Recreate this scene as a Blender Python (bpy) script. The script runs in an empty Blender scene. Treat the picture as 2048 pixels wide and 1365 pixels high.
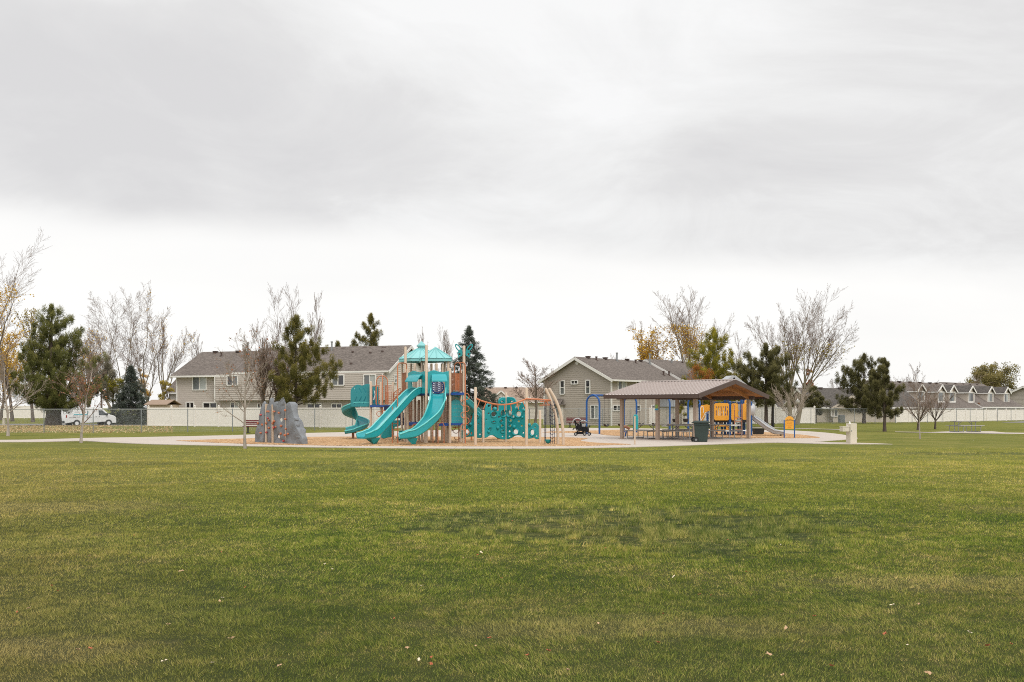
import bpy, bmesh, math, random
import numpy as np
from mathutils import Vector, Matrix, geometry
R = math.radians
C = bpy.context.scene.collection
SC = bpy.context.scene
F, HZ, CX, CAM = 1991.0, 816.0, 1024.0, 1.7

def at(px, py, Y):
    """a point of the place seen at photo pixel (px, py) and Y metres away"""
    return Vector(((px - CX) * Y / F, Y, CAM + (HZ - py) * Y / F))
def dist(py): return CAM * F / (py - HZ)
def gr(px, py, z=0.0):
    Y = dist(py)
    return Vector(((px - CX) * Y / F, Y, z))
def lin(r, g, b):
    f = lambda c: c / 12.92 if c <= 0.04045 else ((c + 0.055) / 1.055) ** 2.4
    return (f(r / 255), f(g / 255), f(b / 255), 1.0)

# ------------------------------------------------------------------ mesh builder
class MB:
    def __init__(self): self.v, self.f, self.m, self.mi = [], [], [], 0
    def add(self, vs, fs):
        o = len(self.v); self.v += [tuple(p) for p in vs]
        for q in fs: self.f.append(tuple(i + o for i in q)); self.m.append(self.mi)
        return self
    def box(self, c, s, rz=0.0, taper=1.0):
        x, y, z = s[0] / 2, s[1] / 2, s[2] / 2; ca, sa = math.cos(rz), math.sin(rz); vs = []
        for dz in (-1, 1):
            t = taper if dz > 0 else 1.0
            for dx, dy in ((-1, -1), (1, -1), (1, 1), (-1, 1)):
                a, b = dx * x * t, dy * y * t
                vs.append((c[0] + a * ca - b * sa, c[1] + a * sa + b * ca, c[2] + dz * z))
        return self.add(vs, [(3, 2, 1, 0), (4, 5, 6, 7), (0, 1, 5, 4), (1, 2, 6, 5), (2, 3, 7, 6), (3, 0, 4, 7)])
    def beam(self, a, b, w, h, up=(0, 0, 1)):
        a, b = Vector(a), Vector(b); d = (b - a).normalized(); up = Vector(up)
        if abs(d.dot(up)) > .98: up = Vector((1, 0, 0))
        s = d.cross(up).normalized() * w / 2; u = s.cross(d).normalized() * h / 2
        vs = [a - s - u, a + s - u, a + s + u, a - s + u, b - s - u, b + s - u, b + s + u, b - s + u]
        return self.add(vs, [(0, 1, 2, 3), (7, 6, 5, 4), (1, 0, 4, 5), (2, 1, 5, 6), (3, 2, 6, 7), (0, 3, 7, 4)])
    def tube(self, pts, r, n=8, caps=True, closed=False):
        pts = [Vector(p) for p in pts]; k = len(pts)
        rs = r if isinstance(r, (list, tuple)) else [r] * k
        ref = None; vs = []; fs = []
        for i in range(k):
            if closed: d = pts[(i + 1) % k] - pts[i - 1]
            else: d = pts[min(i + 1, k - 1)] - pts[max(i - 1, 0)]
            d = d.normalized() if d.length > 1e-9 else Vector((0, 0, 1))
            if ref is None:
                ref = Vector((1, 0, 0)) if abs(d.x) < .9 else Vector((0, 1, 0))
            s = (ref - d * ref.dot(d)).normalized(); t = d.cross(s); ref = s
            for j in range(n):
                a = 2 * math.pi * j / n
                vs.append(pts[i] + s * (rs[i] * math.cos(a)) + t * (rs[i] * math.sin(a)))
        for i in range(k if closed else k - 1):
            o, q = i * n, ((i + 1) % k) * n
            for j in range(n):
                j2 = (j + 1) % n; fs.append((o + j, o + j2, q + j2, q + j))
        if caps and not closed:
            fs.append(tuple(reversed(range(n)))); fs.append(tuple(range((k - 1) * n, k * n)))
        return self.add(vs, fs)
    def post(self, x, y, z0, z1, r, n=12, dome=True):
        pts = [(x, y, z0), (x, y, z1 - r * .6)]; rs = [r, r]
        if dome:
            for t in (.4, .75, .95, 1.0): pts.append((x, y, z1 - r * .6 + r * .6 * math.sin(t * 1.5708))); rs.append(max(r * math.cos(t * 1.5708), r * .08))
        return self.tube(pts, rs, n)
    def lathe(self, prof, c, n=16):
        vs = []; fs = []; k = len(prof)
        for r, z in prof:
            for j in range(n):
                a = 2 * math.pi * j / n; vs.append((c[0] + r * math.cos(a), c[1] + r * math.sin(a), c[2] + z))
        for i in range(k - 1):
            for j in range(n):
                j2 = (j + 1) % n; fs.append((i * n + j, i * n + j2, (i + 1) * n + j2, (i + 1) * n + j))
        fs.append(tuple(reversed(range(n)))); fs.append(tuple(range((k - 1) * n, k * n)))
        return self.add(vs, fs)
    def ball(self, c, r, n=10, sq=(1, 1, 1)):
        vs = [(c[0], c[1], c[2] - r * sq[2])]; fs = []; m = max(4, n // 2)
        for i in range(1, m):
            a = -math.pi / 2 + math.pi * i / m
            for j in range(n):
                b = 2 * math.pi * j / n
                vs.append((c[0] + r * sq[0] * math.cos(a) * math.cos(b), c[1] + r * sq[1] * math.cos(a) * math.sin(b), c[2] + r * sq[2] * math.sin(a)))
        vs.append((c[0], c[1], c[2] + r * sq[2])); t = len(vs) - 1
        for j in range(n):
            j2 = (j + 1) % n; fs.append((0, 1 + j2, 1 + j)); fs.append((t, t - n + j, t - n + j2))
            for i in range(m - 2): fs.append((1 + i * n + j, 1 + i * n + j2, 1 + (i + 1) * n + j2, 1 + (i + 1) * n + j))
        return self.add(vs, fs)
    def slab(self, quad, off):
        """a polygon of points thickened by the vector off"""
        q = [Vector(p) for p in quad]; o = Vector(off); n = len(q)
        fs = [tuple(range(n)), tuple(reversed(range(n, 2 * n)))]
        for i in range(n): j = (i + 1) % n; fs.append((j, i, i + n, j + n))
        return self.add(q + [p + o for p in q], fs)
    def loft(self, rings, closed_ring=False):
        """rows of points joined into a sheet"""
        vs = []; fs = []; n = len(rings[0])
        for r in rings: vs += r
        for i in range(len(rings) - 1):
            for j in range(n if closed_ring else n - 1):
                j2 = (j + 1) % n; fs.append((i * n + j, i * n + j2, (i + 1) * n + j2, (i + 1) * n + j))
        return self.add(vs, fs)
    def build(self, name, mats, parent=None, smooth=35, fix=True):
        if not self.v: return None
        off = ROOTLOC.get(parent.name, Vector((0, 0, 0))) if parent is not None else Vector((0, 0, 0))
        me = bpy.data.meshes.new(name)
        me.from_pydata([(p[0] - off[0], p[1] - off[1], p[2] - off[2]) for p in self.v], [], self.f)
        if fix:
            bm = bmesh.new(); bm.from_mesh(me); bmesh.ops.recalc_face_normals(bm, faces=bm.faces); bm.to_mesh(me); bm.free()
        return link(name, me, mats, parent, smooth, self.m)

ROOTLOC = {}
def link(name, me, mats, parent=None, smooth=35, midx=None):
    mats = mats if isinstance(mats, (list, tuple)) else [mats]
    for m in mats: me.materials.append(m)
    if midx and len(mats) > 1: me.polygons.foreach_set('material_index', midx)
    if smooth:
        me.polygons.foreach_set('use_smooth', [True] * len(me.polygons))
        me.set_sharp_from_angle(angle=R(smooth))
    me.update()
    o = bpy.data.objects.new(name, me); C.objects.link(o)
    if parent is not None:
        o.parent = parent; ROOTLOC[o.name] = ROOTLOC.get(parent.name, Vector((0, 0, 0)))
    return o
def tag(o, label=None, cat=None, group=None, kind=None):
    for k, v in (('label', label), ('category', cat), ('group', group), ('kind', kind)):
        if v: o[k] = v
    return o
def thing(name, label, cat, loc=(0, 0, 0), rz=0.0, group=None, world=True):
    """an Empty at the thing's base; with world=True its parts are written in world metres"""
    o = bpy.data.objects.new(name, None); C.objects.link(o); o.empty_display_size = .2
    o.location = loc; o.rotation_euler = (0, 0, rz)
    ROOTLOC[o.name] = Vector(loc) if world else Vector((0, 0, 0))
    return tag(o, label, cat, group)
def dup(root, loc, rz, label, group=None):
    c = root.copy(); C.objects.link(c); c.location = loc; c.rotation_euler = (0, 0, rz); c['label'] = label
    if group: c['group'] = group
    def kids(a, b):
        for ch in [k for k in bpy.data.objects if k.parent == a]:
            d = ch.copy(); C.objects.link(d); d.parent = b; kids(ch, d)
    kids(root, c)
    return c
def plate(splines, thick, bevel=0.0, res=3):
    """flat panel (local x, y; thickness along z) with holes: [(points, smooth?), ...] -> verts, faces"""
    cu = bpy.data.curves.new('outline', 'CURVE'); cu.dimensions = '2D'; cu.fill_mode = 'BOTH'
    cu.extrude = max(thick / 2 - bevel, 0.001); cu.bevel_depth = bevel; cu.bevel_resolution = 1; cu.resolution_u = res; cu.offset = 0
    for pts, sm in splines:
        if sm:
            s = cu.splines.new('BEZIER'); s.bezier_points.add(len(pts) - 1)
            for b, p in zip(s.bezier_points, pts):
                b.co = (p[0], p[1], 0); b.handle_left_type = b.handle_right_type = 'AUTO'
        else:
            s = cu.splines.new('POLY'); s.points.add(len(pts) - 1)
            for b, p in zip(s.points, pts): b.co = (p[0], p[1], 0, 1)
        s.use_cyclic_u = True
    o = bpy.data.objects.new('outline', cu); C.objects.link(o)
    bpy.context.view_layer.update()
    me = o.to_mesh(); vs = [tuple(v.co) for v in me.vertices]; fs = [tuple(p.vertices) for p in me.polygons]
    o.to_mesh_clear(); bpy.data.objects.remove(o); bpy.data.curves.remove(cu)
    return vs, fs
def circ(x, y, rx, ry=None, n=12):
    ry = ry or rx
    return [(x + rx * math.cos(2 * math.pi * i / n), y + ry * math.sin(2 * math.pi * i / n)) for i in range(n)]
def onto(vf, org, ux, uy=(0, 0, 1)):
    """lay a plate() with its x along ux and its y along uy at org"""
    ux = Vector(ux).normalized(); uy = Vector(uy).normalized(); un = ux.cross(uy); org = Vector(org)
    return [org + ux * p[0] + uy * p[1] + un * p[2] for p in vf[0]], vf[1]
def text_verts(s, size, align='CENTER'):
    cu = bpy.data.curves.new('lettering', 'FONT'); cu.body = s; cu.size = size; cu.align_x = align; cu.align_y = 'CENTER'; cu.extrude = .002; cu.resolution_u = 2
    o = bpy.data.objects.new('lettering', cu); C.objects.link(o); bpy.context.view_layer.update()
    me = o.to_mesh(); vs = [tuple(v.co) for v in me.vertices]; fs = [tuple(p.vertices) for p in me.polygons]
    o.to_mesh_clear(); bpy.data.objects.remove(o); bpy.data.curves.remove(cu)
    return vs, fs
def arc(c, r, a0, a1, n, ax, ay):
    c, ax, ay = Vector(c), Vector(ax), Vector(ay)
    return [c + ax * (r * math.cos(R(a0 + (a1 - a0) * i / n))) + ay * (r * math.sin(R(a0 + (a1 - a0) * i / n))) for i in range(n + 1)]
def bez(pts, n=24):
    """smooth path through points (Catmull-Rom)"""
    P = [Vector(p) for p in pts]; P = [2 * P[0] - P[1]] + P + [2 * P[-1] - P[-2]]; out = []
    for i in range(1, len(P) - 2):
        m = max(2, n // (len(P) - 3))
        for k in range(m):
            t = k / m
            out.append(.5 * ((2 * P[i]) + (P[i + 1] - P[i - 1]) * t + (2 * P[i - 1] - 5 * P[i] + 4 * P[i + 1] - P[i + 2]) * t * t + (3 * P[i] - P[i - 1] - 3 * P[i + 1] + P[i + 2]) * t ** 3))
    return out + [P[-2]]

# ------------------------------------------------------------------ materials
def newmat(name):
    m = bpy.data.materials.new(name); m.use_nodes = True; nt = m.node_tree
    return m, nt, nt.nodes['Principled BSDF']
def N(nt, t, **kw):
    n = nt.nodes.new(t)
    for k, v in kw.items():
        if k in n.inputs: n.inputs[k].default_value = v
        else: setattr(n, k, v)
    return n
def noise(nt, vec, scale, detail=3.0, rough=.55, w=None):
    n = N(nt, 'ShaderNodeTexNoise'); n.inputs['Scale'].default_value = scale; n.inputs['Detail'].default_value = detail; n.inputs['Roughness'].default_value = rough
    nt.links.new(vec, n.inputs['Vector']); return n.outputs['Fac']
def ramp(nt, fac, stops):
    r = N(nt, 'ShaderNodeValToRGB'); e = r.color_ramp.elements
    while len(e) < len(stops): e.new(.5)
    for el, (p, c) in zip(e, stops): el.position = p; el.color = c if len(c) == 4 else (*c, 1)
    nt.links.new(fac, r.inputs['Fac']); return r.outputs['Color']
def mth(nt, op, a, b=None, c=None, clamp=False):
    n = N(nt, 'ShaderNodeMath', operation=op); n.use_clamp = clamp
    for i, x in enumerate((a, b, c)):
        if x is None: continue
        if isinstance(x, (int, float)): n.inputs[i].default_value = x
        else: nt.links.new(x, n.inputs[i])
    return n.outputs[0]
def mixc(nt, fac, a, b, mode='MIX'):
    n = N(nt, 'ShaderNodeMix', data_type='RGBA', blend_type=mode)
    for i, x in ((0, fac), (6, a), (7, b)):
        if isinstance(x, (int, float)): n.inputs[i].default_value = x
        elif isinstance(x, tuple): n.inputs[i].default_value = x if len(x) == 4 else (*x, 1)
        else: nt.links.new(x, n.inputs[i])
    return n.outputs[2]
def sstep(nt, v, a, b):
    n = N(nt, 'ShaderNodeMapRange', interpolation_type='SMOOTHSTEP')
    nt.links.new(v, n.inputs[0]); n.inputs[1].default_value = a; n.inputs[2].default_value = b
    return n.outputs[0]
def pos(nt): return N(nt, 'ShaderNodeNewGeometry').outputs['Position']
def objc(nt): return N(nt, 'ShaderNodeTexCoord').outputs['Object']
def sc3(c, k): return (c[0] * k, c[1] * k, c[2] * k, 1)
def bump(nt, bs, h, strength=.3, d=.02):
    b = N(nt, 'ShaderNodeBump'); b.inputs['Strength'].default_value = strength; b.inputs['Distance'].default_value = d
    nt.links.new(h, b.inputs['Height']); nt.links.new(b.outputs[0], bs.inputs['Normal'])

def paint(name, col, rough=.45, var=.16, scale=3.0, spec=.5, metal=0.0, dirt=.0):
    m, nt, bs = newmat(name); p = objc(nt)
    c = mixc(nt, noise(nt, p, scale, 4), sc3(col, 1 - var), sc3(col, 1 + var))
    g = mixc(nt, mth(nt, 'MULTIPLY', sstep(nt, noise(nt, p, scale * 4, 5, .7), .5, .8), .35 + dirt), c, sc3(col, .55))
    nt.links.new(g, bs.inputs['Base Color'])
    r = N(nt, 'ShaderNodeMapRange'); nt.links.new(noise(nt, p, scale * 2.3, 4), r.inputs[0]); r.inputs[3].default_value = rough * .8; r.inputs[4].default_value = min(rough * 1.3, 1)
    nt.links.new(r.outputs[0], bs.inputs['Roughness'])
    bs.inputs['Specular IOR Level'].default_value = spec; bs.inputs['Metallic'].default_value = metal
    return m
M = {}
def A(r, g, b, k=1.0): c = lin(r, g, b); return (min(c[0] * k, .9), min(c[1] * k, .9), min(c[2] * k, .9), 1)
M['teal'] = paint('teal plastic', (.020, .33, .365, 1), .24, .16, 1.6, .5, 0, .15)
M['teal_rim'] = paint('painted skylit teal rim', (.10, .50, .49, 1), .35, .1, 2)  # paler than the slides: skylight on the rims put into the colour
M['teal_dark'] = paint('deep teal plastic', (.010, .27, .29, 1), .38, .12, 1.5)
M['teal_panel'] = paint('teal sheet', (.02, .24, .27, 1), .45, .1, 1.5)
M['teal_roof'] = paint('teal metal roofing', (.20, .50, .50, 1), .2, .1, 1.5, .6)
M['tan'] = paint('tan powder coat', (.56, .44, .33, 1), .45, .08, 2)
M['orange'] = paint('copper orange powder coat', (.52, .17, .065, 1), .4, .12, 2)
M['brown_panel'] = paint('brown powder coat', (.34, .15, .08, 1), .5, .12, 2)
M['blue'] = paint('blue powder coat', (.006, .075, .27, 1), .35, .12, 2)
M['royal'] = paint('royal blue deck coating', (.012, .07, .30, 1), .5, .12, 3)
M['navy'] = paint('navy plastic', (.008, .022, .09, 1), .45, .12, 3)
M['yellow'] = paint('golden yellow sheet', (.74, .34, .03, 1), .4, .06, 2)
M['rock'] = paint('grey moulded rock', (.20, .213, .228, 1), .6, .28, 2.2, .4, 0, .15)
nt = M['rock'].node_tree; bump(nt, nt.nodes['Principled BSDF'], noise(nt, objc(nt), 5, 6, .6), .8, .06)
M['hold'] = paint('orange climbing hold', (.46, .15, .065, 1), .5, .15, 9)
M['holdred'] = paint('red climbing hold', (.45, .06, .06, 1), .5, .15, 9)
M['black'] = paint('black plastic', (.012, .012, .013, 1), .5, .2, 5)
M['rubber'] = paint('tyre rubber', (.02, .02, .02, 1), .8, .2, 8)
M['bin'] = paint('dark green bin plastic', (.024, .042, .036, 1), .55, .18, 2, .5, 0, .1)
M['galv'] = paint('galvanised steel', (.30, .31, .31, 1), .45, .12, 6, .5, .6)
M['galv_dark'] = paint('weathered steel post', (.20, .215, .215, 1), .55, .15, 5, .5, .3)
M['table'] = paint('grey coated table top', (.36, .34, .31, 1), .5, .12, 3)
M['plasticwhite'] = paint('white end cap', (.75, .75, .73, 1), .4, .05, 3)
M['maroon'] = paint('maroon coated bench steel', (.13, .022, .025, 1), .5, .15, 4)
M['pavpost'] = paint('taupe steel column', (.36, .275, .215, 1), .5, .07, 2)
M['fascia'] = paint('dark brown fascia', (.082, .052, .042, 1), .5, .12, 2)
M['greyslide'] = paint('light grey slide plastic', (.40, .41, .42, 1), .35, .1, 2)
M['stone'] = paint('precast concrete', (.62, .56, .46, 1), .85, .08, 6, .3)
M['blackmetal'] = paint('black lamp post', (.018, .018, .018, 1), .45, .15, 3)
M['globe'] = paint('white lamp globe', (.8, .8, .78, 1), .3, .03, 3)
M['whitetrim'] = paint('white house trim', (.72, .70, .66, 1), .5, .06, 1)
M['vinyl'] = paint('white vinyl fence', (.80, .75, .695, 1), .45, .05, .8)
M['vinylpost'] = paint('white vinyl post', (.80, .75, .70, 1), .45, .04, .8)
M['vanwhite'] = paint('white van paint', (.74, .74, .72, 1), .25, .04, 1)
M['glass_dark'] = paint('dark window glass', (.018, .018, .02, 1), .08, .5, 1.2, .8)
M['glass_pale'] = paint('window glass with blind', (.36, .38, .36, 1), .15, .12, 1.5, .8)
M['glass_mid'] = paint('dim window glass', (.11, .12, .12, 1), .1, .3, 1.2, .8)
M['vanglass'] = paint('van window glass', (.03, .04, .045, 1), .06, .3, 1.5, .8)
M['redlamp'] = paint('red tail lamp', (.30, .012, .012, 1), .2, .1, 4)
M['tealmark'] = paint('turquoise lettering', (.02, .34, .40, 1), .4, .05, 3)
M['greymark'] = paint('grey lettering', (.30, .30, .31, 1), .5, .05, 3)
M['darkmark'] = paint('dark lettering', (.10, .07, .06, 1), .5, .05, 3)
M['rustmark'] = paint('orange brown lettering', (.42, .13, .02, 1), .5, .05, 3)
M['greyfabric'] = paint('grey stroller fabric', (.34, .34, .33, 1), .85, .1, 9, .2)
M['blackfabric'] = paint('black stroller fabric', (.014, .014, .015, 1), .85, .25, 9, .2)
M['chain'] = paint('swing chain', (.10, .10, .10, 1), .5, .1, 9, .5, .5)
M['rope'] = paint('blue black climbing rope', (.02, .025, .06, 1), .8, .3, 9, .2)
M['shed'] = paint('tan shed siding', (.50, .40, .30, 1), .6, .08, 1)
M['shedroof'] = paint('brown shed roof', (.30, .215, .155, 1), .8, .15, 3)
M['stucco'] = paint('cream stucco', (.52, .46, .39, 1), .85, .06, .8, .2)
M['palewall'] = paint('pale siding', (.60, .55, .48, 1), .7, .05, .8, .3)
M['noticegreen'] = paint('green notice print', (.28, .42, .10, 1), .5, .25, 20)
M['noticeblue'] = paint('blue notice print', (.03, .28, .50, 1), .5, .1, 9)

def siding(name, col):
    m, nt, bs = newmat(name); p = pos(nt)
    c = mixc(nt, noise(nt, p, .7, 4), sc3(col, .93), sc3(col, 1.06))
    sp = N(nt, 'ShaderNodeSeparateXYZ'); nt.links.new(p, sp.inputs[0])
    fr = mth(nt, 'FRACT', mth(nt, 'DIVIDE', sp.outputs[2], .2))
    c = mixc(nt, mth(nt, 'MULTIPLY', sstep(nt, fr, .80, .95), .45), c, sc3(col, .35))  # shadow line under each lap painted into the colour
    c = mixc(nt, mth(nt, 'MULTIPLY', sstep(nt, noise(nt, p, 2.6, 5, .7), .52, .8), .25), c, sc3(col, .7))
    nt.links.new(c, bs.inputs['Base Color']); bs.inputs['Roughness'].default_value = .6
    return m
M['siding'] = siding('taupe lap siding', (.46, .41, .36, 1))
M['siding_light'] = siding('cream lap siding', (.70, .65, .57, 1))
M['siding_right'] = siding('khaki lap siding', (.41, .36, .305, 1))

def shingles(name, c0, c1, c2):
    m, nt, bs = newmat(name); p = pos(nt)
    v = N(nt, 'ShaderNodeTexVoronoi'); v.inputs['Scale'].default_value = 1.0
    mp = N(nt, 'ShaderNodeMapping'); mp.inputs['Scale'].default_value = (6.5, 6.5, 14); nt.links.new(p, mp.inputs[0]); nt.links.new(mp.outputs[0], v.inputs['Vector'])
    sep = N(nt, 'ShaderNodeSeparateColor'); nt.links.new(v.outputs['Color'], sep.inputs[0])
    c = ramp(nt, sep.outputs[0], [(0, c0), (.5, c1), (1, c2)])
    c = mixc(nt, mth(nt, 'MULTIPLY', noise(nt, p, 7, 4, .7), .5), c, mixc(nt, noise(nt, p, .35, 3), c0, c2))
    nt.links.new(c, bs.inputs['Base Color']); bs.inputs['Roughness'].default_value = .92; bs.inputs['Specular IOR Level'].default_value = .25
    bump(nt, bs, noise(nt, p, 9, 4), .5, .03)
    return m
M['roof'] = shingles('grey brown shingles', (.092, .077, .067), (.140, .118, .103), (.205, .174, .152))
M['roof_dark'] = shingles('dark shingles', (.055, .05, .045), (.09, .08, .072), (.14, .125, .11))
M['roof_tan'] = shingles('tan shingles', (.24, .17, .125), (.30, .22, .17), (.37, .29, .23))

def barkmat(name, a, b, sc=5):
    m, nt, bs = newmat(name); p = pos(nt)
    mp = N(nt, 'ShaderNodeMapping'); mp.inputs['Scale'].default_value = (1, 1, .25); nt.links.new(p, mp.inputs[0])
    c = ramp(nt, noise(nt, mp.outputs[0], sc, 6, .7), [(.3, a), (.7, b)])
    nt.links.new(c, bs.inputs['Base Color']); bs.inputs['Roughness'].default_value = .9; bs.inputs['Specular IOR Level'].default_value = .2
    bump(nt, bs, noise(nt, mp.outputs[0], sc * 2, 4), .6, .04)
    return m
M['bark'] = barkmat('grey brown bark', (.075, .058, .045), (.20, .165, .135))
M['bark_pale'] = barkmat('pale smooth bark', (.22, .185, .155), (.50, .44, .38), 9)
M['bark_dark'] = barkmat('dark furrowed bark', (.045, .034, .028), (.13, .10, .082))
M['bark_cotton'] = barkmat('grey olive bark', (0.163, 0.138, 0.100), (0.338, 0.294, 0.231))
M['twig'] = barkmat('brown twigs', (0.165, 0.117, 0.090), (0.315, 0.240, 0.195), 2)
M['twig_red'] = barkmat('reddish twigs', (.16, .112, .085), (.29, .215, .17), 2)
M['twig_pale'] = barkmat('pale twigs', (.24, .19, .15), (.42, .35, .29), 2)

def leafmat(name, a, b, c, scale=.9, trans=.35):
    m, nt, bs = newmat(name); p = pos(nt)
    at_ = N(nt, 'ShaderNodeAttribute', attribute_name='rnd')
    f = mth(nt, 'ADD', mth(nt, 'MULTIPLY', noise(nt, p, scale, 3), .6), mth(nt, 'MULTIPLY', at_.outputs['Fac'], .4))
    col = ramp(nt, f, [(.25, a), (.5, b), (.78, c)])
    nt.links.new(col, bs.inputs['Base Color']); bs.inputs['Roughness'].default_value = .7; bs.inputs['Specular IOR Level'].default_value = .2
    tr = N(nt, 'ShaderNodeBsdfTranslucent'); nt.links.new(col, tr.inputs[0]); mx = N(nt, 'ShaderNodeMixShader'); mx.inputs[0].default_value = trans
    nt.links.new(bs.outputs[0], mx.inputs[1]); nt.links.new(tr.outputs[0], mx.inputs[2]); nt.links.new(mx.outputs[0], nt.nodes['Material Output'].inputs[0])
    return m
M['pine'] = leafmat('pine needles', (0.075, 0.082, 0.029), (0.168, 0.178, 0.056), (0.331, 0.307, 0.101))
M['pine_dark'] = leafmat('dark pine needles', (0.064, 0.062, 0.026), (0.140, 0.133, 0.053), (0.266, 0.240, 0.102))
M['pine_mossy'] = leafmat('mossy pine needles', (0.076, 0.078, 0.022), (0.178, 0.164, 0.045), (0.318, 0.265, 0.075))
M['pine_yellow'] = leafmat('yellow green pine needles', (0.109, 0.112, 0.017), (0.260, 0.244, 0.034), (0.521, 0.426, 0.056))
M['spruce'] = leafmat('blue spruce needles', (0.043, 0.056, 0.046), (0.097, 0.116, 0.091), (0.216, 0.240, 0.185))
M['olive'] = leafmat('grey olive foliage', (0.115, 0.103, 0.069), (0.230, 0.207, 0.144), (0.345, 0.310, 0.218))
M['willow'] = leafmat('fading willow foliage', (0.112, 0.100, 0.036), (0.244, 0.208, 0.075), (0.413, 0.342, 0.132))
M['gold'] = leafmat('golden leaves', (0.390, 0.196, 0.030), (0.650, 0.392, 0.045), (0.800, 0.588, 0.135))
M['rust'] = leafmat('rust orange leaves', (.20, .07, .02), (.36, .14, .035), (.46, .22, .06))
M['copper'] = leafmat('dry copper leaves', (.22, .09, .05), (.38, .17, .09), (.48, .26, .15))
M['litter'] = leafmat('fallen leaf litter', (.34, .20, .09), (.52, .36, .17), (.66, .55, .30), 1.5, .1)
M['lemon'] = leafmat('yellow green leaves', (.22, .17, .03), (.36, .28, .05), (.46, .36, .08))
# ------------------------------------------------------------------ camera, sky, sun
cam = bpy.data.cameras.new('camera'); co = bpy.data.objects.new('camera', cam); C.objects.link(co)
co.location = (0, 0, CAM); co.rotation_euler = (R(90), 0, 0)
cam.lens = 35; cam.sensor_width = 36; cam.shift_y = (HZ - 682.5) / 2048; cam.clip_start = .1; cam.clip_end = 6000
SC.camera = co
SC.cycles.filter_width = 1.0; SC.cycles.use_denoising = False
SC.render.resolution_x, SC.render.resolution_y = 1024, 682
SC.view_settings.view_transform = 'Standard'; SC.view_settings.look = 'None'; SC.view_settings.exposure = 0; SC.view_settings.gamma = 1
SUN_EL, SUN_AZ = R(48), R(150)       # azimuth measured from +Y towards +X: behind the camera and to the right
w = bpy.data.worlds.new('World'); SC.world = w; w.use_nodes = True
nt = w.node_tree; bg = nt.nodes['Background']
d = N(nt, 'ShaderNodeTexCoord').outputs['Generated']
sep = N(nt, 'ShaderNodeSeparateXYZ'); nt.links.new(d, sep.inputs[0]); dx, dy, dz = sep.outputs
zz = mth(nt, 'ADD', mth(nt, 'MAXIMUM', dz, 0.0), .30)
cmb = N(nt, 'ShaderNodeCombineXYZ'); nt.links.new(mth(nt, 'DIVIDE', dx, zz), cmb.inputs[0]); nt.links.new(mth(nt, 'DIVIDE', dy, zz), cmb.inputs[1])
mp = N(nt, 'ShaderNodeMapping'); mp.inputs['Location'].default_value = (3.1, 1.7, 0); mp.inputs['Scale'].default_value = (.85, 1.0, 1); mp.inputs['Rotation'].default_value = (0, 0, R(-20)); nt.links.new(cmb.outputs[0], mp.inputs[0])
n1 = noise(nt, mp.outputs[0], .75, 8, .58); n1.node.inputs['Distortion'].default_value = .5; n2 = noise(nt, mp.outputs[0], 3.0, 9, .62); n2.node.inputs['Distortion'].default_value = .6
nb = mth(nt, 'MULTIPLY_ADD', mth(nt, 'SUBTRACT', mth(nt, 'ADD', mth(nt, 'MULTIPLY', n1, .62), mth(nt, 'MULTIPLY', n2, .38)), .5), 1.55, .47)
def blob(x, z, rx, rz):
    a = mth(nt, 'DIVIDE', mth(nt, 'SUBTRACT', dx, x), rx); b = mth(nt, 'DIVIDE', mth(nt, 'SUBTRACT', dz, z), rz)
    r2 = mth(nt, 'ADD', mth(nt, 'MULTIPLY', a, a), mth(nt, 'MULTIPLY', b, b))
    return mth(nt, 'MULTIPLY', sstep(nt, mth(nt, 'MULTIPLY', r2, -1), -1, 0), sstep(nt, dy, 0, .2))
t = mth(nt, 'ADD', nb, mth(nt, 'MULTIPLY', blob(.05, .38, .34, .15), .12))
t = mth(nt, 'SUBTRACT', t, mth(nt, 'MULTIPLY', blob(-.36, .26, .42, .12), .13))
t = mth(nt, 'SUBTRACT', t, mth(nt, 'MULTIPLY', blob(.36, .24, .30, .14), .12))
t = mth(nt, 'SUBTRACT', t, mth(nt, 'MULTIPLY', blob(.10, .235, .38, .05), .10))
t = mth(nt, 'ADD', t, mth(nt, 'MULTIPLY', blob(-.40, .385, .18, .04), .12))
cl = ramp(nt, t, [(.24, (.735, .727, .73)), (.40, (.80, .793, .79)), (.52, (.885, .882, .876)), (.68, (.975, .974, .97))])
edge = mth(nt, 'ADD', dz, mth(nt, 'MULTIPLY', mth(nt, 'SUBTRACT', noise(nt, mp.outputs[0], .9, 6, .55), .5), .055))
edge = mth(nt, 'ADD', edge, mth(nt, 'MULTIPLY', mth(nt, 'MAXIMUM', mth(nt, 'SUBTRACT', dx, .0), 0.0), .12))
mk = sstep(nt, edge, .152, .192)
band = ramp(nt, noise(nt, mp.outputs[0], 1.3, 5, .5), [(.35, (.985, .978, .964)), (.6, (1.04, 1.03, 1.008))])
cl = mixc(nt, mk, band, cl)
sky = N(nt, 'ShaderNodeTexSky', sky_type='NISHITA', sun_disc=False); sky.sun_elevation = SUN_EL; sky.sun_rotation = SUN_AZ
cl = mixc(nt, .96, mixc(nt, 1.0, sky.outputs[0], (.1, .1, .1, 1), 'MULTIPLY'), cl)
zen = mth(nt, 'MULTIPLY', sstep(nt, dz, .42, .95), .85)                      # overcast cloud is brightest overhead
bk = mth(nt, 'MULTIPLY', sstep(nt, dy, .1, -.7), .30)                         # extra brightness added to the unseen sky behind the camera
gain = mth(nt, 'ADD', mth(nt, 'ADD', zen, bk), 1.0); gc = N(nt, 'ShaderNodeCombineColor')
for i_ in range(3): nt.links.new(gain, gc.inputs[i_])
cl = mixc(nt, 1.0, cl, gc.outputs[0], 'MULTIPLY')
nt.links.new(cl, bg.inputs['Color']); bg.inputs['Strength'].default_value = 1.0
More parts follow.
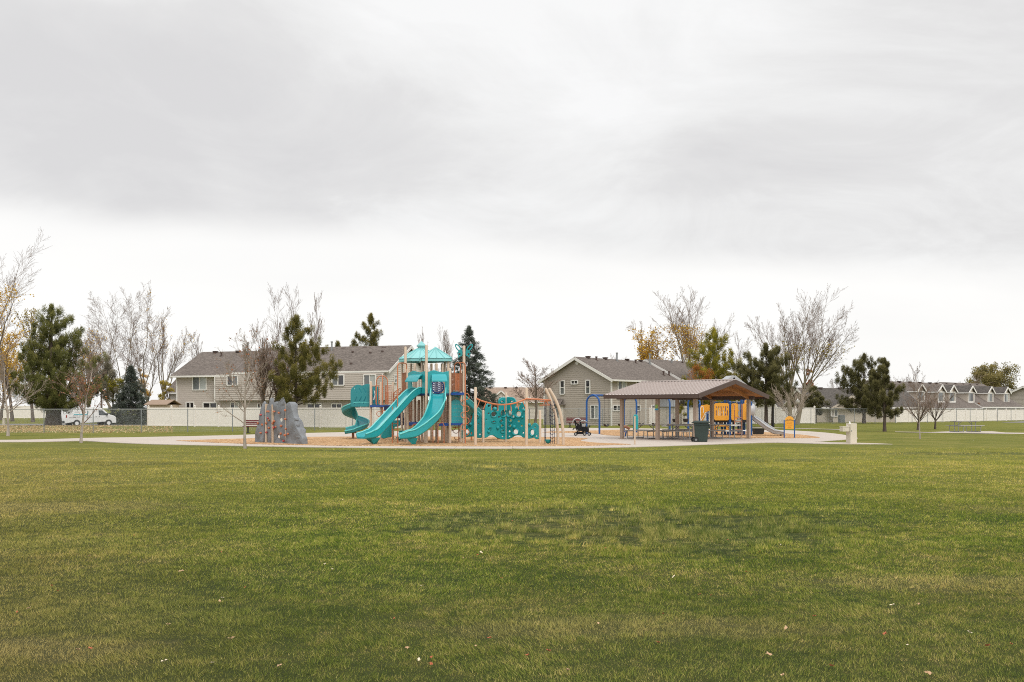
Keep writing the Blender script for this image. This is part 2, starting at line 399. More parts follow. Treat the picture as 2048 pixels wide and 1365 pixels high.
sl = bpy.data.lights.new('sun', 'SUN'); sl.energy = 1.5; sl.angle = R(24); sl.color = (1, .95, .88)
so = bpy.data.objects.new('sun', sl); C.objects.link(so); so.location = (20, -30, 60)
sd = Vector((math.sin(SUN_AZ) * math.cos(SUN_EL), math.cos(SUN_AZ) * math.cos(SUN_EL), math.sin(SUN_EL)))
so.rotation_euler = sd.to_track_quat('Z', 'Y').to_euler()

# ------------------------------------------------------------------ ground
def grass_color(nt, p, blade=False):
    big = noise(nt, p, .11, 4, .6); mid = noise(nt, p, .55, 4, .6); sm = noise(nt, p, 2.6, 4, .65)
    f = mth(nt, 'ADD', mth(nt, 'MULTIPLY', big, .40), mth(nt, 'ADD', mth(nt, 'MULTIPLY', mid, .33), mth(nt, 'MULTIPLY', sm, .27)))
    tuf = noise(nt, p, 7.5, 3, .6)
    f = mth(nt, 'MULTIPLY_ADD', mth(nt, 'SUBTRACT', tuf, .5), .34, f)
    if blade:
        rn = N(nt, 'ShaderNodeAttribute', attribute_name='rnd').outputs['Fac']
    else:
        rn = noise(nt, p, 34, 3, .8)
    f = mth(nt, 'ADD', mth(nt, 'MULTIPLY_ADD', mth(nt, 'SUBTRACT', f, .5), 1.25, .32), mth(nt, 'MULTIPLY_ADD', rn, .27, .045))
    k = 1.14
    c = ramp(nt, f, [(.30, (.030 * k, .056 * k, .008 * k)), (.42, (.062 * k, .095 * k, .012 * k)), (.51, (.108 * k, .132 * k, .021 * k)), (.61, (.18 * k, .172 * k, .046 * k)), (.75, (.34 * k, .27 * k, .12 * k))])
    # rough blue-green clumps
    sp = N(nt, 'ShaderNodeSeparateXYZ'); nt.links.new(p, sp.inputs[0])
    def ell(x, y, rx, ry):
        a = mth(nt, 'DIVIDE', mth(nt, 'SUBTRACT', sp.outputs[0], x), rx); b = mth(nt, 'DIVIDE', mth(nt, 'SUBTRACT', sp.outputs[1], y), ry)
        return mth(nt, 'ADD', mth(nt, 'MULTIPLY', a, a), mth(nt, 'MULTIPLY', b, b))
    msk = None
    for e in ROUGH:
        q = sstep(nt, mth(nt, 'ADD', ell(*e), mth(nt, 'MULTIPLY', mth(nt, 'ADD', mth(nt, 'SUBTRACT', mid, .5), mth(nt, 'MULTIPLY', mth(nt, 'SUBTRACT', sm, .5), .9)), 4.2)), 1.25, .35)
        msk = q if msk is None else mth(nt, 'MAXIMUM', msk, q)
    cl_ = ramp(nt, noise(nt, p, 5.2, 3, .6), [(.40, (.020, .034, .014)), (.5, (.060, .078, .032)), (.60, (.19, .185, .08))])  # shade between clumps and light on their tops painted in
    # lighter, yellower further off; browner strip by the left fence
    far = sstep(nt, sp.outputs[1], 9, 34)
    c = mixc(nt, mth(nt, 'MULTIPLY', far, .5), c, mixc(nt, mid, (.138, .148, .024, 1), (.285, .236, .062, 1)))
    c = mixc(nt, mth(nt, 'MULTIPLY', msk, .52), c, cl_)
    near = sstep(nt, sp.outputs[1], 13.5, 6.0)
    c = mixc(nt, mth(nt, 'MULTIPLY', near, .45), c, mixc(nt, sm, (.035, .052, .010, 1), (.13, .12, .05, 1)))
    left = mth(nt, 'MULTIPLY', sstep(nt, mth(nt, 'DIVIDE', sp.outputs[0], sp.outputs[1]), -.15, -.55), sstep(nt, sp.outputs[1], 60, 20))
    c = mixc(nt, mth(nt, 'MULTIPLY', left, .45), c, mixc(nt, sm, (.10, .085, .030, 1), (.22, .17, .075, 1)))
    wm = None
    for e in ((.8, 7.7, 1.7, .45), (4.6, 9.6, 1.9, .5), (-3.6, 7.0, 1.2, .4), (9.5, 16.5, 2.2, .8), (-8.5, 17, 3, 1.2)):
        q = sstep(nt, mth(nt, 'ADD', ell(*e), mth(nt, 'MULTIPLY', mth(nt, 'SUBTRACT', sm, .5), 5.0)), 1.3, .2); wm = q if wm is None else mth(nt, 'MAXIMUM', wm, q)
    c = mixc(nt, mth(nt, 'MULTIPLY', wm, .26), c, (.30, .23, .12, 1))
    return c
ROUGH = [(1.9, 14.4, 3.4, 2.6), (-3.5, 29.2, 4.6, 2.6), (1.2, 28.0, 3.0, 1.7), (-.6, 39.6, 9.5, 1.0), (7.6, 32.5, 2.4, 1.5), (-12.2, 30.3, 2.6, 1.2), (17.5, 37, 5, 1.2)]
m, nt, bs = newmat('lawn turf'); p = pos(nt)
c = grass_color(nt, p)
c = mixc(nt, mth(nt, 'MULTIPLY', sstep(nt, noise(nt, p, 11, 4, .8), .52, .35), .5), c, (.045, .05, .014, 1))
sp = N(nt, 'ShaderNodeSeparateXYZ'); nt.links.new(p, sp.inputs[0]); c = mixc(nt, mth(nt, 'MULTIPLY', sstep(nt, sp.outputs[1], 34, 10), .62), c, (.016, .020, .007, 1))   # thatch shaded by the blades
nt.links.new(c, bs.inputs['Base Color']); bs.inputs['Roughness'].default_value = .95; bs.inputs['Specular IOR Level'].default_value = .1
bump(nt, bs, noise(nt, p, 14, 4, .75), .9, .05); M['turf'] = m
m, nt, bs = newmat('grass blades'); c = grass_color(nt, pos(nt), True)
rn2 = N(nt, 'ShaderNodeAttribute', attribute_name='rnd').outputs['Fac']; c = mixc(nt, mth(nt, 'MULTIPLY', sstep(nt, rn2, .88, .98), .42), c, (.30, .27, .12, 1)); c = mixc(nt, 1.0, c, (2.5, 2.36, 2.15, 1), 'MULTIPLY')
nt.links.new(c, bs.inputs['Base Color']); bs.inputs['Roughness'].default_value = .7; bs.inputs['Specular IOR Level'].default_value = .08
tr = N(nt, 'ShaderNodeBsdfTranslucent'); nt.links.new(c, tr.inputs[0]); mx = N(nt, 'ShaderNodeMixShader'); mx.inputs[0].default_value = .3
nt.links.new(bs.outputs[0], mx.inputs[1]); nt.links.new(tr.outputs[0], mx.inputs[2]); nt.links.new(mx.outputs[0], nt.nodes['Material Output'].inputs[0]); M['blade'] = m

b = MB(); S = 2500
def ground_z(x, y):
    st = lambda t: max(0, min(1, t)) ** 2 * (3 - 2 * max(0, min(1, t)))
    return -.46 * st((y - 97) / 4) * st((142 - y) / 7) * st((-27.5 - x) / 2)          # the street beyond the left fence lies lower
gxs = [-S, -400, -150, -100] + [-60 + i * 4 for i in range(8)] + [-29.5, -29, -28.5, -28, -27.5, -20, 0, 40, 150, 400, S]; gys = [-200, 0, 30, 60, 90, 97, 98, 99, 100, 101, 110, 120, 134, 135, 136, 137, 138, 139, 140, 141, 142, 160, 400, 3000]
b.loft([[(x, y, ground_z(x, y)) for x in gxs] for y in gys])
tag(b.build('lawn', M['turf'], smooth=0), kind='structure')

m, nt, bs = newmat('pavement concrete'); p = pos(nt)
c = mixc(nt, noise(nt, p, .5, 5, .6), (.43, .375, .325, 1), (.53, .465, .405, 1))
c = mixc(nt, mth(nt, 'MULTIPLY', sstep(nt, noise(nt, p, 5, 5, .75), .5, .75), .35), c, (.36, .31, .27, 1))
sp = N(nt, 'ShaderNodeSeparateXYZ'); nt.links.new(p, sp.inputs[0])
for q in (0, 1):
    fr = mth(nt, 'FRACT', mth(nt, 'DIVIDE', sp.outputs[q], 2.4)); ln = mth(nt, 'LESS_THAN', fr, .012)
    c = mixc(nt, mth(nt, 'MULTIPLY', ln, .6), c, (.22, .19, .17, 1))
nt.links.new(c, bs.inputs['Base Color']); bs.inputs['Roughness'].default_value = .88; bs.inputs['Specular IOR Level'].default_value = .25; M['concrete'] = m
m, nt, bs = newmat('wood chip mulch'); p = pos(nt)
v = N(nt, 'ShaderNodeTexVoronoi'); v.inputs['Scale'].default_value = 15; nt.links.new(p, v.inputs['Vector'])
sep = N(nt, 'ShaderNodeSeparateColor'); nt.links.new(v.outputs['Color'], sep.inputs[0])
c = ramp(nt, sep.outputs[0], [(0, (.27, .14, .06)), (.4, (.52, .30, .145)), (.75, (.64, .41, .22)), (1, (.76, .57, .38))])
c = mixc(nt, mth(nt, 'MULTIPLY', sstep(nt, noise(nt, p, .8, 4, .65), .5, .7), .45), c, (.26, .15, .08, 1))
nt.links.new(c, bs.inputs['Base Color']); bs.inputs['Roughness'].default_value = .95; bs.inputs['Specular IOR Level'].default_value = .1
bump(nt, bs, v.outputs['Distance'], 1.0, .06); M['mulch'] = m
m, nt, bs = newmat('asphalt'); p = pos(nt)
c = mixc(nt, noise(nt, p, 3, 5, .7), (.13, .125, .12, 1), (.24, .23, .22, 1)); nt.links.new(c, bs.inputs['Base Color']); bs.inputs['Roughness'].default_value = .9; M['asphalt'] = m

def sheet(name, pts, mat, z, depth=0.0):
    tri = geometry.tessellate_polygon([[Vector((q.x, q.y, 0)) for q in pts]])
    b = MB(); n = len(pts)
    vs = [(q.x, q.y, z) for q in pts]; fs = [tuple(t) for t in tri]
    if depth:
        vs += [(q.x, q.y, z - depth) for q in pts]
        fs += [(i, (i + 1) % n, (i + 1) % n + n, i + n) for i in range(n)]
    b.add(vs, fs); o = b.build(name, mat, smooth=0)
    return tag(o, kind='structure')
def px(*a): return [gr(*q) for q in a]
def smoothp(pts, k=3): return [Vector((q.x, q.y, 0)) for q in bez(pts, k * (len(pts) - 1))]
front = px((-260, 884.2), (-60, 885), (60, 885), (125, 883.8), (170, 883), (220, 886), (300, 889.3), (400, 891.5), (500, 893.5), (650, 896), (800, 897.6), (950, 898.4), (1080, 898.3), (1200, 896.8), (1300, 894.3), (1400, 890.8), (1480, 888), (1540, 886.4), (1600, 887.4), (1640, 888.6), (1700, 889.2))
tip = px((1785, 889.4), (1740, 887.6), (1700, 886.6), (1660, 885.9), (1628, 884.7))
wedge = px((1640, 884.2), (1675, 881.5), (1700, 879.4), (1716, 877.6), (1708, 875.5))
back = px((1690, 871), (1660, 867.2), (1620, 864), (1580, 861.8), (1540, 860.8), (1480, 860), (1400, 859), (1300, 858), (1215, 857), (1130, 857), (1050, 858), (1000, 859.3), (940, 860.2), (870, 861.5), (800, 863.3), (740, 864.3), (650, 866.3), (560, 868.2), (480, 871), (400, 873), (340, 874.2), (300, 875), (240, 876), (200, 876.7), (160, 877.6), (80, 880), (0, 881), (-260, 881.2))
tag(sheet('pavement', smoothp(front) + tip + smoothp(wedge) + smoothp(back), M['concrete'], .025, .03), kind='structure')
ma = px((352, 883.3), (420, 886.5), (500, 889.6), (600, 892), (700, 893.3), (820, 894), (950, 894.3), (1080, 894.2), (1150, 893.6), (1210, 892.4), (1262, 890.6), (1235, 889.2), (1195, 887.6), (1172, 885.3), (1160, 882.6), (1168, 880.3), (1175, 878.4), (1150, 877), (1110, 876.2), (1040, 875.8), (950, 875.3), (850, 874.9), (760, 875), (660, 875.2), (600, 876), (520, 878), (450, 880), (390, 881.9))
sheet('mulch_bed', smoothp(ma, 2), M['mulch'], .045, .02)
mbd = px((1085, 866.3), (1125, 867), (1165, 867.2), (1195, 869.2), (1215, 872), (1250, 873.4), (1300, 874), (1360, 875), (1420, 876.5), (1500, 877.4), (1560, 877.8), (1610, 877.8), (1640, 876.9), (1628, 874.4), (1605, 871.3), (1570, 868.4), (1530, 866), (1450, 863.6), (1380, 862.3), (1300, 861.2), (1240, 861), (1200, 862.2), (1150, 863.4), (1100, 864.4))
sheet('swing_mulch_bed', smoothp(mbd, 2), M['mulch'], .045, .02)
# thin paths across the far lawn
sheet('far_path', px((1465, 854.6), (1540, 856.8), (1610, 858.4), (1685, 860.4), (1685, 859.6), (1610, 857.6), (1540, 855.8), (1465, 853.8)), M['concrete'], .02)
sheet('lawn_path', px((1790, 864.2), (1860, 865.2), (1880, 864.4), (1900, 863.4), (1985, 863.6), (2010, 866), (2200, 869), (2200, 870.6), (2048, 868.9), (1950, 867.6), (1880, 866.6), (1790, 865)), M['concrete'], .02)
sheet('street', [Vector(q + (0,)) for q in ((-140, 103), (-30.2, 103), (-30.2, 133.5), (-140, 133.5))], M['asphalt'], -.445)
sheet('sidewalk', [Vector(q + (0,)) for q in ((-140, 95.2), (-34.5, 95.2), (-34.5, 96.6), (-140, 96.6))], M['concrete'], .02)
sheet('parking_lot', px((2000, 845.6), (2300, 849), (2300, 843.2), (2050, 843)), M['asphalt'], .012)

def tri_mesh(name, base, dirs, length, width, mat, rnd, parent=None, lift=None):
    """many thin triangular blades in one mesh; base (n,3), dirs (n,3) unit"""
    n = len(base); rs = np.random.RandomState(7)
    side = np.cross(dirs, rs.normal(size=(n, 3))); side /= np.linalg.norm(side, axis=1)[:, None] + 1e-9
    v = np.empty((n, 3, 3), np.float32)
    v[:, 0] = base - side * (width / 2)[:, None]; v[:, 1] = base + side * (width / 2)[:, None]; v[:, 2] = base + dirs * length[:, None]
    return raw_mesh(name, v.reshape(-1, 3), np.arange(n * 3), 3, mat, np.repeat(rnd, 3), parent)
def raw_mesh(name, verts, idx, k, mats, rnd=None, parent=None, midx=None):
    if parent is not None: verts = verts - np.array(ROOTLOC[parent.name], np.float32)
    me = bpy.data.meshes.new(name); n = len(idx) // k
    me.vertices.add(len(verts)); me.vertices.foreach_set('co', np.ascontiguousarray(verts, np.float32).ravel())
    me.loops.add(len(idx)); me.loops.foreach_set('vertex_index', np.ascontiguousarray(idx, np.int32).ravel())
    me.polygons.add(n); me.polygons.foreach_set('loop_start', np.arange(0, n * k, k, dtype=np.int32))
    if rnd is not None:
        a = me.attributes.new('rnd', 'FLOAT', 'POINT'); a.data.foreach_set('value', np.ascontiguousarray(rnd, np.float32))
    mats = mats if isinstance(mats, (list, tuple)) else [mats]
    for m in mats: me.materials.append(m)
    if midx is not None: me.polygons.foreach_set('material_index', np.ascontiguousarray(midx, np.int32))
    me.update(calc_edges=True)
    o = bpy.data.objects.new(name, me); C.objects.link(o)
    if parent is not None: o.parent = parent; ROOTLOC[o.name] = ROOTLOC[parent.name]
    return o
def vnoise(x, y, s, seed=0):
    """value noise on arrays"""
    rs = np.random.RandomState(seed); T = rs.rand(256, 256); x = x * s; y = y * s
    xi, yi = np.floor(x).astype(int), np.floor(y).astype(int); fx, fy = x - xi, y - yi; fx = fx * fx * (3 - 2 * fx); fy = fy * fy * (3 - 2 * fy)
    g = lambda i, j: T[i % 256, j % 256]
    return (g(xi, yi) * (1 - fx) + g(xi + 1, yi) * fx) * (1 - fy) + (g(xi, yi + 1) * (1 - fx) + g(xi + 1, yi + 1) * fx) * fy
rs = np.random.RandomState(3)
B, D, L, Wd, Rn = [], [], [], [], []
for y0, y1, dens, ln, wd in ((4.6, 9, 6200, .030, .0036), (9, 14, 3300, .032, .0052), (14, 22, 1300, .036, .008), (22, 32, 420, .038, .013), (32, 42.2, 130, .030, .018)):
    n = int(.62 * (y1 * y1 - y0 * y0) * dens)
    y = np.sqrt(rs.rand(n) * (y1 * y1 - y0 * y0) + y0 * y0); x = (rs.rand(n) * 2 - 1) * .60 * y
    r1 = vnoise(x + 50, y, 3.2, 1); rq = vnoise(x * .8 + 71, y, 5.5, 21); r2 = vnoise(x + 50, y, .8, 2)
    msk = np.zeros(n)
    for ex, ey, ax_, ay_ in ROUGH: msk = np.maximum(msk, np.clip(1.5 - ((x - ex) / ax_) ** 2 - ((y - ey) / ay_) ** 2 + (r2 - .5) * 2, 0, 1))
    hgt = ln * (.55 + .6 * rs.rand(n) + .5 * r1) * (1 - msk + msk * (.32 + 2.1 * np.clip((rq - .46) * 6, 0, 1))) * (.72 + .55 * np.clip((vnoise(x + 7, y * 1.1, 7.0, 31) - .3) * 2.5, 0, 1))
    tx = vnoise(x + 9, y, 1.1, 4) - .5; ty = vnoise(x - 33, y, 1.1, 5) - .5
    dd = np.stack([rs.normal(size=n) * .55 + tx * 1.2, rs.normal(size=n) * .55 + ty * 1.2, .55 + .5 * rs.rand(n) + .5 * msk], 1); dd /= np.linalg.norm(dd, axis=1)[:, None]
    keep = rs.rand(n) < (.55 + .6 * vnoise(x, y, 6.0, 8))
    B.append(np.stack([x, y, np.zeros(n) - .004], 1)[keep]); D.append(dd[keep]); L.append(hgt[keep]); Wd.append((wd * (.7 + .6 * rs.rand(n)))[keep]); Rn.append(rs.rand(n)[keep])
g = tri_mesh('grass', np.concatenate(B), np.concatenate(D), np.concatenate(L), np.concatenate(Wd), M['blade'], np.concatenate(Rn))
tag(g, 'short green and straw coloured grass covering the open lawn', 'grass', kind='stuff')

# leaf litter in the strip beyond the left fence (nobody could count it)
n = 22000; yy = rs.uniform(66, 96, n); xx = (rs.uniform(-120, 345, n) - CX) * yy / F
k = rs.rand(n) < np.clip(1.25 - np.abs(yy - 78) / 22, 0, 1) * np.clip(1.15 - vnoise(xx, yy, .12, 4), .15, 1) * np.where((xx * F / yy + CX) > 225, .45, 1)
xx, yy = xx[k], yy[k]; n = len(xx)
dd = rs.normal(size=(n, 3)); dd[:, 2] = np.abs(dd[:, 2]) * .5 + .1; dd /= np.linalg.norm(dd, axis=1)[:, None]
ll = tri_mesh('leaf_litter', np.stack([xx, yy, np.full(n, .03)], 1), dd, rs.uniform(.05, .10, n), rs.uniform(.05, .09, n), M['litter'], rs.rand(n))
tag(ll, 'yellow and tan fallen leaves strewn on the grass along the street', 'leaf litter', kind='stuff')

# single fallen leaves on the near lawn
def leaf_mesh(seed, s):
    r = random.Random(seed); b = MB(); ring = []
    for i in range(10):
        a = 2 * math.pi * i / 10; q = s * (1.0 if i % 2 == 0 else .62) * r.uniform(.8, 1.15)
        ring.append((q * math.cos(a), .62 * q * math.sin(a), .018 + .35 * s * math.sin(a * 1.5 + seed) ** 2))
    b.add([(0, 0, .012)] + ring, [(0, 1 + i, 1 + (i + 1) % 10) for i in range(10)]); return b
LEAFCOL = {'tan': paint('dry tan leaf', (.55, .37, .22, 1), .8, .2, 20), 'red': paint('dry red leaf', (.42, .13, .06, 1), .8, .2, 20), 'cream': paint('bleached leaf', (.72, .62, .46, 1), .8, .2, 20)}
leaves = [(363, 1149, 'tan', 1.3), (441, 1209, 'tan', 1), (464, 1286, 'tan', 1.25), (104, 1178, 'red', 1), (115, 1188, 'red', .8), (59, 1223, 'tan', .9), (35, 1231, 'red', .8), (336, 1257, 'tan', 1), (181, 1305, 'red', .9), (155, 1308, 'tan', 1), (329, 1331, 'cream', 1), (426, 1334, 'cream', .9), (560, 1340, 'tan', .9), (445, 1202, 'cream', .8), (491, 1180, 'red', .7), (217, 1194, 'tan', .8), (268, 1075, 'red', .7), (179, 1117, 'tan', .8), (443, 1109, 'red', .7), (650, 1134, 'cream', .9), (664, 1143, 'cream', .6), (789, 1244, 'red', .8), (843, 1178, 'cream', .8), (815, 1304, 'tan', .9), (837, 1328, 'cream', .9), (864, 1323, 'red', .8), (862, 1337, 'red', 1), (926, 1122, 'tan', .9), (961, 1110, 'cream', 1.2), (955, 1115, 'red', .9), (980, 1126, 'red', .7), (686, 1003, 'cream', .7), (950, 1300, 'tan', .8), (979, 1284, 'red', .9), (1003, 1162, 'red', .9), (1054, 1320, 'red', 1), (1096, 1310, 'red', 1), (1196, 1256, 'tan', 1.1), (1314, 1293, 'red', 1), (1326, 1235, 'red', .9), (1348, 1160, 'cream', 1.1), (1399, 1195, 'red', .7), (1422, 1197, 'red', .7), (1492, 1149, 'red', .8), (1520, 1108, 'red', .8), (1561, 1094, 'cream', .8), (1537, 1318, 'tan', 1.2), (1572, 1265, 'tan', 1.2), (1629, 1239, 'red', .8), (1663, 1341, 'red', 1), (1770, 1276, 'red', 1.1), (1786, 1217, 'cream', 1), (1839, 1215, 'tan', .9), (1938, 1273, 'cream', 1), (1976, 1300, 'red', 1.1), (2021, 1296, 'red', .9), (1857, 1357, 'tan', 1.3), (1567, 1360, 'tan', 1), (1730, 1041, 'tan', .7), (1024, 1047, 'red', 1), (1456, 1085, 'red', .9), (1210, 1101, 'red', .8), (314, 1011, 'cream', .8), (194, 924, 'cream', .9), (1815, 1298, 'cream', .7), (1134, 1349, 'tan', 1)]
lm = {}
for i, (x, y, cn, s) in enumerate(leaves):
    key = (cn, i % 3)
    if key not in lm:
        o = leaf_mesh(i, .032).build('fallen_leaf', LEAFCOL[cn], smooth=0, fix=False); lm[key] = o.data
    else:
        o = bpy.data.objects.new('fallen_leaf', lm[key]); C.objects.link(o)
    o.location = gr(x, y, .018); s *= .74 * (1 + max(0, o.location.y - 12) * .05); o.scale = (s, s, s); o.rotation_euler = (R(random.Random(i).uniform(-25, 25)), R(random.Random(i + 99).uniform(-25, 25)), i * 1.9)
    tag(o, {'tan': 'curled dry tan leaf lying in the lawn grass', 'red': 'small dry reddish leaf lying in the lawn grass', 'cream': 'small bleached pale leaf lying in the lawn grass'}[cn], 'leaf', 'fallen leaves scattered on the near lawn')
# ------------------------------------------------------------------ houses
class House:
    def __init__(s, name, label, cat, O, ang, L, D, eave, ridge, wall, roof, over=.45, base=0.0, sections=None, trim='whitetrim', group=None, gable_wall=None, laps=True):
        s.O = Vector((O[0], O[1], 0)); s.U = Vector((math.cos(ang), math.sin(ang), 0)); s.V = Vector((-math.sin(ang), math.cos(ang), 0))
        s.L, s.D, s.eave, s.ridge, s.base, s.over, s.laps = L, D, eave, ridge, base, over, laps
        s.root = thing(name, label, cat, tuple(s.O), group=group)
        wb = MB(); s.side(wb, 0, 0, L, base, eave); wb.build('wall', M[wall], s.root, smooth=0)
        wb = MB(); s.side2(wb, D, 0, L); wb.build('rear_wall', M[wall], s.root, smooth=0)
        for u, nm in ((0, -1), (L, 1)):
            gb = MB(); s.gable(gb, u, nm); gb.build('gable_wall', M[gable_wall or wall], s.root, smooth=0)
        tr = MB(); rb = MB()
        for (u0, u1, dz) in (sections or [(0, L, 0)]):
            a = -over if u0 == 0 else 0; c = over if u1 == L else 0
            s.roofsec(rb, tr, u0 + a, u1 + c, dz)
        s.roof = rb.build('roof', M[roof], s.root, smooth=0); tr.build('roof_trim', M[trim], s.root, smooth=0)
    def P(s, u, v, z): return s.O + s.U * u + s.V * v + Vector((0, 0, z))
    def side(s, b, v, u0, u1, z0, z1):
        z = z0; n = 0
        while z < z1 - .01 and s.laps:
            zt = min(z + .2, z1)
            b.add([s.P(u0, v - .03, z), s.P(u1, v - .03, z), s.P(u1, v - .004, zt), s.P(u0, v - .004, zt)], [(0, 1, 2, 3)])
            b.add([s.P(u0, v - .004, z), s.P(u1, v - .004, z), s.P(u1, v - .03, z), s.P(u0, v - .03, z)], [(0, 1, 2, 3)]); z = zt
        if not s.laps: b.add([s.P(u0, v, z0), s.P(u1, v, z0), s.P(u1, v, z1), s.P(u0, v, z1)], [(0, 1, 2, 3)])
    def side2(s, b, v, u0, u1):
        b.add([s.P(u0, v, s.base), s.P(u1, v, s.base), s.P(u1, v, s.eave), s.P(u0, v, s.eave)], [(3, 2, 1, 0)])
    def gable(s, b, u, nm):
        z = s.base; h = s.D / 2
        def ext(z): return (0, s.D) if z <= s.eave else (h * (z - s.eave) / (s.ridge - s.eave), s.D - h * (z - s.eave) / (s.ridge - s.eave))
        while z < s.ridge - .02:
            zt = min(z + .2, s.ridge - .01)
            if z < s.eave < zt: zt = s.eave
            a0, a1 = ext(z); c0, c1 = ext(zt)
            b.add([s.P(u + nm * .03, a0, z), s.P(u + nm * .03, a1, z), s.P(u + nm * .004, c1, zt), s.P(u + nm * .004, c0, zt)], [(0, 1, 2, 3)])
            b.add([s.P(u + nm * .004, a0, z), s.P(u + nm * .004, a1, z), s.P(u + nm * .03, a1, z), s.P(u + nm * .03, a0, z)], [(0, 1, 2, 3)]); z = zt
    def roofsec(s, rb, tr, u0, u1, dz):
        h = s.D / 2; k = (s.ridge - s.eave) / h; o = s.over; e = s.eave - k * o + dz + .06; r = s.ridge + dz + .06
        for v0, v1 in ((-o, h), (s.D + o, h)):
            q = [s.P(u0, v0, e), s.P(u1, v0, e), s.P(u1, v1, r), s.P(u0, v1, r)]
            if v0 > 0: q = q[::-1]
            rb.slab([p + Vector((0, 0, .09)) for p in q], (0, 0, -.09))
            sg = -1 if v0 < 0 else 1
            tr.beam(s.P(u0, v0 + sg * .07, e - .02), s.P(u1, v0 + sg * .07, e - .02), .13, .17)        # gutter
            for u in (u0, u1):
                d = -.03 if u == u0 else .03
                tr.beam(s.P(u + d, v0, e - .09), s.P(u + d, h, r - .09), .05, .26)               # rake boards
        # soffit
        tr.slab([s.P(u0 + .05, -o, e - .1), s.P(u1 - .05, -o, e - .1), s.P(u1 - .05, 0, e - .1), s.P(u0 + .05, 0, e - .1)], (0, 0, .02))
    def hit(s, px, py, face, off=0.0):
        """where the sight line of photo pixel (px,py) meets a wall: 'f' long side, 'g0' / 'g1' gable ends"""
        d = Vector(((px - CX) / F, 1, (HZ - py) / F)); o = Vector((0, 0, CAM))
        p0, n = {'f': (s.P(0, -off, 0), s.V), 'g0': (s.P(-off, 0, 0), s.U), 'g1': (s.P(s.L + off, 0, 0), s.U)}[face]
        return o + d * ((p0 - o).dot(n) / d.dot(n))
    def win(s, x0, y0, x1, y1, face='f', panes=('glass_dark', 'glass_mid'), off=.0, vertical=True, fw=.07, label=None):
        n = {'f': -s.V, 'g0': -s.U, 'g1': s.U}[face]
        a = s.hit(x0, (y0 + y1) / 2, face, off); c = s.hit(x1, (y0 + y1) / 2, face, off)
        m = s.hit((x0 + x1) / 2, y0, face, off); zt = m.z; zb = s.hit((x0 + x1) / 2, y1, face, off).z
        a.z = c.z = 0; d = (c - a); w = d.length; d.normalize(); Z = Vector((0, 0, 1)); b = MB(); o = n * .05
        bars = [(a + Z * zb, c + Z * zb), (a + Z * zt, c + Z * zt)]
        for p, q in bars: b.beam(p + o, q + o, .11, fw * 1.3)
        for p in (a, c): b.beam(p + o + Z * zb, p + o + Z * zt, fw * 1.3, .11, up=d)
        if len(panes) > 1:
            if vertical: mid = a + d * w / 2; b.beam(mid + o + Z * (zb + fw / 2), mid + o + Z * (zt - fw / 2), fw, .09, up=d)
            else: zm = (zb + zt) / 2; b.beam(a + o + Z * zm + d * .05, c + o + Z * zm - d * .05, .09, fw)
        wnd = b.build('window', M['whitetrim'], s.root, smooth=0)
        if label: wnd['label'] = label
        k = len(panes)
        for i, g in enumerate(panes):
            pb = MB(); e = n * .035
            if vertical: p, q, lo, hi = a + d * (w * i / k), a + d * (w * (i + 1) / k), zb, zt
            else: p, q, lo, hi = a, c, zb + (zt - zb) * i / k, zb + (zt - zb) * (i + 1) / k
            pb.add([p + e + Z * lo, q + e + Z * lo, q + e + Z * hi, p + e + Z * hi], [(0, 1, 2, 3)])
            pb.build('pane', M[g], wnd, smooth=0, fix=False)
        return wnd
    def vents(s, us, z=.28, pipes=()):
        h = s.D / 2; k = (s.ridge - s.eave) / h
        for u, v in us:
            b = MB(); zz = s.eave + k * v + .12
            b.box(s.P(u, v, zz + .10), (.34, .34, .14), math.atan2(s.U.y, s.U.x)); b.box(s.P(u, v, zz + .2), (.44, .44, .05), math.atan2(s.U.y, s.U.x)); b.build('roof_vent', M['fascia'], s.roof, smooth=0)
        for u, v, hh, mt in pipes:
            b = MB(); p = s.P(u, v, s.eave + k * v); b.tube([p, p + Vector((0, 0, .12))], .2, 8); b.tube([p, p + Vector((0, 0, .2 + hh))], .085, 8); b.tube([p + Vector((0, 0, .18 + hh)), p + Vector((0, 0, .3 + hh))], .12, 8); b.build('vent_pipe', M[mt], s.roof)
    def spout(s, u, v, z0, z1):
        b = MB(); b.beam(s.P(u, v, z0), s.P(u, v, z1), .11, .09, up=tuple(s.U)); b.build('downspout', M['whitetrim'], s.root, smooth=0)

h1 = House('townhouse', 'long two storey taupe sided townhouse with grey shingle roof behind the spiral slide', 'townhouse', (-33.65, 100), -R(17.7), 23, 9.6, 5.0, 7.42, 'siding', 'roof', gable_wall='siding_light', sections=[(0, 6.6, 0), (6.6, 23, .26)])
b = MB()  # upper storey stands forward of the ground floor on the right
h1.side(b, -.55, 4.9, 23, 2.42, 4.97)
b.add([h1.P(4.9, -.55, 2.42), h1.P(4.9, 0, 2.42), h1.P(4.9, 0, 4.97), h1.P(4.9, -.55, 4.97)], [(0, 1, 2, 3)]); b.add([h1.P(23.03, -.58, 2.42), h1.P(23.03, 0, 2.42), h1.P(23.03, 0, 4.97), h1.P(23.03, -.58, 4.97)], [(3, 2, 1, 0)])
b.add([h1.P(4.9, -.58, 2.42), h1.P(23, -.58, 2.42), h1.P(23, 0, 2.42), h1.P(4.9, 0, 2.42)], [(0, 1, 2, 3)])
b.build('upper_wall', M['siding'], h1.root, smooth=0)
h1.spout(.03, -.06, 0, 4.85); h1.spout(4.83, -.62, 2.3, 4.85); h1.spout(22.9, -.64, 2.3, 4.85)
h1.win(386, 750, 413.5, 780.5, 'f', ('glass_mid', 'glass_pale'))
h1.win(455, 752, 476, 771, 'f', ('glass_dark', 'glass_mid'), off=.58)
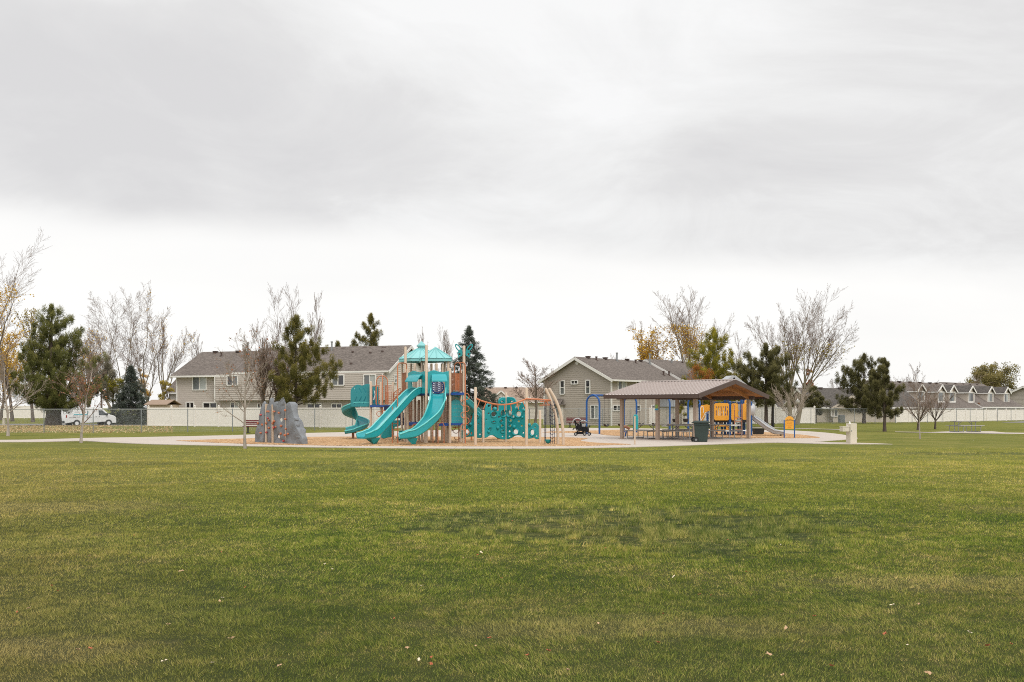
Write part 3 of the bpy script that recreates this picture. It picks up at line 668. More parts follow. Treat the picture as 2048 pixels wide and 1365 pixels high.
h1.win(546, 752, 570, 771, 'f', ('glass_mid', 'glass_dark'), off=.58)
h1.win(617, 751, 640, 771, 'f', ('glass_dark', 'glass_mid'), off=.58)
h1.win(664.5, 750.5, 688.5, 771, 'f', ('glass_mid', 'glass_dark'), off=.58)
h1.win(728, 750, 752, 772, 'f', ('glass_mid', 'glass_pale'), off=.58)
for x0, x1, y0, y1 in ((373, 388.5, 805, 819), (407, 434.5, 806, 819), (462, 478, 806, 819), (516, 527, 808, 819), (615, 644, 808, 819), (664, 684, 808, 819), (700, 722, 808, 819)):
    h1.win(x0, y0, x1, y1, 'f', ('glass_dark', 'glass_dark' if x0 != 462 else 'glass_pale'))
h1.win(788, 751, 792.5, 766, 'g1', ('glass_mid', 'glass_pale'), vertical=False, off=.03)
h1.vents([(1.4, 4.5), (4.1, 4.5), (8.2, 4.55), (12.5, 4.55), (16.2, 4.6), (18.6, 4.6), (20.7, 4.6)], pipes=[(2.6, 3.8, .25, 'fascia'), (5.6, 4.0, 1.1, 'galv_dark'), (15.2, 4.0, 1.0, 'galv'), (17.8, 3.4, .25, 'fascia'), (19.8, 3.2, .25, 'fascia'), (21, 3.4, .25, 'fascia'), (18.9, .9, .25, 'fascia'), (13.4, 3.0, .25, 'fascia'), (10, 2.2, .25, 'fascia')])

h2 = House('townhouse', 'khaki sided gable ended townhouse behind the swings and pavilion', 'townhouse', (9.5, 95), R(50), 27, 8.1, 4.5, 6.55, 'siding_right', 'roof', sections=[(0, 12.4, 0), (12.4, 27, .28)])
for x0, x1, y0, y1 in ((1121, 1129.5, 762, 789), (1172, 1180.5, 761, 788)): h2.win(x0, y0, x1, y1, 'g0', ('glass_mid', 'glass_dark'), vertical=False, off=.03)
h2.win(1143, 761.5, 1156, 768.5, 'g0', ('glass_dark', 'glass_dark'), off=.03)
h2.win(1182, 811, 1197.5, 838, 'g0', ('glass_mid', 'glass_pale'), off=.03)
h2.win(1235, 761, 1251, 780, 'f', ('glass_mid', 'glass_pale')); h2.win(1272, 762, 1287, 782, 'f', ('glass_dark', 'glass_pale')); h2.win(1309, 763, 1326, 782, 'f', ('glass_mid', 'glass_pale'))
for x0, x1 in ((1225, 1241), (1271, 1279), (1302, 1309), (1353, 1368)): h2.win(x0, 811, x1, 822, 'f', ('glass_dark', 'glass_mid') if x1 - x0 > 10 else ('glass_mid',))
b = MB(); q = h2.hit(1154.5, 726, 'g0', .05); b.tube([q, q - h2.U * .06], .2, 14); b.build('gable_vent', M['whitetrim'], h2.root)
b = MB(); b.beam(h2.P(-.05, -.02, 0), h2.P(-.05, -.02, 4.4), .12, .12, up=tuple(h2.U)); b.beam(h2.P(-.05, 8.12, 0), h2.P(-.05, 8.12, 4.4), .12, .12, up=tuple(h2.U)); b.build('corner_trim', M['whitetrim'], h2.root, smooth=0)
h2.spout(5.9, -.08, 0, 4.4); h2.spout(12.4, -.08, 0, 4.6)
# bay window on the gable
c0 = h2.hit(1113, 830, 'g0'); c1 = h2.hit(1127, 830, 'g0'); c0.z = c1.z = 0; b = MB(); o = -h2.U * .6; Z = Vector((0, 0, 1))
b.slab([c0 + Z * .1, c1 + Z * .1, c1 + Z * 2.05, c0 + Z * 2.05], tuple(o)); bay = b.build('bay', M['siding_light'], h2.root, smooth=0)
e = (c1 - c0).normalized(); b = MB(); b.loft([[c0 - e * .25 + o * 1.4 + Z * 2.06, c1 + e * .25 + o * 1.4 + Z * 2.06], [c0 + Z * 2.6, c1 + Z * 2.6]]); b.slab([c0 - e * .25 + o * 1.4 + Z * 2.05, c1 + e * .25 + o * 1.4 + Z * 2.05, c1 + e * .25 + Z * 2.05, c0 - e * .25 + Z * 2.05], (0, 0, -.12)); b.build('bay_roof', M['roof'], bay, smooth=0)
b = MB(); b.add([c0 + o * 1.02 + e * .15 + Z * .7, c1 + o * 1.02 - e * .15 + Z * .7, c1 + o * 1.02 - e * .15 + Z * 1.9, c0 + o * 1.02 + e * .15 + Z * 1.9], [(0, 1, 2, 3)]); b.build('pane', M['glass_mid'], bay, smooth=0, fix=False)
h2.vents([(1.6, 3.9), (4.6, 3.9), (8.6, 3.9), (11.2, 3.9), (15, 3.9), (18.5, 3.9), (21, 3.9)], pipes=[(2.6, 3.6, .2, 'fascia'), (6.4, 3.7, .7, 'galv'), (12.2, 3.4, 1.0, 'galv'), (9.6, 3.5, .2, 'fascia'), (10.9, .9, .3, 'fascia'), (12.0, .9, .3, 'fascia'), (16.9, 3.5, .5, 'galv'), (19.4, 3.6, .3, 'fascia')])
b = MB(); q = h2.P(9.0, -.6, 4.22); b.lathe([(.02, -.03), (.22, .0), (.26, .05)], q, 12); b.tube([q, q + Vector((.25, -.3, .15))], .02, 5); b.tube([q, q + Vector((0, .3, -.1))], .025, 5); b.build('dish_antenna', M['galv'], h2.root)

h3 = House('distant_house', 'distant house with tan roof and white gabled dormer above the teal climbing wall', 'house', (-4.6, 150), R(4), 13.5, 9, 2.7, 4.72, 'palewall', 'roof_tan')
def dormer(h, u, v, w, zw, zt, depth, roofmat, wallmat, pane=('glass_dark',), zb=None):
    """gabled dormer whose front stands at (u, v) on the roof of h"""
    dm = MB(); Z = Vector((0, 0, 1)); k = (h.ridge - h.eave) / (h.D / 2); z0 = zb if zb else h.eave + k * v - .02
    vb = lambda z: (z - h.eave) / k
    l, r_ = u - w / 2, u + w / 2
    dm.add([h.P(l, v, z0), h.P(r_, v, z0), h.P(r_, v, zw), h.P(u, v, zt), h.P(l, v, zw)], [(0, 1, 2, 3, 4)])
    for x in (l, r_): dm.add([h.P(x, v, z0), h.P(x, v, zw), h.P(x, max(vb(zw), v + .1), zw)], [(0, 1, 2)])
    part = dm.build('dormer', M[wallmat], h.root, smooth=0)
    rb = MB(); o = .18
    for s_ in (-1, 1):
        x = u + s_ * (w / 2 + o); ze = zw - o * (zt - zw) / (w / 2)
        rb.slab([h.P(x, v - .25, ze + .05), h.P(u, v - .25, zt + .05), h.P(u, vb(zt) + .1, zt + .05), h.P(x, vb(ze) + .1, ze + .05)], (0, 0, .08))
    rb.build('dormer_roof', M[roofmat], part, smooth=0)
    tb = MB()
    for s_ in (-1, 1):
        x = u + s_ * (w / 2 + o); ze = zw - o * (zt - zw) / (w / 2)
        tb.beam(h.P(x, v - .28, ze), h.P(u, v - .28, zt), .06, .2); tb.beam(h.P(x, v - .28, ze + .0), h.P(x, vb(ze), ze + .0), .1, .14)
        tb.beam(h.P(u + s_ * w * .42, v - .05, z0), h.P(u + s_ * w * .42, v - .05, zw), .16, .08, up=tuple(h.U))
    tb.beam(h.P(l, v - .05, z0 + .08), h.P(r_, v - .05, z0 + .08), .08, .2); tb.beam(h.P(l, v - .05, zw - .1), h.P(r_, v - .05, zw - .1), .08, .16); tb.build('dormer_trim', M['whitetrim'], part, smooth=0)
    pb = MB(); n = len(pane)
    for i, g in enumerate(pane):
        pb.mi = i; a0 = u - w * .33 + w * .66 * i / n; a1 = u - w * .33 + w * .66 * (i + 1) / n - .04
        pb.add([h.P(a0, v - .03, z0 + .2), h.P(a1, v - .03, z0 + .2), h.P(a1, v - .03, zw - .2), h.P(a0, v - .03, zw - .2)], [(0, 1, 2, 3)])
    pb.build('window', [M[g] for g in pane], part, smooth=0, fix=False)
dormer(h3, 3.0, .9, 1.9, 3.45, 4.25, 3, 'roof_tan', 'palewall'); dormer(h3, 7.2, .3, 1.2, 2.75, 3.35, 3, 'roof_tan', 'palewall')
h3.vents([(1.5, 4.2), (3.9, 4.2), (5.6, 4.2)])

h0 = House('distant_house', 'pale house with grey roof half hidden by bare trees left of the taupe townhouse', 'house', (-46.5, 135), R(-8), 9, 8, 3.9, 6.1, 'palewall', 'roof', over=.5)
b = MB()
sh = thing('garden_shed', 'small tan shed with brown roof behind the white fence', 'shed', tuple(at(326, 816, 97.5).xy) + (0,))
q = Vector((at(326, 816, 97.5).x, 97.5, 0)); b.box(q + Vector((0, 0, 1.0)), (2.2, 2.0, 2.0), -R(17)); b.build('wall', M['shed'], sh, smooth=0)
b = MB(); ux = Vector((math.cos(-R(17)), math.sin(-R(17)), 0)); uy = Vector((-ux.y, ux.x, 0))
for s_ in (-1, 1): b.slab([q - ux * 1.3 + uy * (s_ * 1.2) + Vector((0, 0, 1.95)), q + ux * 1.3 + uy * (s_ * 1.2) + Vector((0, 0, 1.95)), q + ux * 1.3 + Vector((0, 0, 2.42)), q - ux * 1.3 + Vector((0, 0, 2.42))], (0, 0, .07))
b.build('roof', M['shedroof'], sh, smooth=0)
s2 = thing('garden_shed', 'small grey shed with low gable roof behind the fence under the pavilion roof', 'shed', tuple(at(1345, 816, 101).xy) + (0,))
q = Vector((at(1345, 816, 101).x, 101, 0)); ux = Vector((.64, .77, 0)); uy = Vector((-.77, .64, 0))
b = MB(); b.box(q + Vector((0, 0, .95)), (3.0, 2.2, 1.9), R(50)); b.build('wall', M['palewall'], s2, smooth=0); b = MB()
for s_ in (-1, 1): b.slab([q - uy * 1.25 + ux * (s_ * 1.7) + Vector((0, 0, 1.75)), q + uy * 1.25 + ux * (s_ * 1.7) + Vector((0, 0, 1.75)), q + uy * 1.25 + Vector((0, 0, 2.55)), q - uy * 1.25 + Vector((0, 0, 2.55))], (0, 0, .08))
b.build('roof', M['galv'], s2, smooth=0)

# beige single storey house on the right with its small front gable
h4 = House('bungalow', 'low beige house with dark roof and front gable right of the big bare tree', 'house', tuple(at(1631, 816, 116).xy), R(8), 13, 8.5, 1.82, 3.95, 'stucco', 'roof_dark', base=-.1, over=.35, laps=False)
gx = MB(); u0, u1 = 1.9, 6.2; um = (u0 + u1) / 2; gx.add([h4.P(u0, -.5, -.1), h4.P(u1, -.5, -.1), h4.P(u1, -.5, 1.8), h4.P(um, -.5, 3.0), h4.P(u0, -.5, 1.8)], [(0, 1, 2, 3, 4)])
for x in (u0, u1): gx.add([h4.P(x, -.5, -.1), h4.P(x, 0, -.1), h4.P(x, 0, 1.8), h4.P(x, -.5, 1.8)], [(0, 1, 2, 3)])
fg = gx.build('front_gable', M['stucco'], h4.root, smooth=0); gx = MB(); tb = MB()
for s_ in (-1, 1):
    x = um + s_ * (2.15 + .4); gx.slab([h4.P(x, -.95, 1.66), h4.P(um, -.95, 3.1), h4.P(um, 3.0, 3.1), h4.P(x, .5, 1.66)], (0, 0, .1)); tb.beam(h4.P(x, -.98, 1.6), h4.P(um, -.98, 3.04), .05, .22)
tb.beam(h4.P(u0, -.9, 1.72), h4.P(u1, -.9, 1.72), .5, .1)
gx.build('gable_roof', M['roof_dark'], fg, smooth=0); tb.build('gable_trim', M['stucco'], fg, smooth=0)
h4.win(1662, 819, 1675, 833, 'f', ('stucco', 'glass_mid'), off=.52)
h4.vents([(2.5, 4.0), (5, 4.0)])
b = MB(); q = at(1683, 841, 114); b.box((q.x, q.y, .42), (.58, .58, .84), R(8)); b.box((q.x, q.y, .86), (.5, .5, .05), R(8)); tag(b.build('air_conditioner', M['galv_dark'], smooth=0), 'grey air conditioner unit standing against the beige house wall', 'air conditioner')
h4b = House('distant_house', 'dark roofed house behind the twin trunk bare tree', 'house', tuple(at(1560, 816, 138).xy), R(6), 7.4, 9, 1.9, 4.45, 'palewall', 'roof_dark', over=.5)
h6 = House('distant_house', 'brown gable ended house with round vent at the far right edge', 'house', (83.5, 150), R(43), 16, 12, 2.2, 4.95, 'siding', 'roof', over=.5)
b = MB(); q = h6.hit(2018, 780, 'g0', .06); b.tube([q, q - h6.U * .08], .26, 14); b.build('gable_vent', M['whitetrim'], h6.root)

# long row with dormers
k5 = 1.09
h5 = House('row_house', 'long grey roofed row of houses with white dormers on the right', 'row house', (49.9 * k5 - .73 * 9, 116.4 * k5 - .68 * 9), R(43), 36, 10.9, 1.78, 5.0, 'palewall', 'roof', over=.4, sections=[(0, 21.5, 0), (21.5, 36, .16)])
for s_, pn in ((-3.1, ('glass_mid',)), (2.2, ('glass_mid',)), (5.4, ('glass_dark', 'glass_mid')), (10.9, ('glass_mid', 'glass_dark')), (16.8, ('glass_pale', 'glass_mid')), (22.1, ('glass_dark', 'glass_pale'))):
    dormer(h5, 9 + s_ * k5, .85, 2.1, 3.85, 4.62, 4, 'roof_dark' if s_ > 5 else 'roof', 'stucco', pn, zb=2.40)
for x0, x1 in ((1878, 1886), (1894, 1903), (1914, 1924), (1935, 1945), (1975, 1985), (2000, 2008), (2011, 2022)): h5.win(x0, 820.5, x1, 827, 'f', ('glass_mid',))
h5.vents([(i, 5.2) for i in (3, 6, 9, 12, 15, 18, 20, 23, 26, 28.5, 31, 33.5)])

# ------------------------------------------------------------------ fences
def vinyl_fence(label, a, c, h, n, z0=0.0):
    a, c = Vector((a[0], a[1], 0)), Vector((c[0], c[1], 0)); d = (c - a) / n; u = d.normalized(); ang = math.atan2(u.y, u.x)
    t = thing('vinyl_fence', label, 'fence', tuple(a), group='white vinyl privacy fences')
    for i in range(n + 1):
        p = a + d * i; b = MB(); b.box((p.x, p.y, h / 2 + .05), (.13, .13, h + .1), ang); b.box((p.x, p.y, h + .115), (.17, .17, .03), ang); b.box((p.x, p.y, h + .165), (.15, .15, .07), ang, .15); b.build('post', M['vinylpost'], t, smooth=0)
    for i in range(n):
        p0, p1 = a + d * i + u * .067, a + d * (i + 1) - u * .067; b = MB(); m_ = (p0 + p1) / 2; w_ = (p1 - p0).length
        b.box((m_.x, m_.y, h / 2 + .02), (w_, .03, h - .3), ang); b.box((m_.x, m_.y, h - .07), (w_, .06, .13), ang); b.box((m_.x, m_.y, .11), (w_, .06, .13), ang)
        k = 12
        for j in range(1, k): q = p0 + (p1 - p0) * (j / k); b.box((q.x, q.y, h / 2 + .02), (.012, .036, h - .31), ang)
        b.build('panel', M['vinyl'], t, smooth=0)
    return t
gy = lambda x, Y: ((x - CX) * Y / F, Y)
vinyl_fence('white vinyl fence below the taupe townhouse on the left', gy(297, 91.5), gy(806, 81.5), 1.72, 10)
vinyl_fence('white vinyl fence across the street behind the white van', gy(-40, 160), gy(140, 158), 2.0, 6)
vinyl_fence('white vinyl fence behind the swings and pavilion', gy(1214, 98.5), gy(1629, 107), 1.72, 10)
vinyl_fence('white vinyl fence under the dormered row houses', gy(1792, 114), gy(2120, 140), 1.45, 16)
vinyl_fence('white vinyl fence set back left of the beige house', gy(1590, 124), gy(1634, 124), 1.75, 2)

m, nt, bs = newmat('chain link wire'); p = objc(nt); sp = N(nt, 'ShaderNodeSeparateXYZ'); nt.links.new(p, sp.inputs[0])
h_ = mth(nt, 'ADD', mth(nt, 'MULTIPLY', sp.outputs[0], .80), mth(nt, 'MULTIPLY', sp.outputs[1], .60))
ln = None
for s_ in (1, -1):
    q = mth(nt, 'ABSOLUTE', mth(nt, 'SUBTRACT', mth(nt, 'FRACT', mth(nt, 'DIVIDE', mth(nt, 'ADD', h_, mth(nt, 'MULTIPLY', sp.outputs[2], s_)), .075)), .5))
    l_ = mth(nt, 'LESS_THAN', q, .028); ln = l_ if ln is None else mth(nt, 'MAXIMUM', ln, l_)
bs.inputs['Base Color'].default_value = (.42, .43, .43, 1); bs.inputs['Roughness'].default_value = .6
tb = N(nt, 'ShaderNodeBsdfTransparent'); mx = N(nt, 'ShaderNodeMixShader'); nt.links.new(ln, mx.inputs[0]); nt.links.new(tb.outputs[0], mx.inputs[1]); nt.links.new(bs.outputs[0], mx.inputs[2]); nt.links.new(mx.outputs[0], nt.nodes['Material Output'].inputs[0]); M['wire'] = m
path = [Vector((gy(x, Y)[0], Y, 0)) for x, Y in ((-110, 65.2), (88, 66.4), (280, 68), (462, 70.6), (686, 75), (880, 81), (1040, 87), (1200, 93.5), (1310, 96.2), (1440, 99), (1617, 103), (1800, 109), (1960, 119), (2110, 129))]
cf = thing('chain_link_fence', 'long grey chain link fence running behind the whole playground', 'fence', tuple(path[0]))
FH = 1.6; seg = [(path[i], path[i + 1]) for i in range(len(path) - 1)]; tot = sum((q - p).length for p, q in seg); d_ = 0.0; nxt = (path[1] - path[0]).length % 3.05
rb = MB(); rb.tube([p + Vector((0, 0, FH)) for p in path], .025, 6); rb.build('top_rail', M['galv'], cf)
wb = MB(); wb.loft([[p + Vector((0, 0, .03)) for p in path], [p + Vector((0, 0, FH)) for p in path]]); wb.build('wire_mesh', M['wire'], cf, smooth=0)
proto = None
for p, q in seg:
    l = (q - p).length
    while nxt <= d_ + l:
        pt = p + (q - p) * ((nxt - d_) / l); b = MB(); b.post(pt.x, pt.y, 0, FH + .05, .032, 8); b.build('post', M['galv_dark'], cf); nxt += 3.05
    d_ += l
# ------------------------------------------------------------------ trees
def segs_to_arrays(P0, P1, R0, R1, n):
    P0, P1 = np.array(P0, np.float32), np.array(P1, np.float32); R0, R1 = np.array(R0, np.float32), np.array(R1, np.float32)
    d = P1 - P0; d /= np.linalg.norm(d, axis=1)[:, None] + 1e-9
    ref = np.where(np.abs(d[:, 2:3]) > .9, np.array([[1, 0, 0]]), np.array([[0, 0, 1]])).astype(np.float32)
    s = np.cross(d, ref); s /= np.linalg.norm(s, axis=1)[:, None] + 1e-9; t = np.cross(d, s)
    V = []; k = len(P0)
    for P, r in ((P0, R0), (P1, R1)):
        for j in range(n):
            a = 2 * math.pi * j / n; V.append(P + (s * math.cos(a) + t * math.sin(a)) * r[:, None])
    V = np.stack(V, 1).reshape(-1, 3); base = np.arange(k)[:, None, None] * (2 * n)
    q = np.array([[j, (j + 1) % n, n + (j + 1) % n, n + j] for j in range(n)])[None]
    return V, (base + q).reshape(-1)
def rot_about(d, ang, rnd):
    d = d.normalized(); p = d.orthogonal().normalized(); p.rotate(Matrix.Rotation(rnd.uniform(0, 2 * math.pi), 3, d))
    return (d * math.cos(ang) + p * math.sin(ang)).normalized()
class Skel:
    def __init__(s): s.s = []        # (p0, p1, r0, r1, level)
    def grow(s, rnd, p, d, ln, r, lv, st):
        n = st['n'][min(lv, len(st['n']) - 1)]; step = ln / n; up = st['up'][min(lv, len(st['up']) - 1)]; wob = st['wob']
        ang = st['ang'][min(lv, len(st['ang']) - 1)]; kids = st['kids'][min(lv, len(st['kids']) - 1)]; first = st['first'][min(lv, len(st['first']) - 1)]
        rr = r; tips = r * st['tip'][min(lv, len(st['tip']) - 1)]; pts = []
        for i in range(n):
            d = (d + Vector((rnd.gauss(0, wob), rnd.gauss(0, wob), rnd.gauss(0, wob * .5))) + Vector((0, 0, up))).normalized()
            q = p + d * step; r1 = r + (tips - r) * (i + 1) / n
            s.s.append((p, q, rr, r1, lv)); pts.append((q, d, r1, (i + 1) / n)); p, rr = q, r1
        if lv + 1 >= st['levels']: return
        for k in range(kids):
            f = first + (1 - first) * ((k + rnd.random()) / kids); i = min(int(f * n), n - 1); q, dd, r1, ff = pts[i]
            q = q - dd * step * rnd.random()
            L = ln * st['ratio'][min(lv, len(st['ratio']) - 1)] * rnd.uniform(.65, 1.15) * (1.0 - st['short'] * (f - first) / (1.001 - first))
            s.grow(rnd, q, rot_about(dd, R(ang * rnd.uniform(.6, 1.25)), rnd), L, max(r1 * st['rk'], .004), lv + 1, st)
STY = {
 'young': dict(levels=4, n=[9, 7, 5, 3], up=[.02, .075, .05, .03], wob=.07, ang=[52, 36, 40], kids=[24, 8, 5], first=[.30, .2, .15], ratio=[.52, .48, .5], rk=.55, tip=[.2, .3, .4, .4], short=.55),
 'cotton': dict(levels=5, n=[4, 9, 7, 4, 3], up=[.02, .05, .075, .05, .02], wob=.075, ang=[30, 36, 35, 38], kids=[6, 11, 9, 5], first=[.5, .25, .15, .1], ratio=[2.6, .46, .46, .45], rk=.5, tip=[.6, .12, .2, .4, .4], short=.5),
 'poplar': dict(levels=4, n=[9, 7, 5, 3], up=[.02, .10, .07, .03], wob=.055, ang=[27, 26, 30], kids=[20, 8, 4], first=[.18, .15, .15], ratio=[.52, .5, .5], rk=.45, tip=[.15, .25, .4, .4], short=.55),
 'dense': dict(levels=5, n=[4, 7, 5, 4, 3], up=[.02, .04, .03, .02, .02], wob=.10, ang=[38, 38, 42, 45], kids=[8, 9, 6, 4], first=[.35, .15, .15, .1], ratio=[1.5, .55, .5, .5], rk=.55, tip=[.7, .2, .3, .4, .4], short=.3),
 'vase': dict(levels=4, n=[3, 6, 5, 3], up=[0, .09, .05, .03], wob=.05, ang=[38, 26, 30], kids=[12, 6, 4], first=[.7, .25, .2], ratio=[2.6, .5, .5], rk=.42, tip=[.8, .25, .4, .4], short=.1),
}
def bare_tree(name, label, cat, px_, Y, top, x0, x1, style, seed, r, leaf=None, nleaf=0, lsize=.09, bark='bark', twig='twig', group=None, leafzone=(0, 1), stems=1, twr=.006, base=0.0, lean=0, extra=None, leafside=0):
    """x0, x1, top: how far the crown reaches left, right and up in the photo, at Y metres"""
    st = dict(STY[style]); st.update(extra or {}); rnd = random.Random(seed); sk = Skel(); x = (px_ - CX) * Y / F
    h = CAM + (HZ - top) * Y / F - base
    tl = {'young': .85, 'cotton': .28, 'poplar': .9, 'dense': .3, 'vase': .28}[style] * h
    for k in range(stems):
        a = 0 if stems == 1 else (k / (stems - 1) - .5) * 2
        d = Vector((a * .32 + lean, rnd.uniform(-.15, .15) if stems > 1 else 0, 1)).normalized()
        sk.grow(rnd, Vector((a * r * .8, 0, 0)), d, tl * rnd.uniform(.9, 1.1), r * (1 if stems == 1 else .75), 0, st)
    zs = max(s[1].z for s in sk.s); fx = h / zs
    xs = sorted(s[1].x for s in sk.s); lo, hi = xs[int(len(xs) * .004)], xs[int(len(xs) * .996)]
    wl, wr = (px_ - x0) * Y / F, (x1 - px_) * Y / F
    def T(p):
        z = p.z * fx; fz = min(1, z / (h * .25)); kx = (wl / max(-lo, .1)) if p.x < 0 else (wr / max(hi, .1)); kx = 1 + (kx - 1) * fz; ky = 1 + ((wl + wr) / (max(hi, .1) - min(lo, -.1)) - 1) * fz
        return (x + p.x * kx, Y + p.y * ky, base + z)
    t = thing(name, label, cat, (x, Y, base), group=group)
    lim = 2 if style != 'young' else 1
    big = [s for s in sk.s if s[4] < lim]; small = [s for s in sk.s if s[4] >= lim]
    mn = twr * Y / 60
    V, I = segs_to_arrays([T(s[0]) for s in big], [T(s[1]) for s in big], [max(s[2], mn) * (1.25 if s[0].z < .02 else 1) for s in big], [max(s[3], mn) for s in big], 8)
    raw_mesh('trunk', V, I, 4, M[bark], None, t).data.polygons.foreach_set('use_smooth', [True] * (len(I) // 4))
    V, I = segs_to_arrays([T(s[0]) for s in small], [T(s[1]) for s in small], [max(s[2], mn) for s in small], [max(s[3], mn * .8) for s in small], 3)
    if nleaf:
        rs = np.random.RandomState(seed); pool = [s for s in small if s[4] >= st['levels'] - 2 and leafzone[0] <= s[1].z * fx / h <= leafzone[1]]
        if leafside: pool = [s for s in pool if s[1].x * leafside > -0.1 * (hi - lo) * rnd.random() * 3]
        idx = rs.randint(0, len(pool), nleaf); base_ = np.array([T(pool[i][1]) for i in idx], np.float32) + rs.normal(size=(nleaf, 3)) * lsize * .9
        a = rs.normal(size=(nleaf, 3)); a /= np.linalg.norm(a, axis=1)[:, None]; b_ = np.cross(a, rs.normal(size=(nleaf, 3))); b_ /= np.linalg.norm(b_, axis=1)[:, None]
        sz = (lsize * rs.uniform(.6, 1.3, nleaf))[:, None]
        LV = np.stack([base_ - a * sz * .5, base_ + b_ * sz * .36, base_ + a * sz * .5, base_ - b_ * sz * .36], 1).reshape(-1, 3)
        LI = np.arange(nleaf * 4) + len(V); nq = len(I) // 4
        rnd_ = np.concatenate([np.full(len(V), .5), np.repeat(rs.rand(nleaf), 4)])
        raw_mesh('crown', np.concatenate([V, LV]), np.concatenate([I, LI]), 4, [M[twig], M[leaf]], rnd_, t, np.concatenate([np.zeros(nq), np.ones(nleaf)]))
    else: raw_mesh('crown', V, I, 4, M[twig], None, t)
    return t

def conifer(name, label, px_, Y, top, x0, x1, crown, seed, kind='pine', mat='pine', r=.2, n=16000, nl=.30, nw=.035, group=None, prof=None, gap=.0, bark='bark_dark', lean=0.0, clump=.34, base_z=0.0):
    """crown: photo row of the lowest foliage"""
    nl *= .76; nw *= .80; n = int(n * 1.5)
    rnd = random.Random(seed); rs = np.random.RandomState(seed); x = (px_ - CX) * Y / F; h = CAM + (HZ - top) * Y / F; zc = CAM + (HZ - crown) * Y / F
    wl, wr = (px_ - x0) * Y / F, (x1 - px_) * Y / F
    t = thing(name, label, 'pine tree' if kind != 'spruce' else 'spruce tree', (x, Y, 0), group=group)
    prof = prof or {'pine': lambda f: (1 - f) ** .72 * (.62 + .38 * min(1, f * 5)) + .05, 'spruce': lambda f: (1 - f) ** .85 + .02, 'round': lambda f: math.sqrt(max(0, 1 - (1.85 * f - .75) ** 2)) * .95 + .08}[kind]
    T = [(0, 0, 0)]; P0, P1, R0, R1 = [], [], [], []
    k = 10; px0 = Vector((x, Y, base_z))
    cur = [Vector((x + lean * (i / k) + rnd.gauss(0, .04) * i / k * r * 4, Y, h * .97 * i / k)) for i in range(k + 1)]; cur[0] = px0
    for i in range(k): P0.append(cur[i]); P1.append(cur[i + 1]); R0.append(r * (1 - i / k * .9) * (1.2 if i == 0 else 1)); R1.append(r * (1 - (i + 1) / k * .9))
    cl = []      # clumps (centre, radius, dir)
    nb = int((h - zc) * (6.0 if kind != 'spruce' else 11)); gold = 2.39996
    for i in range(nb):
        f = (i + rnd.random()) / nb; f = f ** 1.12; z = zc + (h - zc) * f * .985
        a = i * gold + rnd.uniform(-.4, .4); ca, sa = math.cos(a), math.sin(a); w = wl if ca < 0 else wr; w = (abs(ca) * w + (1 - abs(ca)) * (wl + wr) / 2)
        L = w * prof(f) * rnd.uniform(.8, 1.12) if kind != 'spruce' else w * prof(f) * rnd.uniform(1.0, 1.2)
        if rnd.random() < gap: L *= rnd.uniform(.25, .6)
        rise = {'pine': .35 * L * rnd.uniform(.2, 1.1), 'round': .4 * L * rnd.uniform(0, 1), 'spruce': -.18 * L * rnd.uniform(.3, 1.3)}[kind]
        xa = x + lean * z / h; p = Vector((xa, Y, max(z - (.25 * L if kind != 'spruce' else 0), zc * .9))); q = Vector((xa + ca * L, Y + sa * L, z + rise)); m_ = (p + q) / 2 + Vector((0, 0, -.08 * L if kind != 'spruce' else .05 * L))
        br = max(.012, r * .22 * (1 - f) + .012)
        P0 += [p, m_]; P1 += [m_, q]; R0 += [br, br * .7]; R1 += [br * .7, br * .25]
        nc = max(2, int(L / (clump * (.62 if kind == 'spruce' else .40))))
        for j in range(nc):
            g = .22 + .80 * (j + rnd.random()) / nc; c = p.lerp(m_, g * 2) if g < .5 else m_.lerp(q, g * 2 - 1)
            sp = .26 * L * (1.1 - g * .6) if kind != 'spruce' else .20 * L * (1.15 - g * .7)
            c = c + Vector((rnd.gauss(0, sp * .55), rnd.gauss(0, sp * .55), rnd.gauss(0, .10 * clump) + (.05 if kind != 'spruce' else -.05)))
            cl.append((c, clump * rnd.uniform(.40, .95) * (1 if kind == 'spruce' else .85), Vector((ca * .7, sa * .7, 1.0)) if kind != 'spruce' else Vector((ca, sa, -.25))))
    for i in range(6): cl.append((Vector((x + lean, Y, h - .12 * i)), clump * .45, Vector((0, 0, 1))))
    V, I = segs_to_arrays([tuple(p) for p in P0], [tuple(p) for p in P1], R0, R1, 7)
    raw_mesh('trunk', V, I, 4, M[bark], None, t).data.polygons.foreach_set('use_smooth', [True] * (len(I) // 4))
    cc = np.array([tuple(c[0]) for c in cl]); cr = np.array([c[1] for c in cl]); cd = np.array([tuple(c[2].normalized()) for c in cl])
    idx = rs.randint(0, len(cl), n); off = rs.normal(size=(n, 3)); off /= np.linalg.norm(off, axis=1)[:, None]; off *= (rs.rand(n) ** .45)[:, None] * np.array([1, 1, .72] if kind == 'spruce' else [.62, .62, 1.15])
    base = cc[idx] + off * cr[idx][:, None]; dd = off * .9 + cd[idx] * .7 + rs.normal(size=(n, 3)) * .45; dd /= np.linalg.norm(dd, axis=1)[:, None]
    crn = np.clip(.5 + .5 * off[:, 2] + rs.normal(size=n) * .18, 0, 1)  # needles paler towards each clump's top: light from above painted in
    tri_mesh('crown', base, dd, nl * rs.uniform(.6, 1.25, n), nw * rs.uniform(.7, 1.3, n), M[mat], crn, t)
    return t
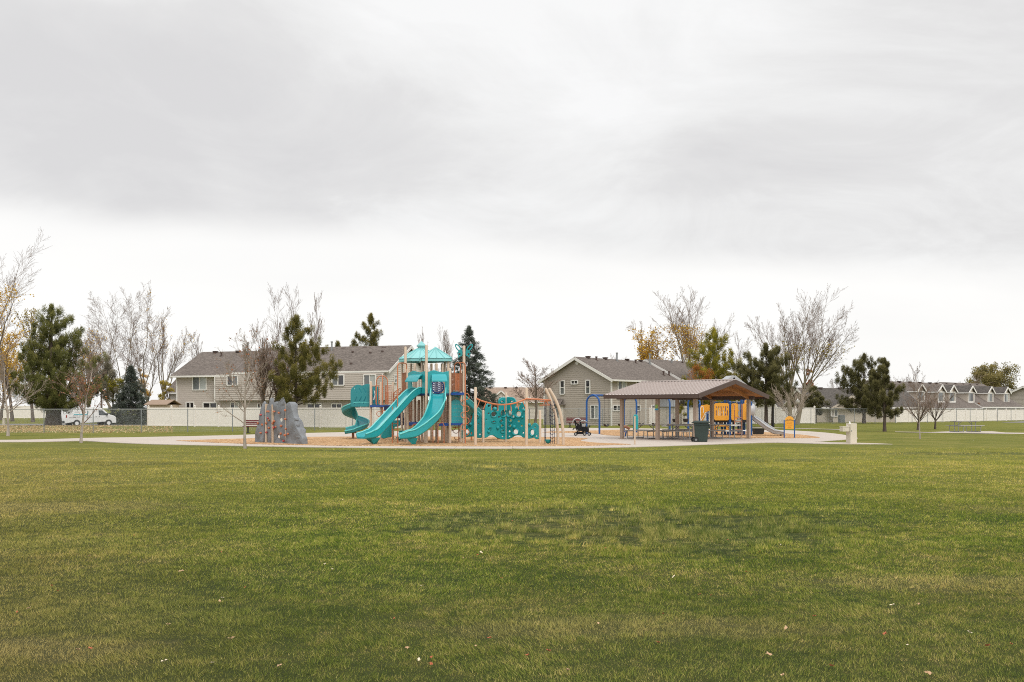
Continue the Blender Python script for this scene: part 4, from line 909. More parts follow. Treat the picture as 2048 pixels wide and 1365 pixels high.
def leafy(name, label, cat, px_, Y, top, x0, x1, crown, seed, mat, r, n, ls, blobs, bark='bark', group=None, aspect=.55, hang=0.0):
    """broad leaved crown made of leaf clumps on limbs; blobs: how many clumps"""
    ls *= .8; n = int(n * 1.5)
    rnd = random.Random(seed); rs = np.random.RandomState(seed); x = (px_ - CX) * Y / F; h = CAM + (HZ - top) * Y / F; zc = max(.15, CAM + (HZ - crown) * Y / F)
    xc = ((x0 + x1) / 2 - CX) * Y / F; hw = (x1 - x0) / 2 * Y / F; t = thing(name, label, cat, (x, Y, 0), group=group)
    P0, P1, R0, R1, cl = [], [], [], [], []; fork = Vector((x, Y, zc + .18 * (h - zc)))
    P0.append(Vector((x, Y, 0))); P1.append(fork); R0.append(r); R1.append(r * .75)
    for i in range(blobs):
        u = rnd.gauss(0, 1), rnd.gauss(0, 1), rnd.gauss(0, 1); l_ = math.sqrt(sum(q * q for q in u)); k = rnd.random() ** .38
        c = Vector((xc + u[0] / l_ * hw * k * .9, Y + u[1] / l_ * hw * k * .9, (h + zc) / 2 + u[2] / l_ * (h - zc) / 2 * k * .92))
        cl.append((c, rnd.uniform(.55, 1.15) * hw / (blobs ** .36) * 1.05)); m_ = fork.lerp(c, .55) + Vector((0, 0, .08 * (h - zc)))
        P0 += [fork, m_]; P1 += [m_, c]; R0 += [r * .32, r * .2]; R1 += [r * .2, r * .06]
    V, I = segs_to_arrays([tuple(p) for p in P0], [tuple(p) for p in P1], R0, R1, 6); raw_mesh('trunk', V, I, 4, M[bark], None, t)
    cc = np.array([tuple(c[0]) for c in cl]); cr = np.array([c[1] for c in cl]); idx = rs.randint(0, len(cl), n)
    off = rs.normal(size=(n, 3)); off /= np.linalg.norm(off, axis=1)[:, None]; off *= (rs.rand(n) ** .5)[:, None]; base = cc[idx] + off * cr[idx][:, None] * np.array([1, 1, .8 + hang])
    a = rs.normal(size=(n, 3)); a[:, 2] -= hang * 2.5; a /= np.linalg.norm(a, axis=1)[:, None]; b_ = np.cross(a, rs.normal(size=(n, 3))); b_ /= np.linalg.norm(b_, axis=1)[:, None]; sz = (ls * rs.uniform(.6, 1.3, n))[:, None]
    LV = np.stack([base - a * sz * .5, base + b_ * sz * aspect * .5, base + a * sz * .5, base - b_ * sz * aspect * .5], 1).reshape(-1, 3)
    raw_mesh('crown', LV, np.arange(n * 4), 4, M[mat], np.repeat(np.clip(.5 + .45 * off[:, 2] + rs.normal(size=n) * .15, 0, 1), 4), t)  # leaves lighter up each clump, overhead light put into the colour
    return t

BT = 'bare tree'
# left side
bare_tree('bare_tree', 'tall bare tree with golden lower leaves cut by the left edge', BT, -34, 92, 432, -120, 68, 'cotton', 11, .30, 'gold', 2600, .17, 'bark', 'twig', leafzone=(.2, .66), twr=.005, lean=.12)
bare_tree('golden_tree', 'bare twiggy tree with sparse golden leaves behind the left white fence', BT, 25, 125, 600, -25, 70, 'poplar', 12, .2, 'gold', 2600, .2, 'bark', 'twig', twr=.006, leafzone=(.1, .75))
bare_tree('golden_tree', 'brownish leaf flecked tree just left of the big pine', BT, 66, 118, 612, 38, 116, 'poplar', 13, .2, 'lemon', 1500, .17, 'bark', 'twig', twr=.006)
bare_tree('golden_tree', 'thin leaf flecked tree rising right behind the big pine', BT, 178, 128, 655, 150, 212, 'dense', 14, .2, 'gold', 1000, .16, 'bark', 'twig', twr=.005)
bare_tree('golden_tree', 'orange leaved tree low behind the left white fence', BT, 2, 135, 690, -45, 40, 'dense', 15, .2, 'gold', 2500, .22, 'bark', 'twig')
conifer('big_pine', 'broad dark green pine above the parked white van', 103, 95, 615, 22, 208, 815, 21, 'pine', 'pine', .55, 60000, .36, .044, clump=.64, prof=lambda f: (1 - f) ** .62 * (.78 + .22 * min(1, f * 5)) + .05)
bare_tree('old_trunk_tree', 'second furrowed trunk close to the right of the big pine', BT, 116, 96.8, 640, 70, 160, 'dense', 22, .32, bark='bark_dark', twig='twig')
leafy('olive_tree', 'grey green drooping tree right of the big pine', 'tree', 203, 126, 700, 176, 238, 806, 23, 'olive', .14, 7000, .26, 38, hang=.5, aspect=.3)
leafy('green_shrub', 'yellow green tree low behind the grey drooping tree', 'tree', 226, 130, 745, 190, 256, 806, 24, 'pine_yellow', .12, 6000, .22, 26, aspect=.35)
conifer('blue_spruce', 'dark blue spruce reaching the ground right of the van', 262, 128, 734, 216, 312, 846, 25, 'spruce', 'spruce', .2, 26000, .34, .066, clump=.56, base_z=-.34)
bare_tree('bare_tree', 'tall bare many stemmed tree rising above the blue spruce', BT, 236, 140, 558, 148, 304, 'cotton', 31, .30, bark='bark_cotton', twig='twig', twr=.0042, stems=2, extra={'up': [.02, .12, .1, .05, .03]})
bare_tree('bare_tree', 'tall bare tree with a few yellow leaves near the left end of the taupe townhouse', BT, 313, 140, 572, 240, 396, 'cotton', 35, .36, 'gold', 420, .17, 'bark_cotton', 'twig', twr=.0042, stems=2, leafzone=(.5, .95))
leafy('yellow_shrub', 'yellow orange leaved shrub left of the shed', 'shrub', 284, 142, 728, 262, 308, 802, 33, 'gold', .08, 2200, .2, 22)
leafy('yellow_shrub', 'yellow green small tree against the corner of the taupe townhouse', 'shrub', 338, 108, 752, 318, 353, 815, 34, 'lemon', .08, 900, .2, 14)
bare_tree('bare_tree', 'small far bare tree above the left end of the taupe roof', BT, 402, 125, 668, 382, 432, 'poplar', 36, .12, twr=.005)
bare_tree('young_tree', 'young leafless tree with pale trunk at the far left', 'young tree', 16, 59.5, 694, -30, 74, 'young', 41, .085, None, 0, .08, 'bark_pale', 'twig_pale', twr=.0075)
bare_tree('young_tree', 'young tree holding dry copper leaves in front of the van', 'young tree', 162, 48.3, 690, 114, 210, 'young', 42, .068, 'copper', 420, .085, 'bark_pale', 'twig', leafzone=(.2, .68), twr=.006)
bare_tree('young_tree', 'young white barked tree with few leaves beside the maroon bench', 'young tree', 490, 41.5, 652, 428, 546, 'young', 43, .062, 'copper', 150, .09, 'bark_pale', 'twig_pale', twr=.0065, leafzone=(.2, .95))
bare_tree('brown_tree', 'dense brown leafless tree in front of the taupe townhouse', BT, 536, 81, 674, 496, 600, 'dense', 44, .16, 'rust', 500, .09, 'bark', 'twig_red', twr=.0085, extra={'kids': [9, 10, 7, 5]}, stems=2)
bare_tree('bare_tree', 'tall slim bare tree rising behind the taupe townhouse roof', BT, 578, 118, 562, 508, 644, 'cotton', 45, .28, None, 0, .1, 'bark', 'twig', twr=.0042, extra={'up': [.02, .14, .12, .06, .03], 'ang': [22, 24, 28, 30]}, stems=2)
conifer('mossy_pine', 'open mossy pine standing behind the climbing rock', 592, 78.5, 636, 536, 690, 806, 46, 'pine', 'pine_mossy', .17, 34000, .26, .040, clump=.52, gap=.2, prof=lambda f: (1 - f) ** .6 * (.66 + .34 * min(1, f * 4)) + .06)
conifer('far_pine', 'dark pine crown peeking over the right end of the taupe roof', 742, 118, 632, 684, 804, 760, 47, 'pine', 'pine_mossy', .22, 20000, .36, .055, clump=.55, gap=.3)
conifer('far_pine', 'small low pine top on the taupe roof line', 675, 122, 686, 655, 700, 770, 48, 'pine', 'pine_mossy', .15, 6000, .34, .05, clump=.45, gap=.3)
for i, (x, t_, a, c_) in enumerate(((856, 652, 836, 880), (888, 648, 868, 906), (905, 660, 884, 925))):
    bare_tree('bare_tree', ['thin far bare tree above the teal tower roof', 'thin far bare tree right of the teal tower roof', 'thin far bare tree against the spruce'][i], BT, x, 150, t_, a, c_, 'poplar', 49 + i, .12, twr=.0035, twig='twig_red')
conifer('blue_spruce', 'tall dark spruce behind the butterfly pole', 938, 92, 656, 878, 1004, 826, 53, 'spruce', 'spruce', .2, 40000, .25, .05, clump=.42)
bare_tree('bare_tree', 'round crowned bare tree beside the khaki townhouse', BT, 1070, 87, 716, 1024, 1122, 'young', 54, .13, None, 0, .1, 'bark', 'twig_red', twr=.0075)
bare_tree('bare_tree', 'far bare tree low behind the khaki gable', BT, 1100, 140, 728, 1060, 1130, 'dense', 55, .12, twr=.004)
leafy('green_shrub', 'dark evergreen bush below the spruce behind the overhead bar', 'shrub', 985, 93, 800, 945, 1025, 852, 56, 'spruce', .06, 6000, .14, 34)
# right side
bare_tree('golden_tree', 'tree with bright golden leaves behind the khaki townhouse', BT, 1300, 135, 640, 1256, 1350, 'dense', 61, .22, 'gold', 4200, .23, 'bark', 'twig', leafzone=(.2, .9), twr=.006)
bare_tree('golden_tree', 'tall bare topped tree with golden lower leaves behind the khaki townhouse', BT, 1378, 130, 568, 1314, 1456, 'cotton', 464, .30, 'gold', 2600, .2, 'bark_cotton', 'twig', leafzone=(.0, .70), twr=.0045, leafside=-1, extra={'kids': [9, 12, 9, 5], 'wob': .06})
conifer('yellow_pine', 'yellow green pine behind the pavilion roof', 1428, 104, 662, 1352, 1500, 815, 63, 'pine', 'pine_yellow', .2, 34000, .34, .05, clump=.6, prof=lambda f: (1 - f) ** .6 * .95 + .08)
leafy('orange_tree', 'orange brown leaved tree behind the pavilion roof', 'tree', 1405, 96, 728, 1366, 1446, 815, 64, 'rust', .1, 3600, .15, 34)
conifer('dark_pine', 'dark pine behind the yellow playground with leaning trunk', 1532, 88, 694, 1470, 1590, 806, 65, 'round', 'pine_dark', .19, 30000, .30, .045, clump=.50, gap=.2)
conifer('dark_pine', 'slim dark pine against the lamp post', 1545, 90, 718, 1520, 1590, 800, 66, 'round', 'pine_dark', .14, 9000, .28, .042, clump=.40, gap=.3)
bare_tree('twin_trunk_tree', 'very large bare tree with twin trunks right of the lamp post', BT, 1588, 101, 560, 1494, 1700, 'cotton', 467, .33, 'lemon', 900, .17, 'bark_cotton', 'twig', leafzone=(.1, .55), twr=.0045, stems=2, extra={'kids': [8, 12, 9, 5], 'wob': .06})
bare_tree('vase_tree', 'small pale leafless tree with vase shaped crown', BT, 1584, 80, 752, 1542, 1630, 'vase', 68, .075, None, 0, .1, 'bark_pale', 'twig_pale', twr=.009)
leafy('green_shrub', 'dark evergreen behind the twin trunk tree', 'shrub', 1632, 112, 770, 1600, 1662, 838, 69, 'pine_dark', .1, 5000, .26, 26, aspect=.3)
leafy('green_shrub', 'dark bush behind the slim pine', 'shrub', 1588, 112, 775, 1562, 1612, 838, 70, 'pine_dark', .1, 3600, .24, 22, aspect=.3)
leafy('orange_tree', 'slim orange leaved tree behind the twin trunks', 'tree', 1620, 140, 732, 1606, 1634, 815, 71, 'copper', .1, 1600, .24, 16)
bare_tree('bare_tree', 'thin far bare tree above the dark roofed house', BT, 1676, 165, 756, 1655, 1700, 'dense', 72, .1, twr=.003)
bare_tree('bare_tree', 'thin far bare tree between the yellow pine and dark pine', BT, 1482, 135, 660, 1462, 1506, 'poplar', 73, .12, twr=.004)
conifer('dark_pine', 'left one of the two pines before the beige house', 1728, 108, 712, 1676, 1780, 822, 74, 'round', 'pine_dark', .2, 30000, .32, .05, clump=.52, gap=.12)
conifer('dark_pine', 'right one of the two pines standing nearer on the lawn', 1769, 71, 722, 1726, 1818, 832, 75, 'pine', 'pine_dark', .12, 24000, .22, .034, clump=.36, gap=.2, prof=lambda f: (1 - f) ** .55 * (.7 + .3 * min(1, f * 4)) + .05)
bare_tree('bare_tree', 'dark trunked leafless tree behind the white barked sapling', BT, 1836, 76, 772, 1800, 1876, 'vase', 76, .10, None, 0, .1, 'bark_dark', 'twig_red', twr=.007)
bare_tree('young_tree', 'slender sapling with pale leaning trunk on the right lawn', 'young tree', 1840, 54.2, 724, 1812, 1872, 'young', 77, .042, None, 0, .1, 'bark_pale', 'twig_red', twr=.005, lean=-.03)
bare_tree('bare_tree', 'small dark leafless tree left of the lone picnic table', BT, 1870, 79, 772, 1838, 1906, 'vase', 78, .085, None, 0, .1, 'bark_dark', 'twig_red', twr=.007)
leafy('willow_tree', 'large fading green tree behind the dormered roofs', 'tree', 1984, 185, 722, 1932, 2040, 800, 79, 'willow', .4, 9000, .42, 60, hang=.4, aspect=.4)
bare_tree('bare_tree', 'far twiggy tree left of the fading green tree', BT, 1945, 178, 738, 1922, 1975, 'dense', 80, .12, twr=.004)
for i, (x, t_, a, c_) in enumerate(((1796, 752, 1770, 1822), (1850, 762, 1830, 1872), (1728, 766, 1700, 1752), (1238, 706, 1222, 1262))):
    bare_tree('bare_tree', ['far bare tree right of the two lawn pines', 'far bare tree over the left dormers', 'far bare tree left behind the two pines', 'tiny far bare tree over the khaki roof'][i], BT, x, 170, t_, a, c_, 'dense', 81 + i, .1, twr=.003)
conifer('orange_shrub', 'small orange cone shaped shrub behind the right fence', 1957, 136, 808, 1950, 1964, 830, 90, 'spruce', 'rust', .06, 1800, .2, .08, clump=.25)
bpy.data.objects['orange_shrub']['category'] = 'shrub'
leafy('green_shrub', 'small green shrub behind the pavilion eave', 'shrub', 1362, 97, 752, 1346, 1384, 835, 91, 'pine_yellow', .06, 2600, .16, 22, aspect=.35)
# ------------------------------------------------------------------ teal play structure
def X_(px, Y): return (px - CX) * Y / F
def Z_(py, Y): return CAM + (HZ - py) * Y / F
def pt(px, py, Y): return Vector((X_(px, Y), Y, Z_(py, Y)))
TS = Vector((X_(850, 47.8), 47.8, 0))
ts = thing('play_structure', 'large teal and tan play structure with slides and two roofed towers', 'play structure', tuple(TS))
def post(px, Y, top, r=.064, parent=ts, mat='tan', py=True):
    b = MB(); x = X_(px, Y); b.post(x, Y, 0, Z_(top, Y) if py else top, r, 12); return b.build('post', M[mat], parent)
for px_, Y, top in ((852.8, 46.4, 690), (815.5, 47.6, 737.5), (900, 46.6, 737), (928, 46.4, 691.5), (921.5, 48.3, 741), (844.2, 48.0, 719), (850.2, 47.3, 719), (889.5, 48.7, 719), (896.3, 47.4, 719), (804, 50.0, 727), (822, 51.0, 727), (829.7, 48.7, 727), (863, 51.2, 727), (873, 49.2, 727), (884.5, 50.3, 727), (811, 48.8, 693.5), (741.6, 52.8, 763), (762, 52.4, 764), (786, 51.6, 764), (838, 50.6, 800), (893, 49.6, 800), (742, 54.2, 765)):
    post(px_, Y, top)
def poly(*a): return [(X_(p, Y), Y) for p, Y in a]
def deck(pts, z1, th, mat='royal', parent=ts):
    b = MB(); b.slab([(x, y, z1) for x, y in pts], (0, 0, -th)); return b.build('deck', M[mat], parent, smooth=0)
deck(poly((815.5, 47.55), (852.8, 46.35), (900, 46.55), (897, 48.4), (885, 50.3), (863, 51.2), (822, 51.0), (804, 50.0)), 2.37, .09, 'navy')
deck(poly((901.5, 46.5), (928, 46.3), (923, 48.4), (899, 48.4)), 2.41, .11)
deck(poly((901.5, 46.55), (927, 46.45), (922, 48.3), (899, 48.3)), .98, .10)
deck(poly((876, 46.75), (899, 46.65), (897, 48.3), (876, 48.3)), .97, .12)
deck(poly((816, 47.6), (851, 47.2), (848, 49.0), (822, 50.0)), 1.0, .12)
deck(poly((740, 52.7), (787, 51.5), (786, 53.6), (762, 54.4), (740, 54.3)), 1.84, .11)
def stepbox(px0, px1, py0, py1, Y, d, mat='navy'):
    b = MB(); x0, x1 = X_(px0, Y), X_(px1, Y); z0, z1 = Z_(py1, Y), Z_(py0, Y); b.box(((x0 + x1) / 2, Y + d / 2, (z0 + z1) / 2), (x1 - x0, d, z1 - z0)); b.build('step', M[mat], ts, smooth=0)
stepbox(768, 785, 812, 821, 51.4, .5); stepbox(790, 806, 826, 837, 50.6, .5); stepbox(800, 812, 836, 851, 50.0, .4); stepbox(812, 822, 846, 852, 48.6, .4, 'royal')

def chute(name, path, w, hl, hr, mat, parent, n=40, flare=.0, raw=False, hf=None):
    P = path if raw else bez(path, n); rings = []; k = len(P); rim = [[], []]
    for i, p in enumerate(P):
        t = (P[min(i + 1, k - 1)] - P[max(i - 1, 0)]).normalized(); th = Vector((t.x, t.y, 0)); s = Vector((t.y, -t.x, 0))   # s: to the rider's right
        s = s.normalized() if s.length > 1e-4 else Vector((1, 0, 0)); n_ = s.cross(t).normalized()
        e = max(0, (i / (k - 1) - .86) / .14); a = w / 2 * (1 + flare * e); l_, r_ = hl * (1 - .45 * e), hr * (1 - .45 * e) if hf is None else hf(i / (k - 1))
        pr = [(-a + .02, -.07), (-a - .03, -.02), (-a - .06, l_), (-a - .035, l_), (-a + .0, .10), (-a + .06, .02), (0, -.01), (a - .06, .02), (a - .0, .10), (a + .035, r_), (a + .06, r_), (a + .03, -.02), (a - .02, -.07)]; Vw = n_ if hf is None else Vector((0, 0, 1)); rim[0].append(p + s * (-a - .05) + Vw * l_); rim[1].append(p + s * (a + .05) + Vw * r_)
        rings.append([p + s * u + (n_ if v < .12 else Vw) * v for u, v in pr])
    b = MB(); b.loft(rings, True)
    m_ = len(rings[0]); b.f.append(tuple(range(m_))); b.m.append(0); b.f.append(tuple(range((k - 1) * m_, k * m_))); b.m.append(0)
    o_ = b.build(name, M[mat], parent, smooth=28)
    for r__ in rim: b = MB(); b.tube(r__, .036, 7); b.build('rim', M['teal_rim' if mat.startswith('teal') else mat], o_)
    return o_
# straight slide, leaving between the two left posts
A2, A1 = Vector((X_(815.5, 47.6), 47.6, 0)), Vector((X_(852.8, 46.4), 46.4, 0)); A3 = Vector((X_(900, 46.6), 46.6, 0))
mid = (A1 + A2) / 2; u = (A1 - A2).normalized(); o = Vector((u.y, -u.x, 0)); o = o if o.y < 0 else -o
sp_ = lambda r, z: mid + o * r + Vector((0, 0, z))
sl1 = chute('slide', [sp_(-.15, 2.36), sp_(.1, 2.36), sp_(.42, 2.16), sp_(1.0, 1.62), sp_(1.7, .98), sp_(2.2, .54), sp_(2.55, .40), sp_(3.05, .37)], .60, .27, .27, 'teal', ts, 42, .2)
b = MB(); ang = math.atan2(o.y, o.x); q = sp_(2.45, 0); b.box((q.x, q.y, .20), (.55, .52, .28), ang); vs = b.v; b.v = [(v[0], v[1], v[2]) if v[2] > .2 else (q.x + (v[0] - q.x) * .30 + o.x * -.1, q.y + (v[1] - q.y) * .5 + o.y * -.1, v[2]) for v in vs]; b.build('slide_foot', M['teal_dark'], sl1, smooth=0)
b = MB(); b.tube([sp_(2.35, 0), sp_(2.35, .1)], .05, 8); b.build('support', M['orange'], sl1)
# curved slide, front
sl2 = chute('slide', [Vector(p) for p in ((-3.44, 46.75, 2.36), (-3.44, 46.5, 2.36), (-3.43, 46.2, 2.16), (-3.44, 45.85, 1.72), (-3.60, 45.5, 1.20), (-3.95, 45.22, .78), (-4.35, 45.05, .48), (-4.72, 44.95, .39), (-5.08, 44.88, .37))], .60, .27, .27, 'teal', ts, 48, .2)
b = MB(); q = Vector((-4.52, 45.0, 0)); b.box((q.x, q.y, .2), (.52, .5, .28), R(5)); b.v = [v if v[2] > .2 else (q.x + (v[0] - q.x) * .3 + .08, q.y + (v[1] - q.y) * .5, v[2]) for v in b.v]; b.build('slide_foot', M['teal_dark'], sl2, smooth=0)
b = MB(); b.tube([(-4.42, 45.0, 0), (-4.42, 45.0, .1)], .05, 8); b.build('support', M['orange'], sl2)
# slide at the back, right
chute('slide', [pt(898, 790, 48.4), pt(908, 793, 48.6), pt(925, 806, 49.3), pt(945, 825, 50.2), pt(968, 849, 51.2), pt(985, 864, 52.0), pt(998, 869, 52.6), pt(1006, 869, 52.9)], .55, .2, .2, 'teal_dark', ts, 40, .1)
for x_, y_, Yq in ((996, 871, 52.6), (943, 832, 50.4)): b = MB(); b.tube([pt(x_, y_, Yq), Vector((X_(x_, Yq), Yq, 0))], .045, 8); b.build('slide_leg', M['orange'], ts)
# spiral slide
cx_, cy_ = X_(711, 53.8), 53.8; sp = [Vector((X_(742, 53.4), 53.38, 1.83)), Vector((cx_ + .25, 53.38, 1.83))]
for i in range(31):
    a = -90 - 360 * i / 30; sp.append(Vector((cx_ + .42 * math.cos(R(a)), cy_ + .42 * math.sin(R(a)), 1.80 - 1.36 * (i / 30) ** .95)))
sp += [Vector((cx_ - .22, 53.36, .40)), Vector((cx_ - .48, 53.34, .37))]
spi = chute('slide', sp, .54, .16, .52, 'teal_panel', ts, raw=True, hf=lambda f: .95 - 2.3 * max(0, f - .15) if f < .36 else .47 - .22 * max(0, f - .7) / .3)
b = MB(); b.tube([(cx_ - .1, 53.6, 0), (cx_ - .1, 53.6, .42)], .07, 10); b.box((cx_ - .08, 53.5, .36), (.6, .3, .05)); b.build('support', M['brown_panel'], spi)
def leafpanel(Y, back=False):
    sx = Y / F
    pl = lambda p: [((x - 721) * sx, (813 - y) * sx) for x, y in p]
    out = pl([(701.5, 813.5), (740.5, 813.5), (740.5, 770), (735, 768.5), (729, 770), (724, 772.5), (720, 770.5), (714, 770), (708, 773), (703, 778), (701.5, 784)])
    ho = []
    if not back:
        for x in (712, 721, 730): ho.append((pl([(x - 2.4, 775), (x + .2, 780), (x + 3.4, 787), (x + 1.4, 788), (x - 2.2, 782), (x - 4.4, 776.5)]), False)); ho.append((pl([(x - 4, 808.5), (x - 3, 802), (x + 1.4, 793), (x + 3.2, 794.2), (x - .2, 802), (x - 1.8, 808.5)]), False))
    v = plate([(out, False)] + ho, .04, .008); b = MB(); b.add(*onto(v, (X_(721, Y), Y, Z_(813, Y)), (1, 0, 0))); return b.build('leaf_panel', M['teal_panel'], ts)
leafpanel(53.05)

def bars(p, q, h, n, mat='orange', parent=ts, name='guard_rail', r=.014, fr=.02, slope=True):
    """a panel of upright bars between two foot points"""
    p, q = Vector(p), Vector(q); Zv = Vector((0, 0, h)); b = MB(); b.tube([p, q, q + Zv, p + Zv], fr, 6, closed=True)
    for i in range(1, n): a = p + (q - p) * (i / n); b.tube([a, a + Zv], r, 5, caps=False)
    return b.build(name, M[mat], parent)
g_ = lambda px_, z, Y: (X_(px_, Y), Y, z)
bars(g_(902.5, 2.46, 46.7), g_(911, 2.46, 46.65), .88, 6, 'brown_panel'); bars(g_(911.5, 2.46, 46.65), g_(918.5, 2.46, 46.6), .86, 4); bars(g_(919, 2.46, 46.6), g_(926, 2.46, 46.5), .86, 6, 'brown_panel'); bars(g_(901, 2.46, 48.3), g_(922, 2.46, 48.3), .86, 9, 'brown_panel')
bars(g_(817, 1.05, 48.0), g_(834, 1.05, 47.7), .98, 8, 'brown_panel'); bars(g_(836, 1.05, 48.6), g_(850, 1.05, 48.3), .98, 7, 'brown_panel'); bars(g_(854, 1.02, 48.9), g_(878, 1.02, 48.9), 1.04, 13, 'brown_panel', r=.022); bars(g_(880, 1.02, 47.1), g_(898, 1.02, 47.0), 1.0, 9, 'brown_panel')
bars(g_(805, 2.42, 48.9), g_(814, 2.42, 48.0), .98, 7, 'brown_panel', r=.02); bars(g_(823, 2.42, 50.6), g_(862, 2.42, 50.9), .95, 12, 'brown_panel'); bars(g_(866, 2.42, 50.6), g_(886, 2.42, 49.9), .95, 8, 'brown_panel')
bars(g_(744, 1.9, 52.8), g_(757.5, 1.9, 52.6), .98, 2); bars(g_(771, 1.9, 52.9), g_(784, 1.9, 52.6), .98, 6); bars(g_(772, 1.9, 51.9), g_(785, 1.9, 51.6), .62, 5)
bars(g_(787, 1.85, 51.4), g_(803, 2.1, 50.3), .62, 6); bars(g_(788, 1.7, 50.9), g_(812, 2.3, 49.2), .45, 9)
b = MB(); b.box((X_(751, 54.1), 54.1, 2.35), (X_(758, 54.1) - X_(744, 54.1), .03, 1.0)); b.build('back_panel', M['teal_panel'], ts, smooth=0)
b = MB(); b.add([pt(747.5, 781, 53.9), pt(749.5, 782, 53.9), pt(752, 790, 53.9), pt(748, 801, 53.9), pt(746, 800, 53.9), pt(749.5, 790, 53.9)], [(0, 1, 2, 3, 4, 5)]); b.build('stripe_panel', M['plasticwhite'], ts, smooth=0)

# entrance hoods above the two slides
def hood(P, Q, outv, name='slide_hood'):
    P, Q = Vector(P), Vector(Q); L = (Q - P).length; u_ = (Q - P).normalized(); a = .07; z0, z1 = 2.30, 3.40
    out = [(a, 0), (L * .24, 0), (L * .24, .38), (L * .21, .66), (L * .27, .74), (L * .80, .74), (L * .80, .38), (L * .76, 0), (L - a, 0), (L - a, 1.10), (L * .86, 1.09), (L * .7, 1.05), (L * .5, 1.09), (L * .32, 1.15), (L * .16, 1.10), (a, 1.05)]
    v = plate([(out, False)], .05, .01); b = MB(); b.add(*onto(v, P + Vector((0, 0, z0)), u_)); h_ = b.build(name, M['teal'], ts)
    b = MB(); rows = []
    for t, zz, dd in ((0, .98, .02), (.35, .93, .14), (.7, .80, .27), (1, .66, .36)):
        w_ = L * (.30 + .03 * t); c = P + u_ * (L * .52) + outv * dd + Vector((0, 0, z0 + zz)); rows.append([c - u_ * w_, c + u_ * w_])
    rows2 = [[p - Vector((0, 0, .05)) for p in r_] for r_ in rows]
    b.loft(rows); b.loft(rows2); 
    for j in (0, 1): b.add([r_[j] for r_ in rows] + [r_[j] for r_ in reversed(rows2)], [tuple(range(8))])
    b.add([rows[-1][0], rows[-1][1], rows2[-1][1], rows2[-1][0]], [(0, 1, 2, 3)]); b.build('awning', M['teal'], h_)
hood(A2, A1, o); o2 = Vector((A3 - A1)).normalized(); o2 = Vector((o2.y, -o2.x, 0)); o2 = o2 if o2.y < 0 else -o2; hood(A1, A3, o2)
# round blue screen seen through the right hood
b = MB(); c_ = pt(875, 774, 47.9); b.tube(arc(c_, .30, 0, 345, 24, (1, 0, 0), (0, 0, 1)), .03, 6, closed=True)
for i in range(-5, 6):
    dd = i * .055; hl = math.sqrt(max(.0, .29 ** 2 - dd * dd)); e1 = Vector((.55, 0, .83)); e2 = Vector((.83, 0, -.55)); b.beam(c_ + e2 * dd - e1 * hl, c_ + e2 * dd + e1 * hl, .046, .03)
b.build('round_screen', M['blue'], ts)
# roofs
def pyr_roof(c, hw, rot, z0, zt, n=4, seams=3, cup=0.0, name='roof'):
    b = MB(); ring = [Vector((c[0] + hw * math.cos(rot + 2 * math.pi * i / n), c[1] + hw * math.sin(rot + 2 * math.pi * i / n), 0)) for i in range(n)]; ap = Vector((c[0], c[1], 0)); f = .16 if cup else 0.02
    top = [ap.lerp(p, f) for p in ring]
    for i in range(n):
        j = (i + 1) % n; p, q, r1, r2 = ring[i] + Vector((0, 0, z0)), ring[j] + Vector((0, 0, z0)), top[i] + Vector((0, 0, zt)), top[j] + Vector((0, 0, zt))
        b.slab([p, q, r2, r1], (0, 0, -.05)); b.tube([p, r1], .03, 6)
        b.slab([p, q, q - Vector((0, 0, .15)), p - Vector((0, 0, .15))], tuple((ap - (ring[i] + ring[j]) / 2).normalized() * .04))
        for s_ in range(1, seams + 1): t = s_ / (seams + 1); b.tube([p.lerp(q, t) + Vector((0, 0, .01)), r1.lerp(r2, t) + Vector((0, 0, .01))], .018, 5)
    r = b.build(name, M['teal_roof'], ts, smooth=0)
    if cup:
        b = MB(); k = hw * .16
        b.lathe([(k * .95, -.02), (k * .95, .05), (k * 1.3, .09), (k * 1.3, .15), (k * .1, .36), (.01, .37)], (c[0], c[1], zt), 8); b.build('cupola', M['teal_roof'], r, smooth=0)
    return r
pyr_roof((X_(843, 50.0), 50.0), 1.17, R(22), 4.14, 4.68, 8, 1, .2)
pyr_roof((X_(871, 47.9), 47.9), 1.04, R(45 + 9), 4.06, 4.60, 4, 3)
# tube arches, ladders and loop climbers
def tubepart(name, pts, r=.024, mat='orange', parent=ts, n=8): b = MB(); b.tube(pts, r, n); return b.build(name, M[mat], parent)
Y = 46.3
tubepart('climber_pole', [pt(909, 748, 47.3), pt(909, 734, 47.3), pt(910.5, 728.5, 47.1), pt(914, 725.5, 46.9), pt(926, 725.5, Y), pt(929.5, 727, Y), pt(930.6, 732, Y), Vector((X_(930.6, Y), Y, 0))])
tubepart('arch', [pt(921.5, 748, 47.6)] + [pt(915.3 + 6.2 * math.cos(R(a)), 733 - 7.5 * math.sin(R(a)), 47.4) for a in range(0, 181, 20)] + [pt(909.1, 748, 47.3)])
def loops(pole, Y, seq, w, parent):
    for y0, y1, sg in seq:
        yc, hh = (y0 + y1) / 2, (y1 - y0) / 2 * .92
        P = [pt(pole, yc - hh, Y)] + [pt(pole + sg * (w * .45 + w * .55 * math.cos(R(a))), yc - hh * math.sin(R(a)), Y - .02) for a in range(90, -91, -20)] + [pt(pole, yc + hh, Y)]
        tubepart('rung_loop', P, .017, 'orange', parent, 6)
loops(930, Y, ((787, 800, 1), (800, 812, -1), (812, 824, 1), (824, 836.5, -1), (836, 848, 1), (848, 860, -1), (859, 871.5, 1)), 8.2, ts)
Y = 52.2
